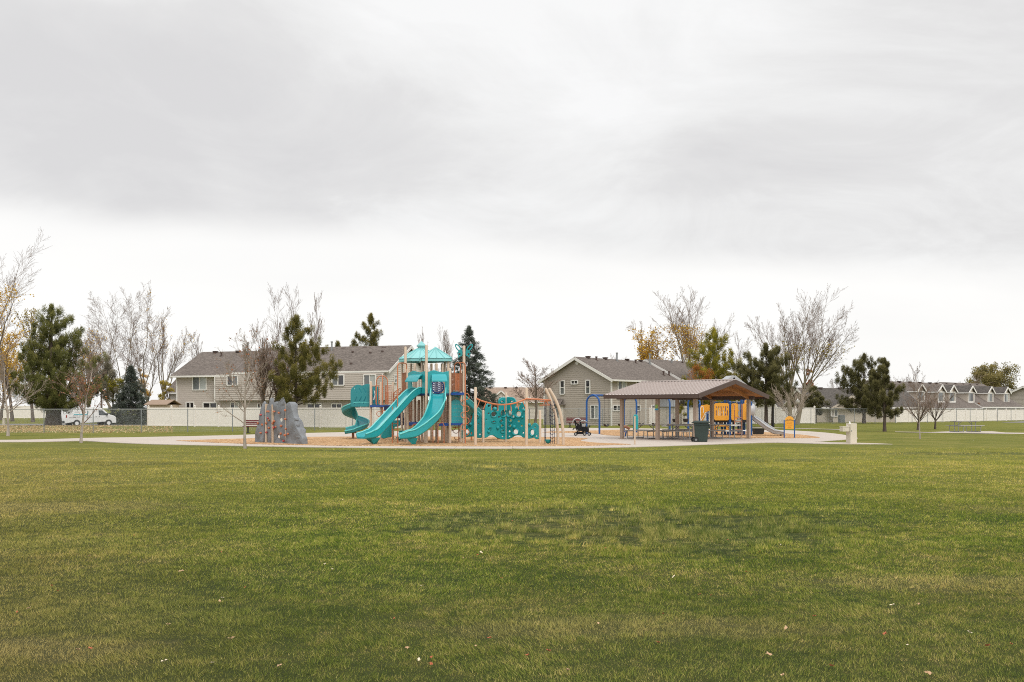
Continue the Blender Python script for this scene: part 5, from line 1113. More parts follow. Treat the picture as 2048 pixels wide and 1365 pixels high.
tubepart('arch', [pt(752.8, 810, 52.6), pt(752.8, 765, 52.6)] + [pt(764 - 11.2 * math.cos(R(a)), 764 - 12 * math.sin(R(a)), 52.5) for a in range(0, 181, 15)] + [pt(775.4, 810, 52.6)])
tubepart('climber_pole', [pt(765.2, 752.5, 52.3), Vector((X_(765.2, 52.0), 52.0, 0))])
loops(765.2, 52.1, ((811, 822, 1), (822.5, 834, -1), (844, 856, -1), (856, 867, 1)), 12, ts)
tubepart('climber_pole', [pt(813.4, 746, 47.6), pt(813.4, 731, 47.6), pt(812, 727.8, 47.5), pt(809, 726.8, 47.3), pt(799.5, 726.8, 46.7), pt(796.4, 728.5, 46.5), pt(795.3, 733, 46.5), Vector((X_(795.6, 46.5), 46.5, 0))], .026)
b = MB(); q0, q1 = Vector((X_(784.5, 46.5), 46.5, 0)), Vector((X_(795.6, 46.5), 46.5, 0)); b.tube([q0, q0 + Vector((0, 0, 1.75))], .024, 8)
for z in (.38, .68, .95, 1.25, 1.55): b.tube([q0 + Vector((0, 0, z)), q1 + Vector((0, 0, z))], .018, 6)
b.build('ladder', M['orange'], ts)
b = MB(); b.tube([pt(786, 789, 51.4), pt(818, 789, 49.3)], .02, 6); b.tube([pt(782, 800, 51.5), pt(800, 800, 50.4)], .02, 6); b.tube([pt(818, 800, 48.2), pt(818, 888, 48.2)], .02, 6); b.build('hand_rail', M['orange'], ts)
for x0, x1, y0, yb, Y in ((824, 866, 849, 880, 47.0), (876, 888, 847, 889, 46.5)):
    tubepart('grab_bar', [Vector((X_(x0, Y), Y, 0)), pt(x0, y0 + 5, Y), pt(x0 + 2.5, y0, Y), pt(x1 - 2.5, y0 - 1, Y), pt(x1, y0 + 4, Y), Vector((X_(x1, Y), Y, 0))], .022)
for cx2, cy2, rx in ((903, 852, 9), (912, 859, 7), (914, 874, 5.5)):
    tubepart('hanging_loop', [pt(cx2 + rx * math.cos(R(a)), cy2 + rx * 1.15 * math.sin(R(a)), 47.4) for a in range(0, 181, 18)], .016, 'brown_panel', ts, 6)
tubepart('hanging_loop', [pt(917, 850, 47.4), pt(917, 884, 47.4)], .016, 'brown_panel'); tubepart('hanging_loop', [pt(905, 855.5, 47.4), pt(918, 855, 47.4)], .016, 'orange')
# dotted teal panel below the right deck
Y = 46.75; sx = Y / F; pl = lambda p: [((x - 914) * sx, (847 - y) * sx) for x, y in p]
v = plate([(pl([(902.8, 847), (925, 846.5), (925.6, 808), (922, 803.5), (917, 801), (910, 799.5), (903, 803)]), False)], .03, .006); b = MB(); b.add(*onto(v, (X_(914, Y), Y, Z_(847, Y)), (1, 0, 0)))
b.mi = 1
for r_ in (809, 817, 824.5, 833, 842):
    for c in (906, 909.5, 913, 916.5, 920): b.ball(pt(c, r_, Y - .02), .013, 5)
b.build('dotted_panel', [M['teal'], M['tan']], ts)
# wavy climber under the left deck
v = plate([([(0, 0), (.30, .02), (.48, .05), (.52, .30), (.62, .62), (.42, .80), (.30, .52), (.12, .34), (.02, .2)], True)], .12, .03); b = MB(); b.add(*onto(v, (X_(764, 51), 51.0, .18), (1, .2, 0))); b.build('wave_panel', M['teal_dark'], ts)
v = plate([([(0, 0), (.5, .05), (.5, .16), (.3, .2), (0, .12)], True)], .12, .03); b = MB(); b.add(*onto(v, pt(783, 850, 50.6), (1, .1, 0))); b.build('wave_panel', M['teal_dark'], ts)
# butterfly on the right pole
wing = [(0.02, .02), (.06, .20), (.11, .33), (.20, .42), (.29, .47), (.36, .45), (.36, .36), (.31, .25), (.24, .17), (.20, .13), (.245, .08), (.25, .0), (.22, -.07), (.20, -.13), (.215, -.20), (.18, -.155), (.14, -.11), (.09, -.10), (.05, -.07), (.06, -.03)]
hol = [[(.12, .20), (.17, .31), (.27, .41), (.32, .40), (.27, .28), (.20, .20)], [(.10, -.02), (.15, .05), (.21, .04), (.20, -.03), (.15, -.07)]]
pole_x = X_(928, 46.4)
bw = None
for sg in (-1, 1):
    v = plate([([(x, z) for x, z in wing], False)] + [([(x, z) for x, z in h_], True) for h_ in hol], .025, .004); b = MB(); vv, ff = onto(v, (0, 0, 0), (1, 0, 0))
    b.add([(pole_x + sg * (p[0] + .05), 46.4 - .03 + p[1] + abs(p[0]) * -.10, 3.98 + p[2] + .22) for p in vv], ff)
    for zz in (4.30, 4.16): b.tube([(pole_x, 46.38, zz), (pole_x + sg * .17, 46.36, zz)], .013, 6)
    b.build('butterfly_wing', M['teal_dark'], ts)

# ------------------------------------------------------------------ stepping pods
for px_, yt, Y, lb in ((798, 874, 49.3, 'lower green stepping pod beside the orange ladder'), (803, 862, 49.8, 'taller green stepping pod behind the orange ladder')):
    t = thing('stepping_pod', lb, 'stepping pod', (X_(px_, Y), Y, 0), group='green stepping pods'); zt = Z_(yt, Y)
    b = MB(); b.lathe([(.03, -.2), (.10, -.13), (.15, -.03), (.155, 0), (.0, .015)], (X_(px_, Y), Y, zt), 14); b.build('cap', M['teal_dark'], t)
    b = MB(); b.tube([(X_(px_, Y), Y, 0), (X_(px_, Y), Y, zt - .15)], .05, 10); b.build('stem', M['tan'], t)

# ------------------------------------------------------------------ teal climbing wall of moulded holed panels
cw = thing('climbing_wall', 'wide teal climbing wall full of round holes right of the tower', 'climbing wall', (X_(1012, 49), 49, 0))
for px_, Y, top in ((966.4, 47.8, 820.5), (1012, 48.7, 785.5), (1080, 47.7, 821)): post(px_, Y, top, .062, cw)
def wallpanel(a, c, outline, holes, knobs, name='holed_panel'):
    """a, c: (photo column, metres away) of the panel's two ends"""
    p, q = Vector((X_(*a), a[1], 0)), Vector((X_(*c), c[1], 0)); L = (q - p).length
    def m_(x, y):
        f = (x - a[0]) / (c[0] - a[0]); Yv = a[1] + (c[1] - a[1]) * f; return (f * L, Z_(y, Yv))
    sc_ = (a[1] + c[1]) / 2 / F; kx = L / (abs(c[0] - a[0]) * sc_)
    sp_ = [([m_(*r_) for r_ in outline], True)]
    for h_ in holes:
        x, y, r1 = h_[:3]; r2 = h_[3] if len(h_) > 3 else r1; cc = m_(x, y); sp_.append((circ(cc[0], cc[1], r1 * sc_ * kx * 1.22, r2 * sc_ * 1.22, 10), True))
    v = plate(sp_, .07, .022, 4); b = MB(); u_ = (q - p).normalized(); b.add(*onto(v, p, u_)); n_ = Vector((u_.y, -u_.x, 0)); n_ = n_ if n_.y < 0 else -n_
    # raised rims round the larger holes and swellings between
    for x, y, r1 in knobs:
        cc = m_(x, y); b.ball(p + u_ * cc[0] + Vector((0, 0, cc[1])) + n_ * .05, r1 * sc_, 12, (1, 1, 1))
    for h_ in holes:
        if h_[2] > 2.3:
            cc = m_(h_[0], h_[1]); r2 = h_[3] if len(h_) > 3 else h_[2]; o_ = p + u_ * cc[0] + Vector((0, 0, cc[1])) + n_ * .045
            b.tube([o_ + u_ * (h_[2] * 1.42 * sc_ * kx * math.cos(2 * math.pi * i / 16)) + Vector((0, 0, r2 * 1.42 * sc_ * math.sin(2 * math.pi * i / 16))) for i in range(16)], .03, 6, closed=True)
    return b.build(name, M['teal_dark'], cw, smooth=60)
wallpanel((1012, 48.7), (966.4, 47.8), [(1011, 877), (1001, 877.5), (993, 875), (986, 870.5), (979, 870.5), (972, 875), (967, 874), (968, 862), (970, 850), (968, 838), (970, 824), (972, 812), (977, 807.5), (982, 811), (984, 821), (989, 823), (995, 822), (998, 812), (997, 802), (1001, 797), (1007, 796), (1011, 797)],
          [(977.5, 812.5, 2.3), (986.5, 829, 4.6, 4.4), (1005.5, 827, 4.6, 5.6), (997.5, 834.5, 2.2), (976.5, 827.5, 2), (971.8, 840, 1.9), (986.5, 843.5, 3, 1.7), (1002, 842, 2.7), (1003, 852, 2.5), (1004, 862.5, 2.8), (1004.5, 873, 1.8), (1003, 803.5, 2.6, 2), (979, 857, 2.8, 1.6)],
          [(988.5, 818.5, 4.4), (994, 856, 3.6), (976, 864, 3.2)])
wallpanel((1012, 48.7), (1053, 48.0), [(1013, 797), (1021, 795.5), (1029, 798), (1032, 806), (1030, 814), (1036, 819), (1041, 812), (1046, 806), (1051, 811), (1052, 830), (1051, 850), (1052, 866), (1049, 875), (1042, 871), (1031, 871), (1022, 876), (1013, 877)],
          [(1019.5, 827, 4.4, 5.4), (1038, 828.5, 4.6, 4.8), (1027.5, 833.5, 2.5), (1022, 841.5, 2.6), (1038, 843, 2.3), (1021, 852, 2.4), (1019.5, 863, 2.2), (1032, 864, 4.6, 4.6), (1019.5, 873, 1.8), (1024, 803.5, 2.8, 2), (1044, 852, 2.2), (1047, 817, 2.2), (1047, 866, 2)],
          [(1037, 817, 3.2), (1030, 854, 4.0), (1050, 821, 3.0), (1046, 835, 2.6)])
wallpanel((1054, 47.9), (1080, 47.7), [(1055, 876), (1055.5, 856), (1059, 848), (1063, 853), (1067, 848.5), (1071, 847), (1076.5, 852), (1077.5, 865), (1077, 877), (1072, 877.5), (1068, 875), (1062, 876.5)], [(1065, 865, 3.6, 5), (1071, 855, 2, 1.6), (1073.5, 872.5, 1.9)], [(1059.5, 850, 3.2)])
wallpanel((966.4, 47.85), (922, 48.3), [(964, 874), (957, 875.5), (950, 873), (941, 873), (932, 874), (923, 875.5), (924, 861), (928, 850), (936, 853), (942, 847), (945, 836), (950, 824), (957, 824), (962, 832), (964, 850)], [(935, 863, 3.3, 4.6), (943, 867, 1.8, 2.8), (957.5, 848, 2, 1.6), (960, 869, 1.9), (952, 858, 2.2), (955, 833, 2.6)], [(942, 849, 3.6), (931, 855, 2.6)])

# ------------------------------------------------------------------ curved overhead bar climber
Y = 44.6; oc = thing('overhead_climber', 'orange overhead bar with hanging handles between tan posts', 'overhead climber', (X_(951.5, Y), Y, 0))
post(951, 44.6, 774.6, .068, oc); post(1053, 44.7, 775.5, .068, oc)
for bx, tx, by, k in ((1126.5, 1099, 44.7, 0), (1116, 1092, 45.6, 1)):
    b = MB(); P = bez([Vector((X_(bx, by), by, 0)), pt(bx - .6, 862, by), pt(bx - 5, 830, by), pt(bx - 14, 803, by), pt(tx, 779, by)], 16); b.tube(P, [.068] * len(P), 12); e = P[-1]; b.ball(e, .068, 10); b.build('curved_post', M['tan'], oc)
P = bez([pt(951.5, 797, Y), pt(966, 803, Y - .25), pt(990, 808.8, Y - .5), pt(1012, 809.5, Y - .5), pt(1032, 806, Y - .25), pt(1053, 798, Y)], 24); tubepart('bar', P, .035, 'orange', oc)
tubepart('bar', [pt(1053, 798, Y), pt(1075, 799, Y), pt(1101, 801, 44.9)], .035, 'orange', oc)
for x0, y0, x1, y1 in ((959.5, 801.5, 954.3, 815.5), (972, 805.5, 967, 818.5), (984, 808, 982.5, 821), (996, 809.5, 995.8, 822.5), (1009, 809.5, 1009, 823), (1021, 808.5, 1023, 822.5), (1033.5, 806, 1037.5, 819.5), (1045, 802, 1051, 815)): tubepart('handle', [pt(x0, y0, Y - .35), pt(x1, y1, Y - .4)], .02, 'orange', oc)
b = MB(); b.tube([pt(1080, 804, 45.2), pt(1088, 803, 45.2), pt(1098, 803, 45.0)], .02, 6); b.tube([pt(1079, 811, 45.2), pt(1100, 810.5, 45.2)], .025, 6); b.tube([pt(1090, 802, 45.2), pt(1094, 805, 45.2), pt(1097, 810, 45.2)], .02, 6); b.tube([pt(1090, 803, 45.2), pt(1087.5, 810, 45.2)], .02, 6); b.build('trapeze', M['orange'], oc)
nt_ = thing('climbing_net', 'hanging dark blue rope net under the curved tan posts', 'climbing net', (X_(1100, 45.2), 45.2, 0)); b = MB()
rr = random.Random(5)
for x0, x1, Yv in ((1089, 1088.5, 45.4), (1092.5, 1091.5, 45.3), (1100.5, 1101, 45.2), (1104, 1104.5, 45.1), (1108, 1109, 45.3)): b.tube([pt(x0, 802, Yv), pt(x1, 888, Yv)], .011, 5)
for i in range(11):
    y = 810 + i * 7.2
    b.tube([pt(1100.5, y, 45.2), pt(1104.2, y + 2.5, 45.1), pt(1108.6, y, 45.3)], .009, 5)
    for x in (1100.7, 1104.2, 1108.4): b.ball(pt(x, y + (2.5 if x == 1104.2 else 0), 45.18), .026, 6)
    if i % 2: b.tube([pt(1089, y, 45.4), pt(1092, y, 45.3)], .008, 5)
b.build('rope_net', M['rope'], nt_)
t = thing('hanging_bowl_seat', 'small green bowl seat hanging low beside the rope net', 'seat', (X_(1096, 45.3), 45.3, 0))
b = MB(); c_ = pt(1096, 879.5, 45.35); b.lathe([(.02, -.19), (.09, -.15), (.145, -.05), (.15, 0), (.12, -.02), (0.0, -.06)], c_, 14); b.build('bowl', M['teal_dark'], t)
b = MB(); 
for dx in (-.12, .12): b.tube([c_ + Vector((dx, 0, 0)), pt(1091 if dx < 0 else 1098, 803, 45.2)], .008, 5)
b.build('rope', M['rope'], t)

# ------------------------------------------------------------------ climbing rock
cr_ = thing('climbing_rock', 'grey moulded climbing rock with orange holds and two holes', 'climbing rock', (X_(556, 47.6), 47.6, 0))
rd = Vector((X_(594, 46.0), 46.0, 0)) - Vector((X_(519, 48.0), 48.0, 0)); RO = Vector((X_(519, 48.0), 48.0, 0)); rl = rd.length; ru = rd.normalized(); rn = Vector((ru.y, -ru.x, 0)); rn = rn if rn.dot(Vector((0, -1, 0))) > 0 else -rn
def rp(px_, py_):
    d_ = Vector(((px_ - CX) / F, 1, (HZ - py_) / F)); o_ = Vector((0, 0, CAM)); k = (RO - o_).dot(rn) / d_.dot(rn); q = o_ + d_ * k; return ((q - RO).dot(ru), max(q.z, .04))
def rockpanel(out, holes, th, seed, name='rock_panel'):
    sp_ = [([rp(*q) for q in out], False)] + [([rp(x + r1 * math.cos(R(a)), y + r2 * math.sin(R(a))) for a in range(0, 360, 40)], True) for x, y, r1, r2 in holes]
    v = plate(sp_, th, .05, 5); vv, ff = onto(v, RO, ru)
    bm = bmesh.new(); vs = [bm.verts.new(p) for p in vv]; bm.verts.ensure_lookup_table()
    for f in ff:
        try: bm.faces.new([vs[i] for i in f])
        except ValueError: pass
    bmesh.ops.remove_doubles(bm, verts=bm.verts, dist=.002); bmesh.ops.triangulate(bm, faces=bm.faces)
    for _ in range(2): bmesh.ops.subdivide_edges(bm, edges=[e for e in bm.edges if e.calc_length() > .14], cuts=1, use_grid_fill=False); bmesh.ops.triangulate(bm, faces=bm.faces)
    from mathutils import noise as mn
    bm.normal_update()
    for vt in bm.verts:
        q = vt.co; a = (mn.noise(q * 1.9 + Vector((seed, 0, 0))) * .13 + mn.noise(q * 4.7) * .05); nn_ = rn * (1 if vt.normal.dot(rn) > 0 else -1); vt.co = q + nn_ * a * abs(vt.normal.dot(rn))
    b = MB(); b.v = [tuple(vt.co) for vt in bm.verts]; bm.verts.index_update(); b.f = [tuple(vt.index for vt in f.verts) for f in bm.faces]; b.m = [0] * len(b.f); bm.free()
    return b.build(name, M['rock'], cr_, smooth=70)
rockpanel([(513, 882), (513.5, 868), (517, 860), (520.5, 846), (524.5, 831), (527.5, 816), (528.5, 808.5), (529.5, 806.5), (530.6, 810), (530.6, 884.6), (522, 883.2)], [], .22, 1)
rockpanel([(536.6, 885), (536.6, 812), (538, 810), (540.4, 809.5), (541.8, 804), (543, 799.5), (543.6, 799), (544.2, 803), (544.2, 886.2), (540, 885.6)], [], .16, 2)
rockpanel([(550, 887.2), (550, 810), (551.5, 806.5), (554, 805.8), (556, 808.5), (558.5, 805), (561.5, 803.5), (564, 799.5), (566.5, 797.5), (568.5, 801), (570, 806), (570.8, 810), (570.8, 889), (560, 888.1)], [(563, 840, 4, 6.2), (559, 873, 4.6, 6.0)], .14, 3)
rockpanel([(578.4, 890), (578.4, 811), (580.5, 808), (583.5, 806.5), (586.5, 809.5), (588.5, 818), (590, 826), (593, 836), (596.5, 842), (598, 850), (599.5, 857), (603, 860.5), (604.5, 868), (606, 873), (609, 877), (609.5, 890.5), (595, 891)], [], .36, 4)
for px_, top in ((534.9, 808.5), (548.0, 809.5), (575.6, 809.0)):
    s_, _ = rp(px_, 850); q = RO + ru * s_; b = MB(); b.box((q.x, q.y, (Z_(top, q.y)) / 2), (.085, .22, Z_(top, q.y)), math.atan2(ru.y, ru.x)); b.build('rock_post', M['tan'], cr_, smooth=0)
# stair ledges on the near end
e0, _ = rp(606, 870); 
for k, (z0, dd) in enumerate(((.38, .40), (.66, .30), (.92, .22), (1.18, .14))):
    q = RO + ru * (rp(594, 850)[0] + dd - .12) + rn * .10; b = MB(); b.box((q.x, q.y, z0), (.34, .20, .15), math.atan2(ru.y, ru.x), .8); b.build('ledge', M['rock'], cr_, smooth=70).modifiers.new('bevel', 'BEVEL').width = .035
rr = random.Random(2)
for x, y, c in ((527, 830, 'r'), (521, 847, 'o'), (529.5, 849.5, 'o'), (526.5, 866, 'o'), (538.5, 823.5, 'o'), (542, 823.5, 'o'), (539.5, 836.5, 'r'), (541.5, 841, 'o'), (541.5, 856, 'o'), (536.5, 865, 'r'), (536, 847, 'o'), (552, 823.5, 'o'), (549.5, 847, 'o'), (552, 843, 'o'), (551, 855.5, 'r'), (555.5, 854, 'o'), (561.5, 826, 'o'), (566, 852, 'o'), (565.5, 867.5, 'o'), (578.5, 821, 'o'), (578.5, 838.5, 'o'), (579.5, 858, 'o'), (578, 870.5, 'o'), (584, 868, 'o'), (571, 882, 'r')):
    s_, z = rp(x, y); th = .15 if x < 534 else .11 if x < 548 else .11 if x < 575 else .23; q = RO + ru * s_ + rn * (th) + Vector((0, 0, z)); b = MB(); b.ball(q, .062, 8, (rr.uniform(.8, 1.2), rr.uniform(.8, 1.2), rr.uniform(.7, 1.0))); b.build('hold', M['hold' if c == 'o' else 'holdred'], cr_)
# ------------------------------------------------------------------ picnic pavilion
E0 = Vector((4.97, 53.4, 0)); PU = Vector((.7317, -.6816, 0)); PV = Vector((.6816, .7317, 0)); PL, PW = 5.85, 7.0; PANG = math.atan2(PU.y, PU.x)
pv = lambda u, v, z=0.0: E0 + PU * u + PV * v + Vector((0, 0, z))
pav = thing('picnic_pavilion', 'open picnic pavilion with ribbed taupe metal roof on six posts', 'pavilion', tuple(pv(PL / 2, PW / 2)))
ZE, ZR = 2.36, 3.12
m, nt, bs = newmat('ribbed metal roofing'); p = pos(nt); c = mixc(nt, noise(nt, p, .9, 4), (.51, .45, .42, 1), (.59, .53, .50, 1)); c = mixc(nt, mth(nt, 'MULTIPLY', sstep(nt, noise(nt, p, 5, 5, .7), .5, .8), .3), c, (.33, .26, .23, 1)); nt.links.new(c, bs.inputs['Base Color']); bs.inputs['Roughness'].default_value = .38; M['metalroof'] = m
m, nt, bs = newmat('stained timber decking'); p = pos(nt); dt = N(nt, 'ShaderNodeVectorMath', operation='DOT_PRODUCT'); nt.links.new(p, dt.inputs[0]); dt.inputs[1].default_value = tuple(PV)
fr = mth(nt, 'FRACT', mth(nt, 'DIVIDE', dt.outputs['Value'], .15)); c = mixc(nt, noise(nt, p, 3, 5, .7), (.27, .105, .03, 1), (.46, .20, .06, 1)); c = mixc(nt, mth(nt, 'LESS_THAN', fr, .07), c, (.10, .035, .012, 1)); nt.links.new(c, bs.inputs['Base Color']); bs.inputs['Roughness'].default_value = .55; M['timber'] = m
rb = MB()
for v0, v1 in ((0, PW / 2), (PW, PW / 2)):
    rb.mi = 0; rb.slab([pv(0, v0, ZE), pv(PL, v0, ZE), pv(PL, v1, ZR), pv(0, v1, ZR)], (0, 0, .03)); n = 27; rb.mi = 1
    for i in range(n + 1): u = .03 + (PL - .06) * i / n; rb.beam(pv(u, v0, ZE + .045), pv(u, v1, ZR + .045), .035, .05)
rb.mi = 0; rb.beam(pv(-.02, PW / 2, ZR + .06), pv(PL + .02, PW / 2, ZR + .06), .28, .05)
M['rib'] = paint('roof rib', (.38, .325, .30, 1), .45, .08, 2); rf = rb.build('roof', [M['metalroof'], M['rib']], pav, smooth=0)  # shaded side of the ribs put into the colour as a darker tone
cb = MB()
for v0, v1 in ((.04, PW / 2), (PW - .04, PW / 2)): cb.slab([pv(.05, v0, ZE - .02), pv(PL - .05, v0, ZE - .02), pv(PL - .05, v1, ZR - .015), pv(.05, v1, ZR - .015)], (0, 0, -.05))
cb.build('ceiling_boards', M['timber'], rf, smooth=0)
fb = MB()
for v0, s_ in ((0, -1), (PW, 1)): fb.beam(pv(-.03, v0 + s_ * .025, ZE - .075), pv(PL + .03, v0 + s_ * .025, ZE - .075), .05, .20)
for u in (-.03, PL + .03):
    for v0 in (-.04, PW + .04): fb.beam(pv(u, v0, ZE - .075), pv(u, PW / 2, ZR - .06), .05, .22)
fb.build('fascia', M['fascia'], rf, smooth=0)
bmk = MB()
for v_ in (.72, 6.02): bmk.beam(pv(.3, v_, 2.24), pv(PL - .3, v_, 2.24), .14, .2)
bmk.build('eave_beam', M['fascia'], pav, smooth=0)
for u in (.62, 2.92, 5.22):
    b = MB(); A_ = [pv(u, .72 + 5.3 * i / 12, 2.24 + .52 * math.sin(math.pi * i / 12)) for i in range(13)]
    for i in range(12): b.beam(A_[i], A_[i + 1], .12, .17)
    b.build('arched_beam', M['timber'], pav, smooth=0)
    for v_ in (.72, 6.02):
        b = MB(); q = pv(u, v_); b.box((q.x, q.y, 1.08), (.17, .17, 2.16), PANG); b.box((q.x, q.y, .035), (.3, .3, .03), PANG); b.build('post', M['pavpost'], pav, smooth=0)
q = pv(2.92, .72); b = MB(); nn = -PV; c_ = q + nn * .1 + Vector((0, 0, 1.70)); b.mi = 0; b.box((c_.x, c_.y, 1.76), (.15, .02, .20), PANG); b.mi = 1; b.box((c_.x, c_.y, 1.615), (.22, .03, .085), PANG)
tag(b.build('notice', [M['noticegreen'], M['noticeblue']], smooth=0), 'small green and blue notice fixed to the middle front pavilion post', 'notice')

# ------------------------------------------------------------------ picnic tables
def make_table(label, loc, rz, cap=False):
    t = thing('picnic_table', label, 'picnic table', tuple(loc), rz, 'grey picnic tables', world=False)
    b = MB()
    for i in range(5): b.box((0, -.30 + .15 * i, .745), (1.86, .138, .04))
    b.build('tabletop', M['table'], t, smooth=0)
    for s_ in (-1, 1):
        b = MB(); b.box((0, s_ * .62, .445), (1.86, .125, .04)); b.box((0, s_ * .755, .445), (1.86, .125, .04)); b.build('bench', M['table'], t, smooth=0)
    for s_ in (-1, 1):
        b = MB(); x = s_ * .66; b.tube([(x, -.78, .42), (x, -.74, .03), (x, .74, .03), (x, .78, .42)], .026, 6); b.tube([(x, -.22, .03), (x, -.22, .72)], .026, 6); b.tube([(x, .22, .03), (x, .22, .72)], .026, 6); b.tube([(x, -.82, .41), (x, .82, .41)], .024, 6); b.tube([(x, -.34, .715), (x, .34, .715)], .024, 6); b.tube([(x, 0, .42), (x - s_ * .42, 0, .72)], .02, 6)
        b.build('frame', M['galv'], t)
    if cap:
        b = MB(); b.box((.935, 0, .745), (.02, .74, .05)); [b.box((.935, s_ * .69, .445), (.02, .27, .05)) for s_ in (-1, 1)]; b.build('end_cap', M['plasticwhite'], t, smooth=0)
    return t
GZ = .03
tp = lambda u, v: pv(u, v, GZ)
t0 = make_table('grey picnic table at the left front under the pavilion', tp(1.25, 2.0), PANG)
dup(t0, tp(3.35, 2.25), PANG, 'grey picnic table in the middle under the pavilion, left of the green bin')
dup(t0, tp(1.9, 4.8), PANG, 'grey picnic table at the back left under the pavilion')
make_table('grey picnic table with white end caps at the right under the pavilion', tp(4.35, 4.75), PANG - R(10), True)
dup(t0, gr(1930, 865.2, .03), R(12), 'lone grey picnic table on its slab out on the right lawn')

# ------------------------------------------------------------------ wheeled bin
q = gr(1402.5, 885, .025); t = thing('wheeled_bin', 'tall dark green wheeled rubbish bin with lid beside the pavilion', 'bin', tuple(q))
b = MB(); rz = R(-8)
b.box((q.x, q.y, .50), (.56, .58, .94), rz, 1.24); b.box((q.x + .0, q.y, .86), (.735, .76, .06), rz); b.box((q.x, q.y, .63), (.655, .70, .03), rz); b.build('body', M['bin'], t, smooth=0).modifiers.new('bevel', 'BEVEL').width = .05
b = MB(); b.box((q.x, q.y, .985), (.84, .86, .05), rz); b.box((q.x, q.y, 1.035), (.78, .80, .06), rz, .82); b.box((q.x - .43, q.y, .96), (.1, .5, .05), rz); lid = b.build('lid', M['bin'], t, smooth=0); lid.modifiers.new('bevel', 'BEVEL').width = .02
b = MB(); b.tube([(q.x + .31, q.y - .38, .83), (q.x + .36, q.y - .36, .70)], .03, 6); b.tube([(q.x + .20, q.y - .38, .72), (q.x + .40, q.y - .25, .72)], .025, 6); b.build('handle', M['bin'], t)
for dy in (-.30, .30):
    b = MB(); b.tube([(q.x - .32, q.y + dy - .03, .13), (q.x - .32, q.y + dy + .03, .13)], .13, 16); w_ = b.build('wheel', M['rubber'], t); b = MB(); b.tube([(q.x - .32, q.y + dy - .035, .13), (q.x - .32, q.y + dy - .04, .13)], .06, 10); b.build('hub', M['galv_dark'], w_)

# ------------------------------------------------------------------ teal paddle sign, spring rider
q = gr(1269.5, 890.6, .03); t = thing('paddle_sign', 'tall teal paddle board on a slim tan post before the pavilion', 'paddle sign', tuple(q))
b = MB(); b.tube([(q.x, q.y, 0), (q.x, q.y, Z_(833, q.y))], .04, 10); b.build('post', M['tan'], t)
s_ = q.y / F; v = plate([([(-.085, .0), (.085, .0), (.10, .05), (.10, .58), (.06, .66), (-.06, .66), (-.10, .58), (-.10, .05)], False)], .05, .012); b = MB(); b.add(*onto(v, (q.x + .055, q.y + .07, Z_(859, q.y)), (1, -.25, 0))); b.build('board', M['teal'], t)
q = gr(1250.5, 874.2, .04); t = thing('spring_rider', 'small brown saddle rider on a leaning blue stem left of the paddle sign', 'spring rider', tuple(q))
b = MB(); b.tube([(q.x, q.y, 0), (q.x + .07, q.y, .42)], .045, 8); b.build('stem', M['blue'], t)
b = MB(); b.tube(bez([(q.x - .20, q.y, .52), (q.x - .02, q.y, .60), (q.x + .14, q.y, .54), (q.x + .26, q.y, .46)], 9), [.03, .06, .085, .11, .12, .11, .09, .06, .03, .02][:10] if False else .085, 8); b.build('saddle', M['brown_panel'], t)
b = MB(); b.ball((q.x - .21, q.y - .04, .56), .085, 8); b.build('knob', M['plasticwhite'], t); b = MB(); b.tube([(q.x + .2, q.y, .5), (q.x + .40, q.y, .56)], .014, 5); b.build('grip', M['galv'], t)

# ------------------------------------------------------------------ swings
SA, SB = Vector((X_(1186, 63.6), 63.6, 0)), Vector((X_(1388, 74.2), 74.2, 0)); su = (SB - SA).normalized(); sv = Vector((su.y, -su.x, 0)); ZT = 2.50
sf = thing('swing_set', 'long blue swing frame with four arched legs behind the pavilion', 'swing frame', tuple(SA))
AR = [SA + (SB - SA) * (i / 3) for i in range(4)]
for c_ in AR:
    b = MB(); w_ = .49; P = [c_ - sv * w_] + [c_ - sv * (w_ * math.cos(R(a))) + Vector((0, 0, ZT - w_ + w_ * math.sin(R(a)))) for a in range(0, 181, 12)] + [c_ + sv * w_]; b.tube(P, .062, 10); b.build('arched_leg', M['blue'], sf)
b = MB(); b.tube([AR[0] + Vector((0, 0, ZT)), AR[3] + Vector((0, 0, ZT))], .06, 10)
for c_ in AR: b.tube([c_ - su * .12 + Vector((0, 0, ZT)), c_ + su * .12 + Vector((0, 0, ZT))], .08, 10)
b.build('beam', M['blue'], sf)
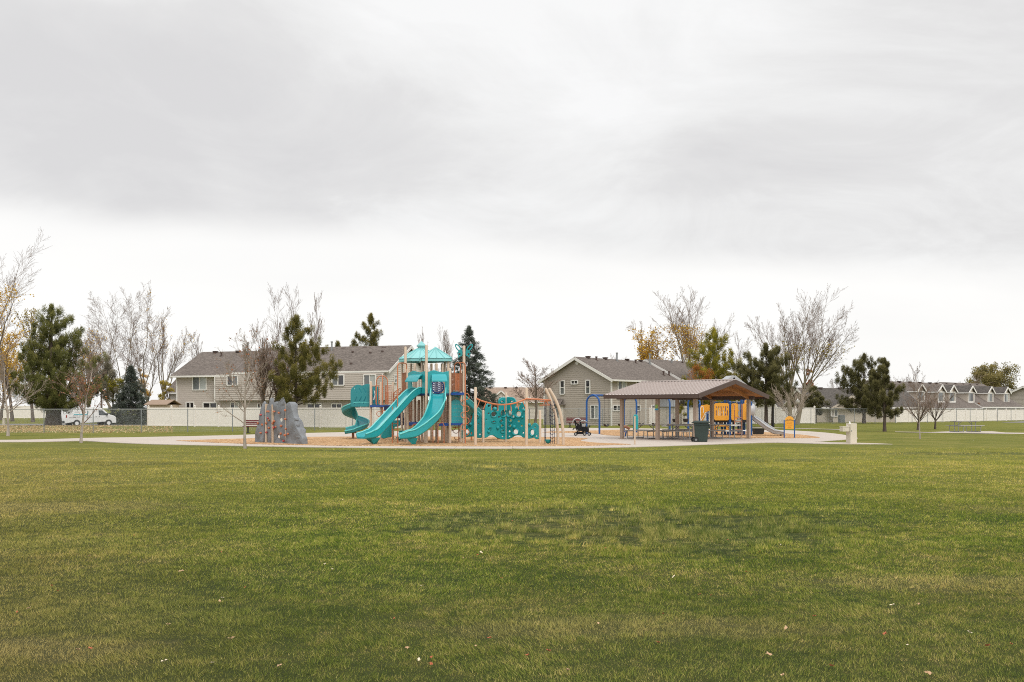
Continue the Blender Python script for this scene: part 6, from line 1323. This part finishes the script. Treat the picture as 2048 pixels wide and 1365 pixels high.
def swing(f, kind, label):
    c_ = SA + (SB - SA) * f; t = thing('swing', label, 'swing', tuple(c_), group='swings on the blue frame')
    zs = {'belt': .50, 'bucket': .78, 'board': .62}[kind]; hw = .22
    for s_ in (-1, 1): b = MB(); b.tube([c_ + su * (s_ * hw * 1.02) + Vector((0, 0, ZT - .06)), c_ + su * (s_ * hw) + Vector((0, 0, zs + .12))], .010, 5); b.build('chain', M['chain'], t)
    if kind == 'belt':
        b = MB(); rows = []
        for i in range(9): a = i / 8 * 2 - 1; cc = c_ + su * (a * hw) + Vector((0, 0, zs + .13 * a * a)); rows.append([cc - sv * .09, cc + sv * .09, cc + sv * .09 - Vector((0, 0, .03)), cc - sv * .09 - Vector((0, 0, .03))])
        b.loft(rows, True); b.build('seat', M['black'], t)
    elif kind == 'bucket':
        b = MB(); b.lathe([(.10, -.14), (.17, -.10), (.21, .02), (.22, .12), (.19, .12), (.17, .0), (.10, -.08)], c_ + Vector((0, 0, zs)), 14); b.build('seat', M['black'], t)
    else:
        b = MB(); c2 = c_ + Vector((0, 0, .42)); b.slab([c2 - su * .22 - sv * .05, c2 + su * .22 - sv * .05, c2 + su * .22 + sv * .25 + Vector((0, 0, .85)), c2 - su * .22 + sv * .25 + Vector((0, 0, .85))], tuple(sv * .06)); b.slab([c2 - su * .22, c2 + su * .22, c2 + su * .22 - sv * .45, c2 - su * .22 - sv * .45], (0, 0, -.06)); b.build('seat', M['greyslide'], t, smooth=0)
swing(.115, 'belt', 'black belt swing nearest the left blue arch'); swing(.245, 'belt', 'black belt swing left of the second blue arch'); swing(.44, 'belt', 'black belt swing left of the middle pavilion post'); swing(.57, 'belt', 'black belt swing beside the middle pavilion post')
swing(.715, 'board', 'grey high backed adaptive swing seat beside the third blue arch'); swing(.79, 'bucket', 'black bucket swing left of the rear pavilion post'); swing(.905, 'bucket', 'black bucket swing right of the rear pavilion post')

# ------------------------------------------------------------------ yellow and blue play structure
Y2 = 60.0
y2 = thing('small_play_structure', 'yellow and blue play structure with grey tube slide behind the pavilion', 'play structure', (X_(1450, Y2), Y2, 0))
for px_, Yp, top in ((1399.5, 61.0, 808), (1426.3, 60.0, 803.5), (1459.8, 59.6, 803.5), (1433, 62.2, 804.5), (1444, 62.4, 805), (1467, 62.2, 804), (1477, 62.0, 805), (1450, 61.6, 772), (1456, 62.8, 772), (1483, 60.2, 768), (1488.5, 61.6, 768), (1502, 59.4, 804.5), (1415, 62.5, 812)):
    b = MB(); x = X_(px_, Yp); b.tube([(x, Yp, 0), (x, Yp, Z_(top, Yp) - .08)], .075, 10); b.ball((x, Yp, Z_(top, Yp) - .05), .085, 10)
    for zz in (.55, 1.0, 1.5): b.tube([(x, Yp, zz), (x, Yp, zz + .05)], .085, 10)
    b.build('post', M['blue'], y2)
b = MB(); b.slab([Vector((X_(a, Yq), Yq, .98)) for a, Yq in ((1427, 59.8), (1502, 59.3), (1500, 62.2), (1432, 62.4))], (0, 0, -.16)); b.build('deck', M['black'], y2, smooth=0)
def ypanel(x0, x1, y0, y1, Yp, holes=(), name='play_panel', out=None, rot=0.0):
    s_ = Yp / F; xm = (x0 + x1) / 2; w_ = (x1 - x0) / 2 * s_; h_ = (y1 - y0) * s_; k = .07
    o_ = out or [(-w_ + k, 0), (w_ - k, 0), (w_, k), (w_, h_ - k), (w_ - k, h_), (-w_ + k, h_), (-w_, h_ - k), (-w_, k)]
    if out: o_ = [((x - xm) * s_, (y1 - y) * s_) for x, y in out]
    sp_ = [(o_, False)] + [([((x - xm) * s_, (y1 - y) * s_) for x, y in h], False) for h in holes]
    v = plate(sp_, .035, .006); b = MB(); b.add(*onto(v, (X_(xm, Yp), Yp, Z_(y1, Yp)), (math.cos(rot), math.sin(rot), 0))); return b.build(name, M['yellow'], y2)
rect = lambda x, y0, y1, w=.85: [(x - w, y0), (x + w, y0), (x + w, y1), (x - w, y1)]
ypanel(1428.6, 1457.8, 807, 841, 59.55, [rect(1432.5, 813, 817), rect(1432.5, 821, 832), rect(1436.5, 813, 832), rect(1440, 813, 819), rect(1440, 822, 832), rect(1443.5, 813, 824), rect(1443.5, 827, 832), rect(1447.3, 813, 816.5), rect(1447.3, 820, 832), rect(1451, 813, 824), rect(1451, 827, 832), rect(1454.6, 813, 817), rect(1454.6, 821, 832)])
ypanel(1462.8, 1474.5, 807.5, 841, 59.5, [rect(1468.5, 811, 832, .9)]); ypanel(1474, 1478, 808, 838, 61.6, out=[(1473.5, 808), (1476, 808), (1476.2, 820), (1478.4, 821.5), (1476, 823.5), (1476, 831), (1478.4, 833), (1476, 834), (1473.5, 838)]); ypanel(1485.3, 1494, 807.5, 841, 59.5)
ypanel(1399.5, 1418, 809.5, 843, 60.8, out=[(1400.5, 843), (1400.3, 815), (1403, 811), (1409, 810.5), (1414, 809.5), (1419, 811), (1419, 822), (1413, 824), (1409, 828), (1410, 833), (1408, 838), (1405, 843)])
b = MB(); b.tube([pt(1401, 841, 60.6), pt(1401, 818, 60.6), pt(1403, 814, 60.6), pt(1406, 814, 60.6), pt(1407, 818, 60.6), pt(1407, 826, 60.6)], .02, 6); b.tube([pt(1400, 845, 60.5), pt(1408, 832, 60.5), pt(1410, 826, 60.5), pt(1419, 827, 60.5)], .018, 6); b.build('hand_rail', M['plasticwhite'], y2)
ypanel(1429, 1458, 850, 863.5, 59.6, [[(1433.5, 853), (1452.5, 853), (1452.5, 859.5), (1433.5, 859.5)]]); ypanel(1489, 1494, 800, 808, 59.8)
b = MB(); x0, x1 = X_(1469, 58.6), X_(1483.4, 58.6)
for x, yt in ((x0, 821), (x1, 808)): b.tube([(x, 58.6, 0), (x, 58.6, Z_(yt, 58.6))], .03, 6)
for i in range(5): b.tube([(x0, 58.6, .2 + .23 * i), (x1, 58.6, .2 + .23 * i)], .026, 6)
b.tube([(x0, 58.6, Z_(821, 58.6)), (X_(1469.5, 59.3), 59.3, Z_(812, 59.3)), (X_(1467, 59.4), 59.4, Z_(809, 59.4))], .026, 6); b.build('ladder', M['brown_panel'], y2)
v = plate([([(-.16, .12), (.16, .12), (.13, .0), (.0, -.10), (-.13, .0)], False)], .03, .005); b = MB(); b.add(*onto(v, pt(1476, 844, 59.2), (1, 0, 0))); b.build('emblem_panel', M['glass_pale'], y2)
b = MB(); b.box((X_(1441.5, 61), 61.0, .78), (.22, .2, .5)); b.box((X_(1479, 61.8), 61.8, 1.45), (.2, .1, .95)); b.build('grey_panel', M['greyslide'], y2, smooth=0)
b = MB(); b.tube([pt(1429, 804.5, 62), pt(1482, 803.5, 62)], .025, 6); b.build('top_rail', M['galv'], y2)
# folded roof showing over the pavilion ridge
pk, lf, rg = (1468, 751.5), (1449, 765.5), (1492, 771); b = MB()
for Yq in (0,):
    F0, F1 = 60.2, 62.6; th = Vector((0, 0, -.16))
    for a, c in ((lf, pk), (pk, rg)): b.slab([pt(*a, F0), pt(*c, F0), pt(*c, F0) + Vector((.05, F1 - F0, .05)), pt(*a, F0) + Vector((.05, F1 - F0, .05))], tuple(th))
    for a, c in ((lf, pk), (pk, rg)): b.beam(pt(a[0], a[1] + 3, F0 - .02), pt(c[0], c[1] + 3, F0 - .02), .06, .26)
b.build('roof', M['greyslide'], y2, smooth=0)
b = MB(); P = []
rows = []
for x, ym, r_ in ((1498, 822, .40), (1502, 821.5, .43), (1507, 821.5, .42), (1510.5, 824, .34), (1509, 830, .24), (1505, 835, .17)):
    c_ = pt(x, ym, 59.6); rows.append([c_ + Vector((.06 * math.cos(2 * math.pi * i / 14) + (.10 if math.sin(2 * math.pi * i / 14) < -.2 else 0) * -1, r_ * math.cos(2 * math.pi * i / 14) * .9, r_ * math.sin(2 * math.pi * i / 14))) for i in range(14)])
b.loft(rows, True); b.build('slide_hood', M['greyslide'], y2, smooth=60)
sl3 = chute('slide', [pt(1498, 837, 59.8), pt(1506, 838, 59.8), pt(1514, 843, 59.7), pt(1528, 853, 59.5), pt(1540, 861, 59.3), pt(1548, 865.5, 59.2), pt(1556, 867, 59.1), pt(1568, 867.2, 59.0)], .56, .16, .16, 'greyslide', y2, 36, .0)
b = MB(); b.tube([pt(1561.5, 868, 59.1), Vector((X_(1561.5, 59.1), 59.1, 0))], .05, 8); b.build('support', M['fascia'], sl3)
q = gr(1516.5, 870.4, .045); t = thing('black_tote', 'open black plastic tub standing under the grey slide', 'tub', tuple(q))
b = MB(); b.box((q.x, q.y, .19), (.54, .42, .34), .1, 1.16); b.box((q.x, q.y, .385), (.72, .56, .05), .1); b.build('tub', M['black'], t, smooth=0)
# orange welcome board
Ys = 55.0; t = thing('welcome_board', 'arched orange welcome board between two blue posts', 'sign', (X_(1578.5, Ys), Ys, 0)); s_ = Ys / F
for x in (1568.4, 1589.0): b = MB(); b.post(X_(x, Ys), Ys, 0, Z_(840, Ys), .033, 10); b.build('post', M['blue'], t)
hw = 8.4 * s_; h_ = 17.5 * s_; v = plate([([(-hw, 0), (hw, 0), (hw, h_)] + [(hw * math.cos(R(a)), h_ + 7.5 * s_ * math.sin(R(a))) for a in range(15, 180, 15)] + [(-hw, h_)], False)], .03, .004); b = MB(); z0 = Z_(858, Ys); b.add(*onto(v, (X_(1578.7, Ys), Ys, z0), (1, 0, 0))); bd = b.build('board', M['yellow'], t)
b = MB(); tv, tf = text_verts('WELCOME', .1); c_ = Vector((X_(1578.7, Ys), Ys - .022, z0 + 17.8 * s_)); b.add([c_ + Vector((p[0], -p[2], p[1] - p[0] * p[0] * 1.2)) for p in tv], tf); b.build('lettering', M['darkmark'], bd, smooth=0, fix=False)
b = MB()
for yy, wd, hh in ((844.2, 5.5, .35), (846, 6, .35), (847.6, 5.4, .35), (850.6, 6, .9), (853.5, 2.2, .3), (855.2, 3.2, .6)):
    k = int(wd); 
    for i in range(k): x = 1578.7 - wd + (2 * wd) * (i + .5) / k; b.box((X_(x, Ys), Ys - .02, Z_(yy, Ys)), (1.35 * s_, .004, hh * s_))
b.build('small_print', M['rustmark'], bd, smooth=0)

# ------------------------------------------------------------------ drinking fountain
q = gr(1702, 888.2, .03); t = thing('drinking_fountain', 'pale concrete drinking fountain with side basin on the path end', 'drinking fountain', tuple(q)); b = MB(); H_ = Z_(847.5, q.y)
b.box((q.x + .02, q.y, H_ / 2), (.37, .34, H_), R(20)); b.build('column', M['stone'], t, smooth=0).modifiers.new('bevel', 'BEVEL').width = .015
b = MB(); b.box((q.x - .32, q.y - .05, Z_(859, q.y)), (.34, .30, .20), R(10)); b.box((q.x - .32, q.y - .05, Z_(853.8, q.y)), (.36, .32, .03), R(10)); b.build('basin', M['stone'], t, smooth=0)
b = MB(); b.lathe([(.05, 0), (.045, .03), (.02, .06), (.03, .09), (.005, .11)], (q.x - .06, q.y, H_), 10); b.tube([(q.x - .20, q.y - .05, Z_(853, q.y)), (q.x - .20, q.y - .05, Z_(851, q.y))], .02, 8); b.build('spout', M['plasticwhite'], t)
b = MB(); b.ball((q.x - .06, q.y - .2, Z_(862, q.y)), .035, 8); b.ball((q.x - .40, q.y - .21, Z_(859, q.y)), .02, 6); b.build('button', M['galv_dark'], t)

# ------------------------------------------------------------------ lamp posts
q = gr(1546.3, 854.3); t = thing('lamp_post', 'tall slim black lamp post with flat top in front of the dark pine', 'lamp post', tuple(q)); H_ = Z_(760, q.y)
b = MB(); b.tube([(q.x, q.y, 0), (q.x, q.y, H_)], [.085, .06], 10); b.tube([(q.x, q.y, 0), (q.x, q.y, .35)], .12, 10); b.build('pole', M['blackmetal'], t); b = MB(); b.lathe([(.05, -.12), (.16, -.05), (.27, -.03), (.27, .02), (.05, .06)], (q.x - .12, q.y, H_), 14); b.build('lamp_head', M['blackmetal'], t)
for px_, Yp, yc, lb in ((1595.4, 104, 804, 'short black lamp post with white globe before the twin trunk tree'), (1626.4, 113, 811, 'short black lamp post at the corner of the beige house')):
    x = X_(px_, Yp); t = thing('lamp_post', lb, 'lamp post', (x, Yp, 0)); zc = Z_(yc, Yp); b = MB(); b.tube([(x, Yp, 0), (x, Yp, zc - .2)], [.09, .065], 10); b.tube([(x, Yp, 0), (x, Yp, .4)], .13, 10); b.build('pole', M['blackmetal'], t)
    b = MB(); b.lathe([(.09, -.24), (.16, -.14), (.21, .02), (.17, .17), (.06, .27), (.03, .34), (.005, .38)], (x, Yp, zc), 14); b.build('globe', M['globe'], t)
q = gr(8, 851.5); b = MB(); b.box((q.x, q.y, .34), (.2, .2, .68)); b.box((q.x, q.y, .7), (.24, .24, .06)); tag(b.build('utility_post', M['stone'], smooth=0), 'short pale utility post by the street at the far left', 'utility post')

# ------------------------------------------------------------------ benches
def bench(label, q, rz, L=1.83):
    t = thing('park_bench', label, 'bench', tuple(q), rz, 'maroon park benches', world=False)
    b = MB()
    for i in range(4): b.box((0, .10 - .115 * i + .02, .45 - .006 * i), (L, .095, .03))
    b.build('seat', M['maroon'], t, smooth=0); b = MB()
    for i in range(3): b.box((0, .26 + .035 * i, .58 + .115 * i), (L, .03, .09))
    for s_ in (-1, 1): b.beam((s_ * L * .46, .20, .46), (s_ * L * .46, .36, .90), .035, .05)
    b.build('backrest', M['maroon'], t, smooth=0)
    for s_ in (-1, 1):
        b = MB(); b.tube([(s_ * L * .32, .0, 0), (s_ * L * .32, .0, .43)], .05, 8); b.box((s_ * L * .32, 0, .02), (.3, .3, .03)); b.tube([(s_ * L * .32, -.25, .42), (s_ * L * .32, .24, .42)], .03, 6); b.build('leg', M['blackmetal'], t)
    return t
q = gr(514, 867.2, .03); bench('maroon park bench partly behind the climbing rock', q, R(6))
q = gr(1153, 855.8, .0); bench('maroon park bench against the khaki townhouse', q, R(-4), 1.75)

# ------------------------------------------------------------------ double stroller
q = gr(1163, 873, .04); x, y = q.x, q.y; z0 = .04
st_ = thing('double_stroller', 'black and grey tandem stroller parked on the path', 'stroller', tuple(q)); s_ = y / F
SP = lambda px_, py_, dy=0.0: Vector((X_(px_, y), y + dy, Z_(py_, y)))
def shell(cx1, cy1, cx2, cy2, w_, nm):
    b = MB(); a, c = SP(cx1, cy1), SP(cx2, cy2); d_ = (c - a); nrm = Vector((d_.z, 0, -d_.x)).normalized() * .09
    b.slab([a + Vector((0, -w_, 0)), c + Vector((0, -w_, 0)), c + Vector((0, w_, 0)), a + Vector((0, w_, 0))], tuple(nrm)); e = c + Vector((.30, 0, -.02)); b.slab([c + Vector((0, -w_, 0)), e + Vector((0, -w_, 0)), e + Vector((0, w_, 0)), c + Vector((0, w_, 0))], (0, 0, -.09))
    for s2 in (-1, 1): b.slab([a + Vector((.04, s2 * w_, -.15)), a + Vector((.22, s2 * w_, -.25)), e + Vector((-.02, s2 * w_, .12)), e + Vector((0, s2 * w_, -.08)), c + Vector((0, s2 * w_, -.08))], (0, .02 * s2, 0))
    return b.build(nm, M['blackfabric'], st_, smooth=0)
shell(1151, 841, 1156, 859, .23, 'seat'); shell(1161.5, 844, 1167, 861, .23, 'seat')
for cx1, cy1, r1, a0, a1 in ((1154.5, 846, .30, 200, 30), (1166, 848.5, .26, 190, 20)):
    rows = []
    for i in range(9):
        a = R(a0 + (a1 - a0) * i / 8); c_ = SP(cx1, cy1); p_ = c_ + Vector((r1 * math.cos(a), 0, r1 * math.sin(a))); rows.append([p_ + Vector((0, k * .25, -.06 * k * k)) for k in (-1, -.6, 0, .6, 1)])
    b = MB(); b.loft(rows); cn = b.build('canopy', M['greyfabric'], st_, smooth=60); b = MB(); b.tube(rows[-1], .016, 6); b.tube(rows[5], .012, 6); b.build('canopy_bow', M['black'], cn)
b = MB(); b.box(SP(1154, 850, -.22), (.10, .03, .10)); b.box(SP(1166.5, 851, -.24), (.2, .03, .16)); b.build('grey_pad', M['greyfabric'], st_, smooth=0)
fr = MB()
for dy in (-.26, .26):
    fr.tube(bez([SP(1146, 860, dy), SP(1147.5, 857.5, dy), SP(1152, 857.5, dy), SP(1158, 867, dy), SP(1172, 866, dy), SP(1179, 868, dy)], 18), .016, 6); fr.tube([SP(1151, 855, dy), SP(1157, 868, dy)], .014, 6); fr.tube([SP(1161, 856, dy), SP(1168, 868, dy)], .014, 6); fr.tube([SP(1156, 866, dy), SP(1166, 852, dy)], .014, 6); fr.tube([SP(1171, 852, dy), SP(1177, 866, dy)], .016, 6)
fr.tube([SP(1146, 860, -.26), SP(1146, 860, .26)], .018, 6); fr.tube([SP(1170, 855, -.2), SP(1177, 854.5, -.2), SP(1180, 851.5, -.2)], .04, 8); fr.build('frame', M['black'], st_)
b = MB(); b.box(SP(1160, 866.5), (.42, .42, .15)); b.box(SP(1175, 860), (.14, .40, .2)); b.build('basket', M['blackfabric'], st_, smooth=0)
for px_, dy in ((1150.5, -.27), (1150.5, .27), (1168.5, -.27), (1168.5, .27), (1177.5, -.27), (1177.5, .27)):
    rr_ = .10; c_ = Vector((X_(px_ + (2.2 if dy > 0 else 0), y), y + dy, z0 + rr_)); b = MB(); b.tube([c_ + Vector((0, -.025, 0)), c_ + Vector((0, .025, 0))], rr_, 16); wl_ = b.build('wheel', M['rubber'], st_); b = MB(); b.tube([c_ + Vector((0, -.032, 0)), c_ + Vector((0, .032, 0))], .055, 12); b.build('hub', M['greyfabric'], wl_)

# ------------------------------------------------------------------ white van in the street
VZ = -.435; va = R(51); vq = Vector((X_(131, 111.5), 111.5, VZ)); vf = Vector((math.cos(va), math.sin(va), 0)); vr = Vector((math.sin(va), -math.cos(va), 0))      # forward, right
V0 = vq + vf * 3.0 - vr * .98
van = thing('white_van', 'white panel van with turquoise logo parked beyond the left fence', 'van', tuple(V0))
yw = lambda z: .985 * (1 - .13 * max(0, z - 1.15))
VP = lambda x, s, z: V0 + vf * (x * 1.08) + vr * s + Vector((0, 0, z))
prof = [(-2.80, .42), (-2.83, .75), (-2.80, 1.2), (-2.70, 1.80), (-2.60, 2.00), (-2.3, 2.07), (1.0, 2.08), (1.25, 2.02), (1.42, 1.90), (1.98, 1.36), (2.10, 1.29), (2.62, 1.14), (2.76, 1.02), (2.80, .80), (2.80, .42)]
def arch(xc, r): return [(xc + r * math.cos(R(a)), .38 + r * math.sin(R(a))) for a in range(5, 180, 25)]
out = prof + arch(1.98, .43) + arch(-1.55, .43)
v = plate([(out, False)], 1.97, .06); b = MB()
b.add([VP(p[0], p[2] / .985 * yw(p[1]), p[1]) for p in v[0]], v[1]); b.build('body', M['vanwhite'], van, smooth=50)
def vside(pts, mat, name, off=.012, par=None):
    b = MB(); b.slab([VP(x, yw(z) + off, z) for x, z in pts], tuple(vr * -.01)); return b.build(name, M[mat], par or van, smooth=0)
dr = vside([(.75, .55), (1.52, .55), (1.52, 1.0), (1.60, 1.25), (1.60, 1.3), (1.24, 1.86), (.75, 1.92)], 'vanwhite', 'door', .006)
vside([(.86, 1.28), (1.84, 1.28), (1.74, 1.40), (1.28, 1.84), (.86, 1.86)], 'vanglass', 'window', .016, dr); vside([(.84, 1.08), (.96, 1.08), (.96, 1.13), (.84, 1.13)], 'black', 'handle', .02, dr)
sd_ = vside([(-.42, .55), (.68, .55), (.68, 1.92), (-.42, 1.94)], 'vanwhite', 'cargo_door', .006); vside([(.50, 1.05), (.60, 1.05), (.60, 1.14), (.50, 1.14)], 'black', 'handle', .02, sd_)
vside([(-2.74, 1.02), (-2.62, 1.02), (-2.60, 1.32), (-2.71, 1.32)], 'redlamp', 'tail_lamp', .02)
xr = lambda z: -2.82 + (.10 * max(0, (z - 1.2) / .6)) - .008
def vrear(pts, mat, name):
    b = MB(); b.slab([VP(xr(z) - .012, s * yw(z), z) for s, z in pts], tuple(vf * .012)); return b.build(name, M[mat], van, smooth=0)
vrear([(-.80, 1.38), (-.06, 1.38), (-.06, 1.84), (-.74, 1.84)], 'vanglass', 'rear_window'); vrear([(.06, 1.38), (.80, 1.38), (.74, 1.84), (.06, 1.84)], 'vanglass', 'rear_window'); vrear([(.16, .92), (.56, .92), (.56, 1.12), (.16, 1.12)], 'black', 'number_plate'); vrear([(.84, 1.0), (.97, 1.0), (.97, 1.32), (.84, 1.32)], 'redlamp', 'tail_lamp')
b = MB(); b.slab([VP(-2.98, -.95, .42), VP(-2.98, .95, .42), VP(-2.98, .95, .64), VP(-2.98, -.95, .64)], tuple(vf * .2)); b.build('rear_bumper', M['black'], van, smooth=0)
b = MB(); b.slab([VP(2.90, -.96, .42), VP(2.90, .96, .42), VP(2.90, .96, .66), VP(2.90, -.96, .66)], tuple(vf * -.2)); b.build('front_bumper', M['black'], van, smooth=0)
b = MB(); b.slab([VP(1.40, -.80, 1.905), VP(1.40, .80, 1.905), VP(2.0, .86, 1.355), VP(2.0, -.86, 1.355)], tuple(vf * .02 + Vector((0, 0, .02)))); b.build('windscreen', M['vanglass'], van, smooth=0)
b = MB(); c_ = VP(1.72, 1.12, 1.38); b.box(c_, (.14, .2, .26), va); b.build('mirror', M['black'], van, smooth=0)
b = MB(); b.slab([VP(2.815, .52, .78), VP(2.815, .90, .78), VP(2.79, .88, 1.02), VP(2.79, .52, 1.02)], tuple(vf * .01)); b.build('headlight', M['glass_pale'], van, smooth=0); b = MB(); b.slab([VP(2.815, -.5, .72), VP(2.815, .5, .72), VP(2.79, .5, 1.02), VP(2.79, -.5, 1.02)], tuple(vf * .01)); b.build('grille', M['black'], van, smooth=0)
for x in (-1.55, 1.98):
    for s_ in (-1, 1):
        b = MB(); b.tube([VP(x, s_ * .74, .37), VP(x, s_ * .97, .37)], .37, 20); w_ = b.build('wheel', M['rubber'], van); b = MB(); b.tube([VP(x, s_ * .96, .37), VP(x, s_ * .985, .37)], .21, 16); b.build('rim', M['plasticwhite'], w_)
b = MB()
for x in (-2.3, -.9, .4): b.tube([VP(x, -.8, 2.16), VP(x, .8, 2.16)], .022, 6); [b.tube([VP(x, s_ * .8, 2.02), VP(x, s_ * .8, 2.16)], .022, 6) for s_ in (-1, 1)]
for s_ in (-.45, .8): b.tube([VP(-2.6, s_, 2.19), VP(.6, s_, 2.19)], .022, 6)
b.build('roof_rack', M['plasticwhite'], van)
# logo: turquoise angle and two lines of lettering on the side
lg = vside([(-1.92, 1.335), (-.40, 1.335), (-.32, 1.44), (-.28, 1.74), (-.36, 1.74), (-.40, 1.47), (-.52, 1.41), (-1.84, 1.41)], 'tealmark', 'logo', .014)
b = MB()
def word(x0, x1, z, h, n, mi):
    b.mi = mi
    for i in range(n):
        a = x0 + (x1 - x0) * i / n; w2 = (x1 - x0) / n * .62; b.slab([VP(a, yw(z) + .013, z), VP(a + w2, yw(z) + .013, z), VP(a + w2, yw(z) + .013, z + h), VP(a, yw(z) + .013, z + h)], tuple(vr * -.004))
word(-1.68, -1.32, 1.62, .07, 6, 1); word(-1.98, -1.42, 1.17, .10, 6, 0); word(-1.36, -.02, 1.17, .08, 13, 0); word(-2.36, -2.10, .98, .08, 3, 0); word(-2.02, -1.66, .98, .09, 4, 1); word(-1.6, -1.2, .98, .06, 5, 0); word(-.56, .12, .98, .08, 9, 0)
b.build('lettering', [M['greymark'], M['darkmark']], van, smooth=0)
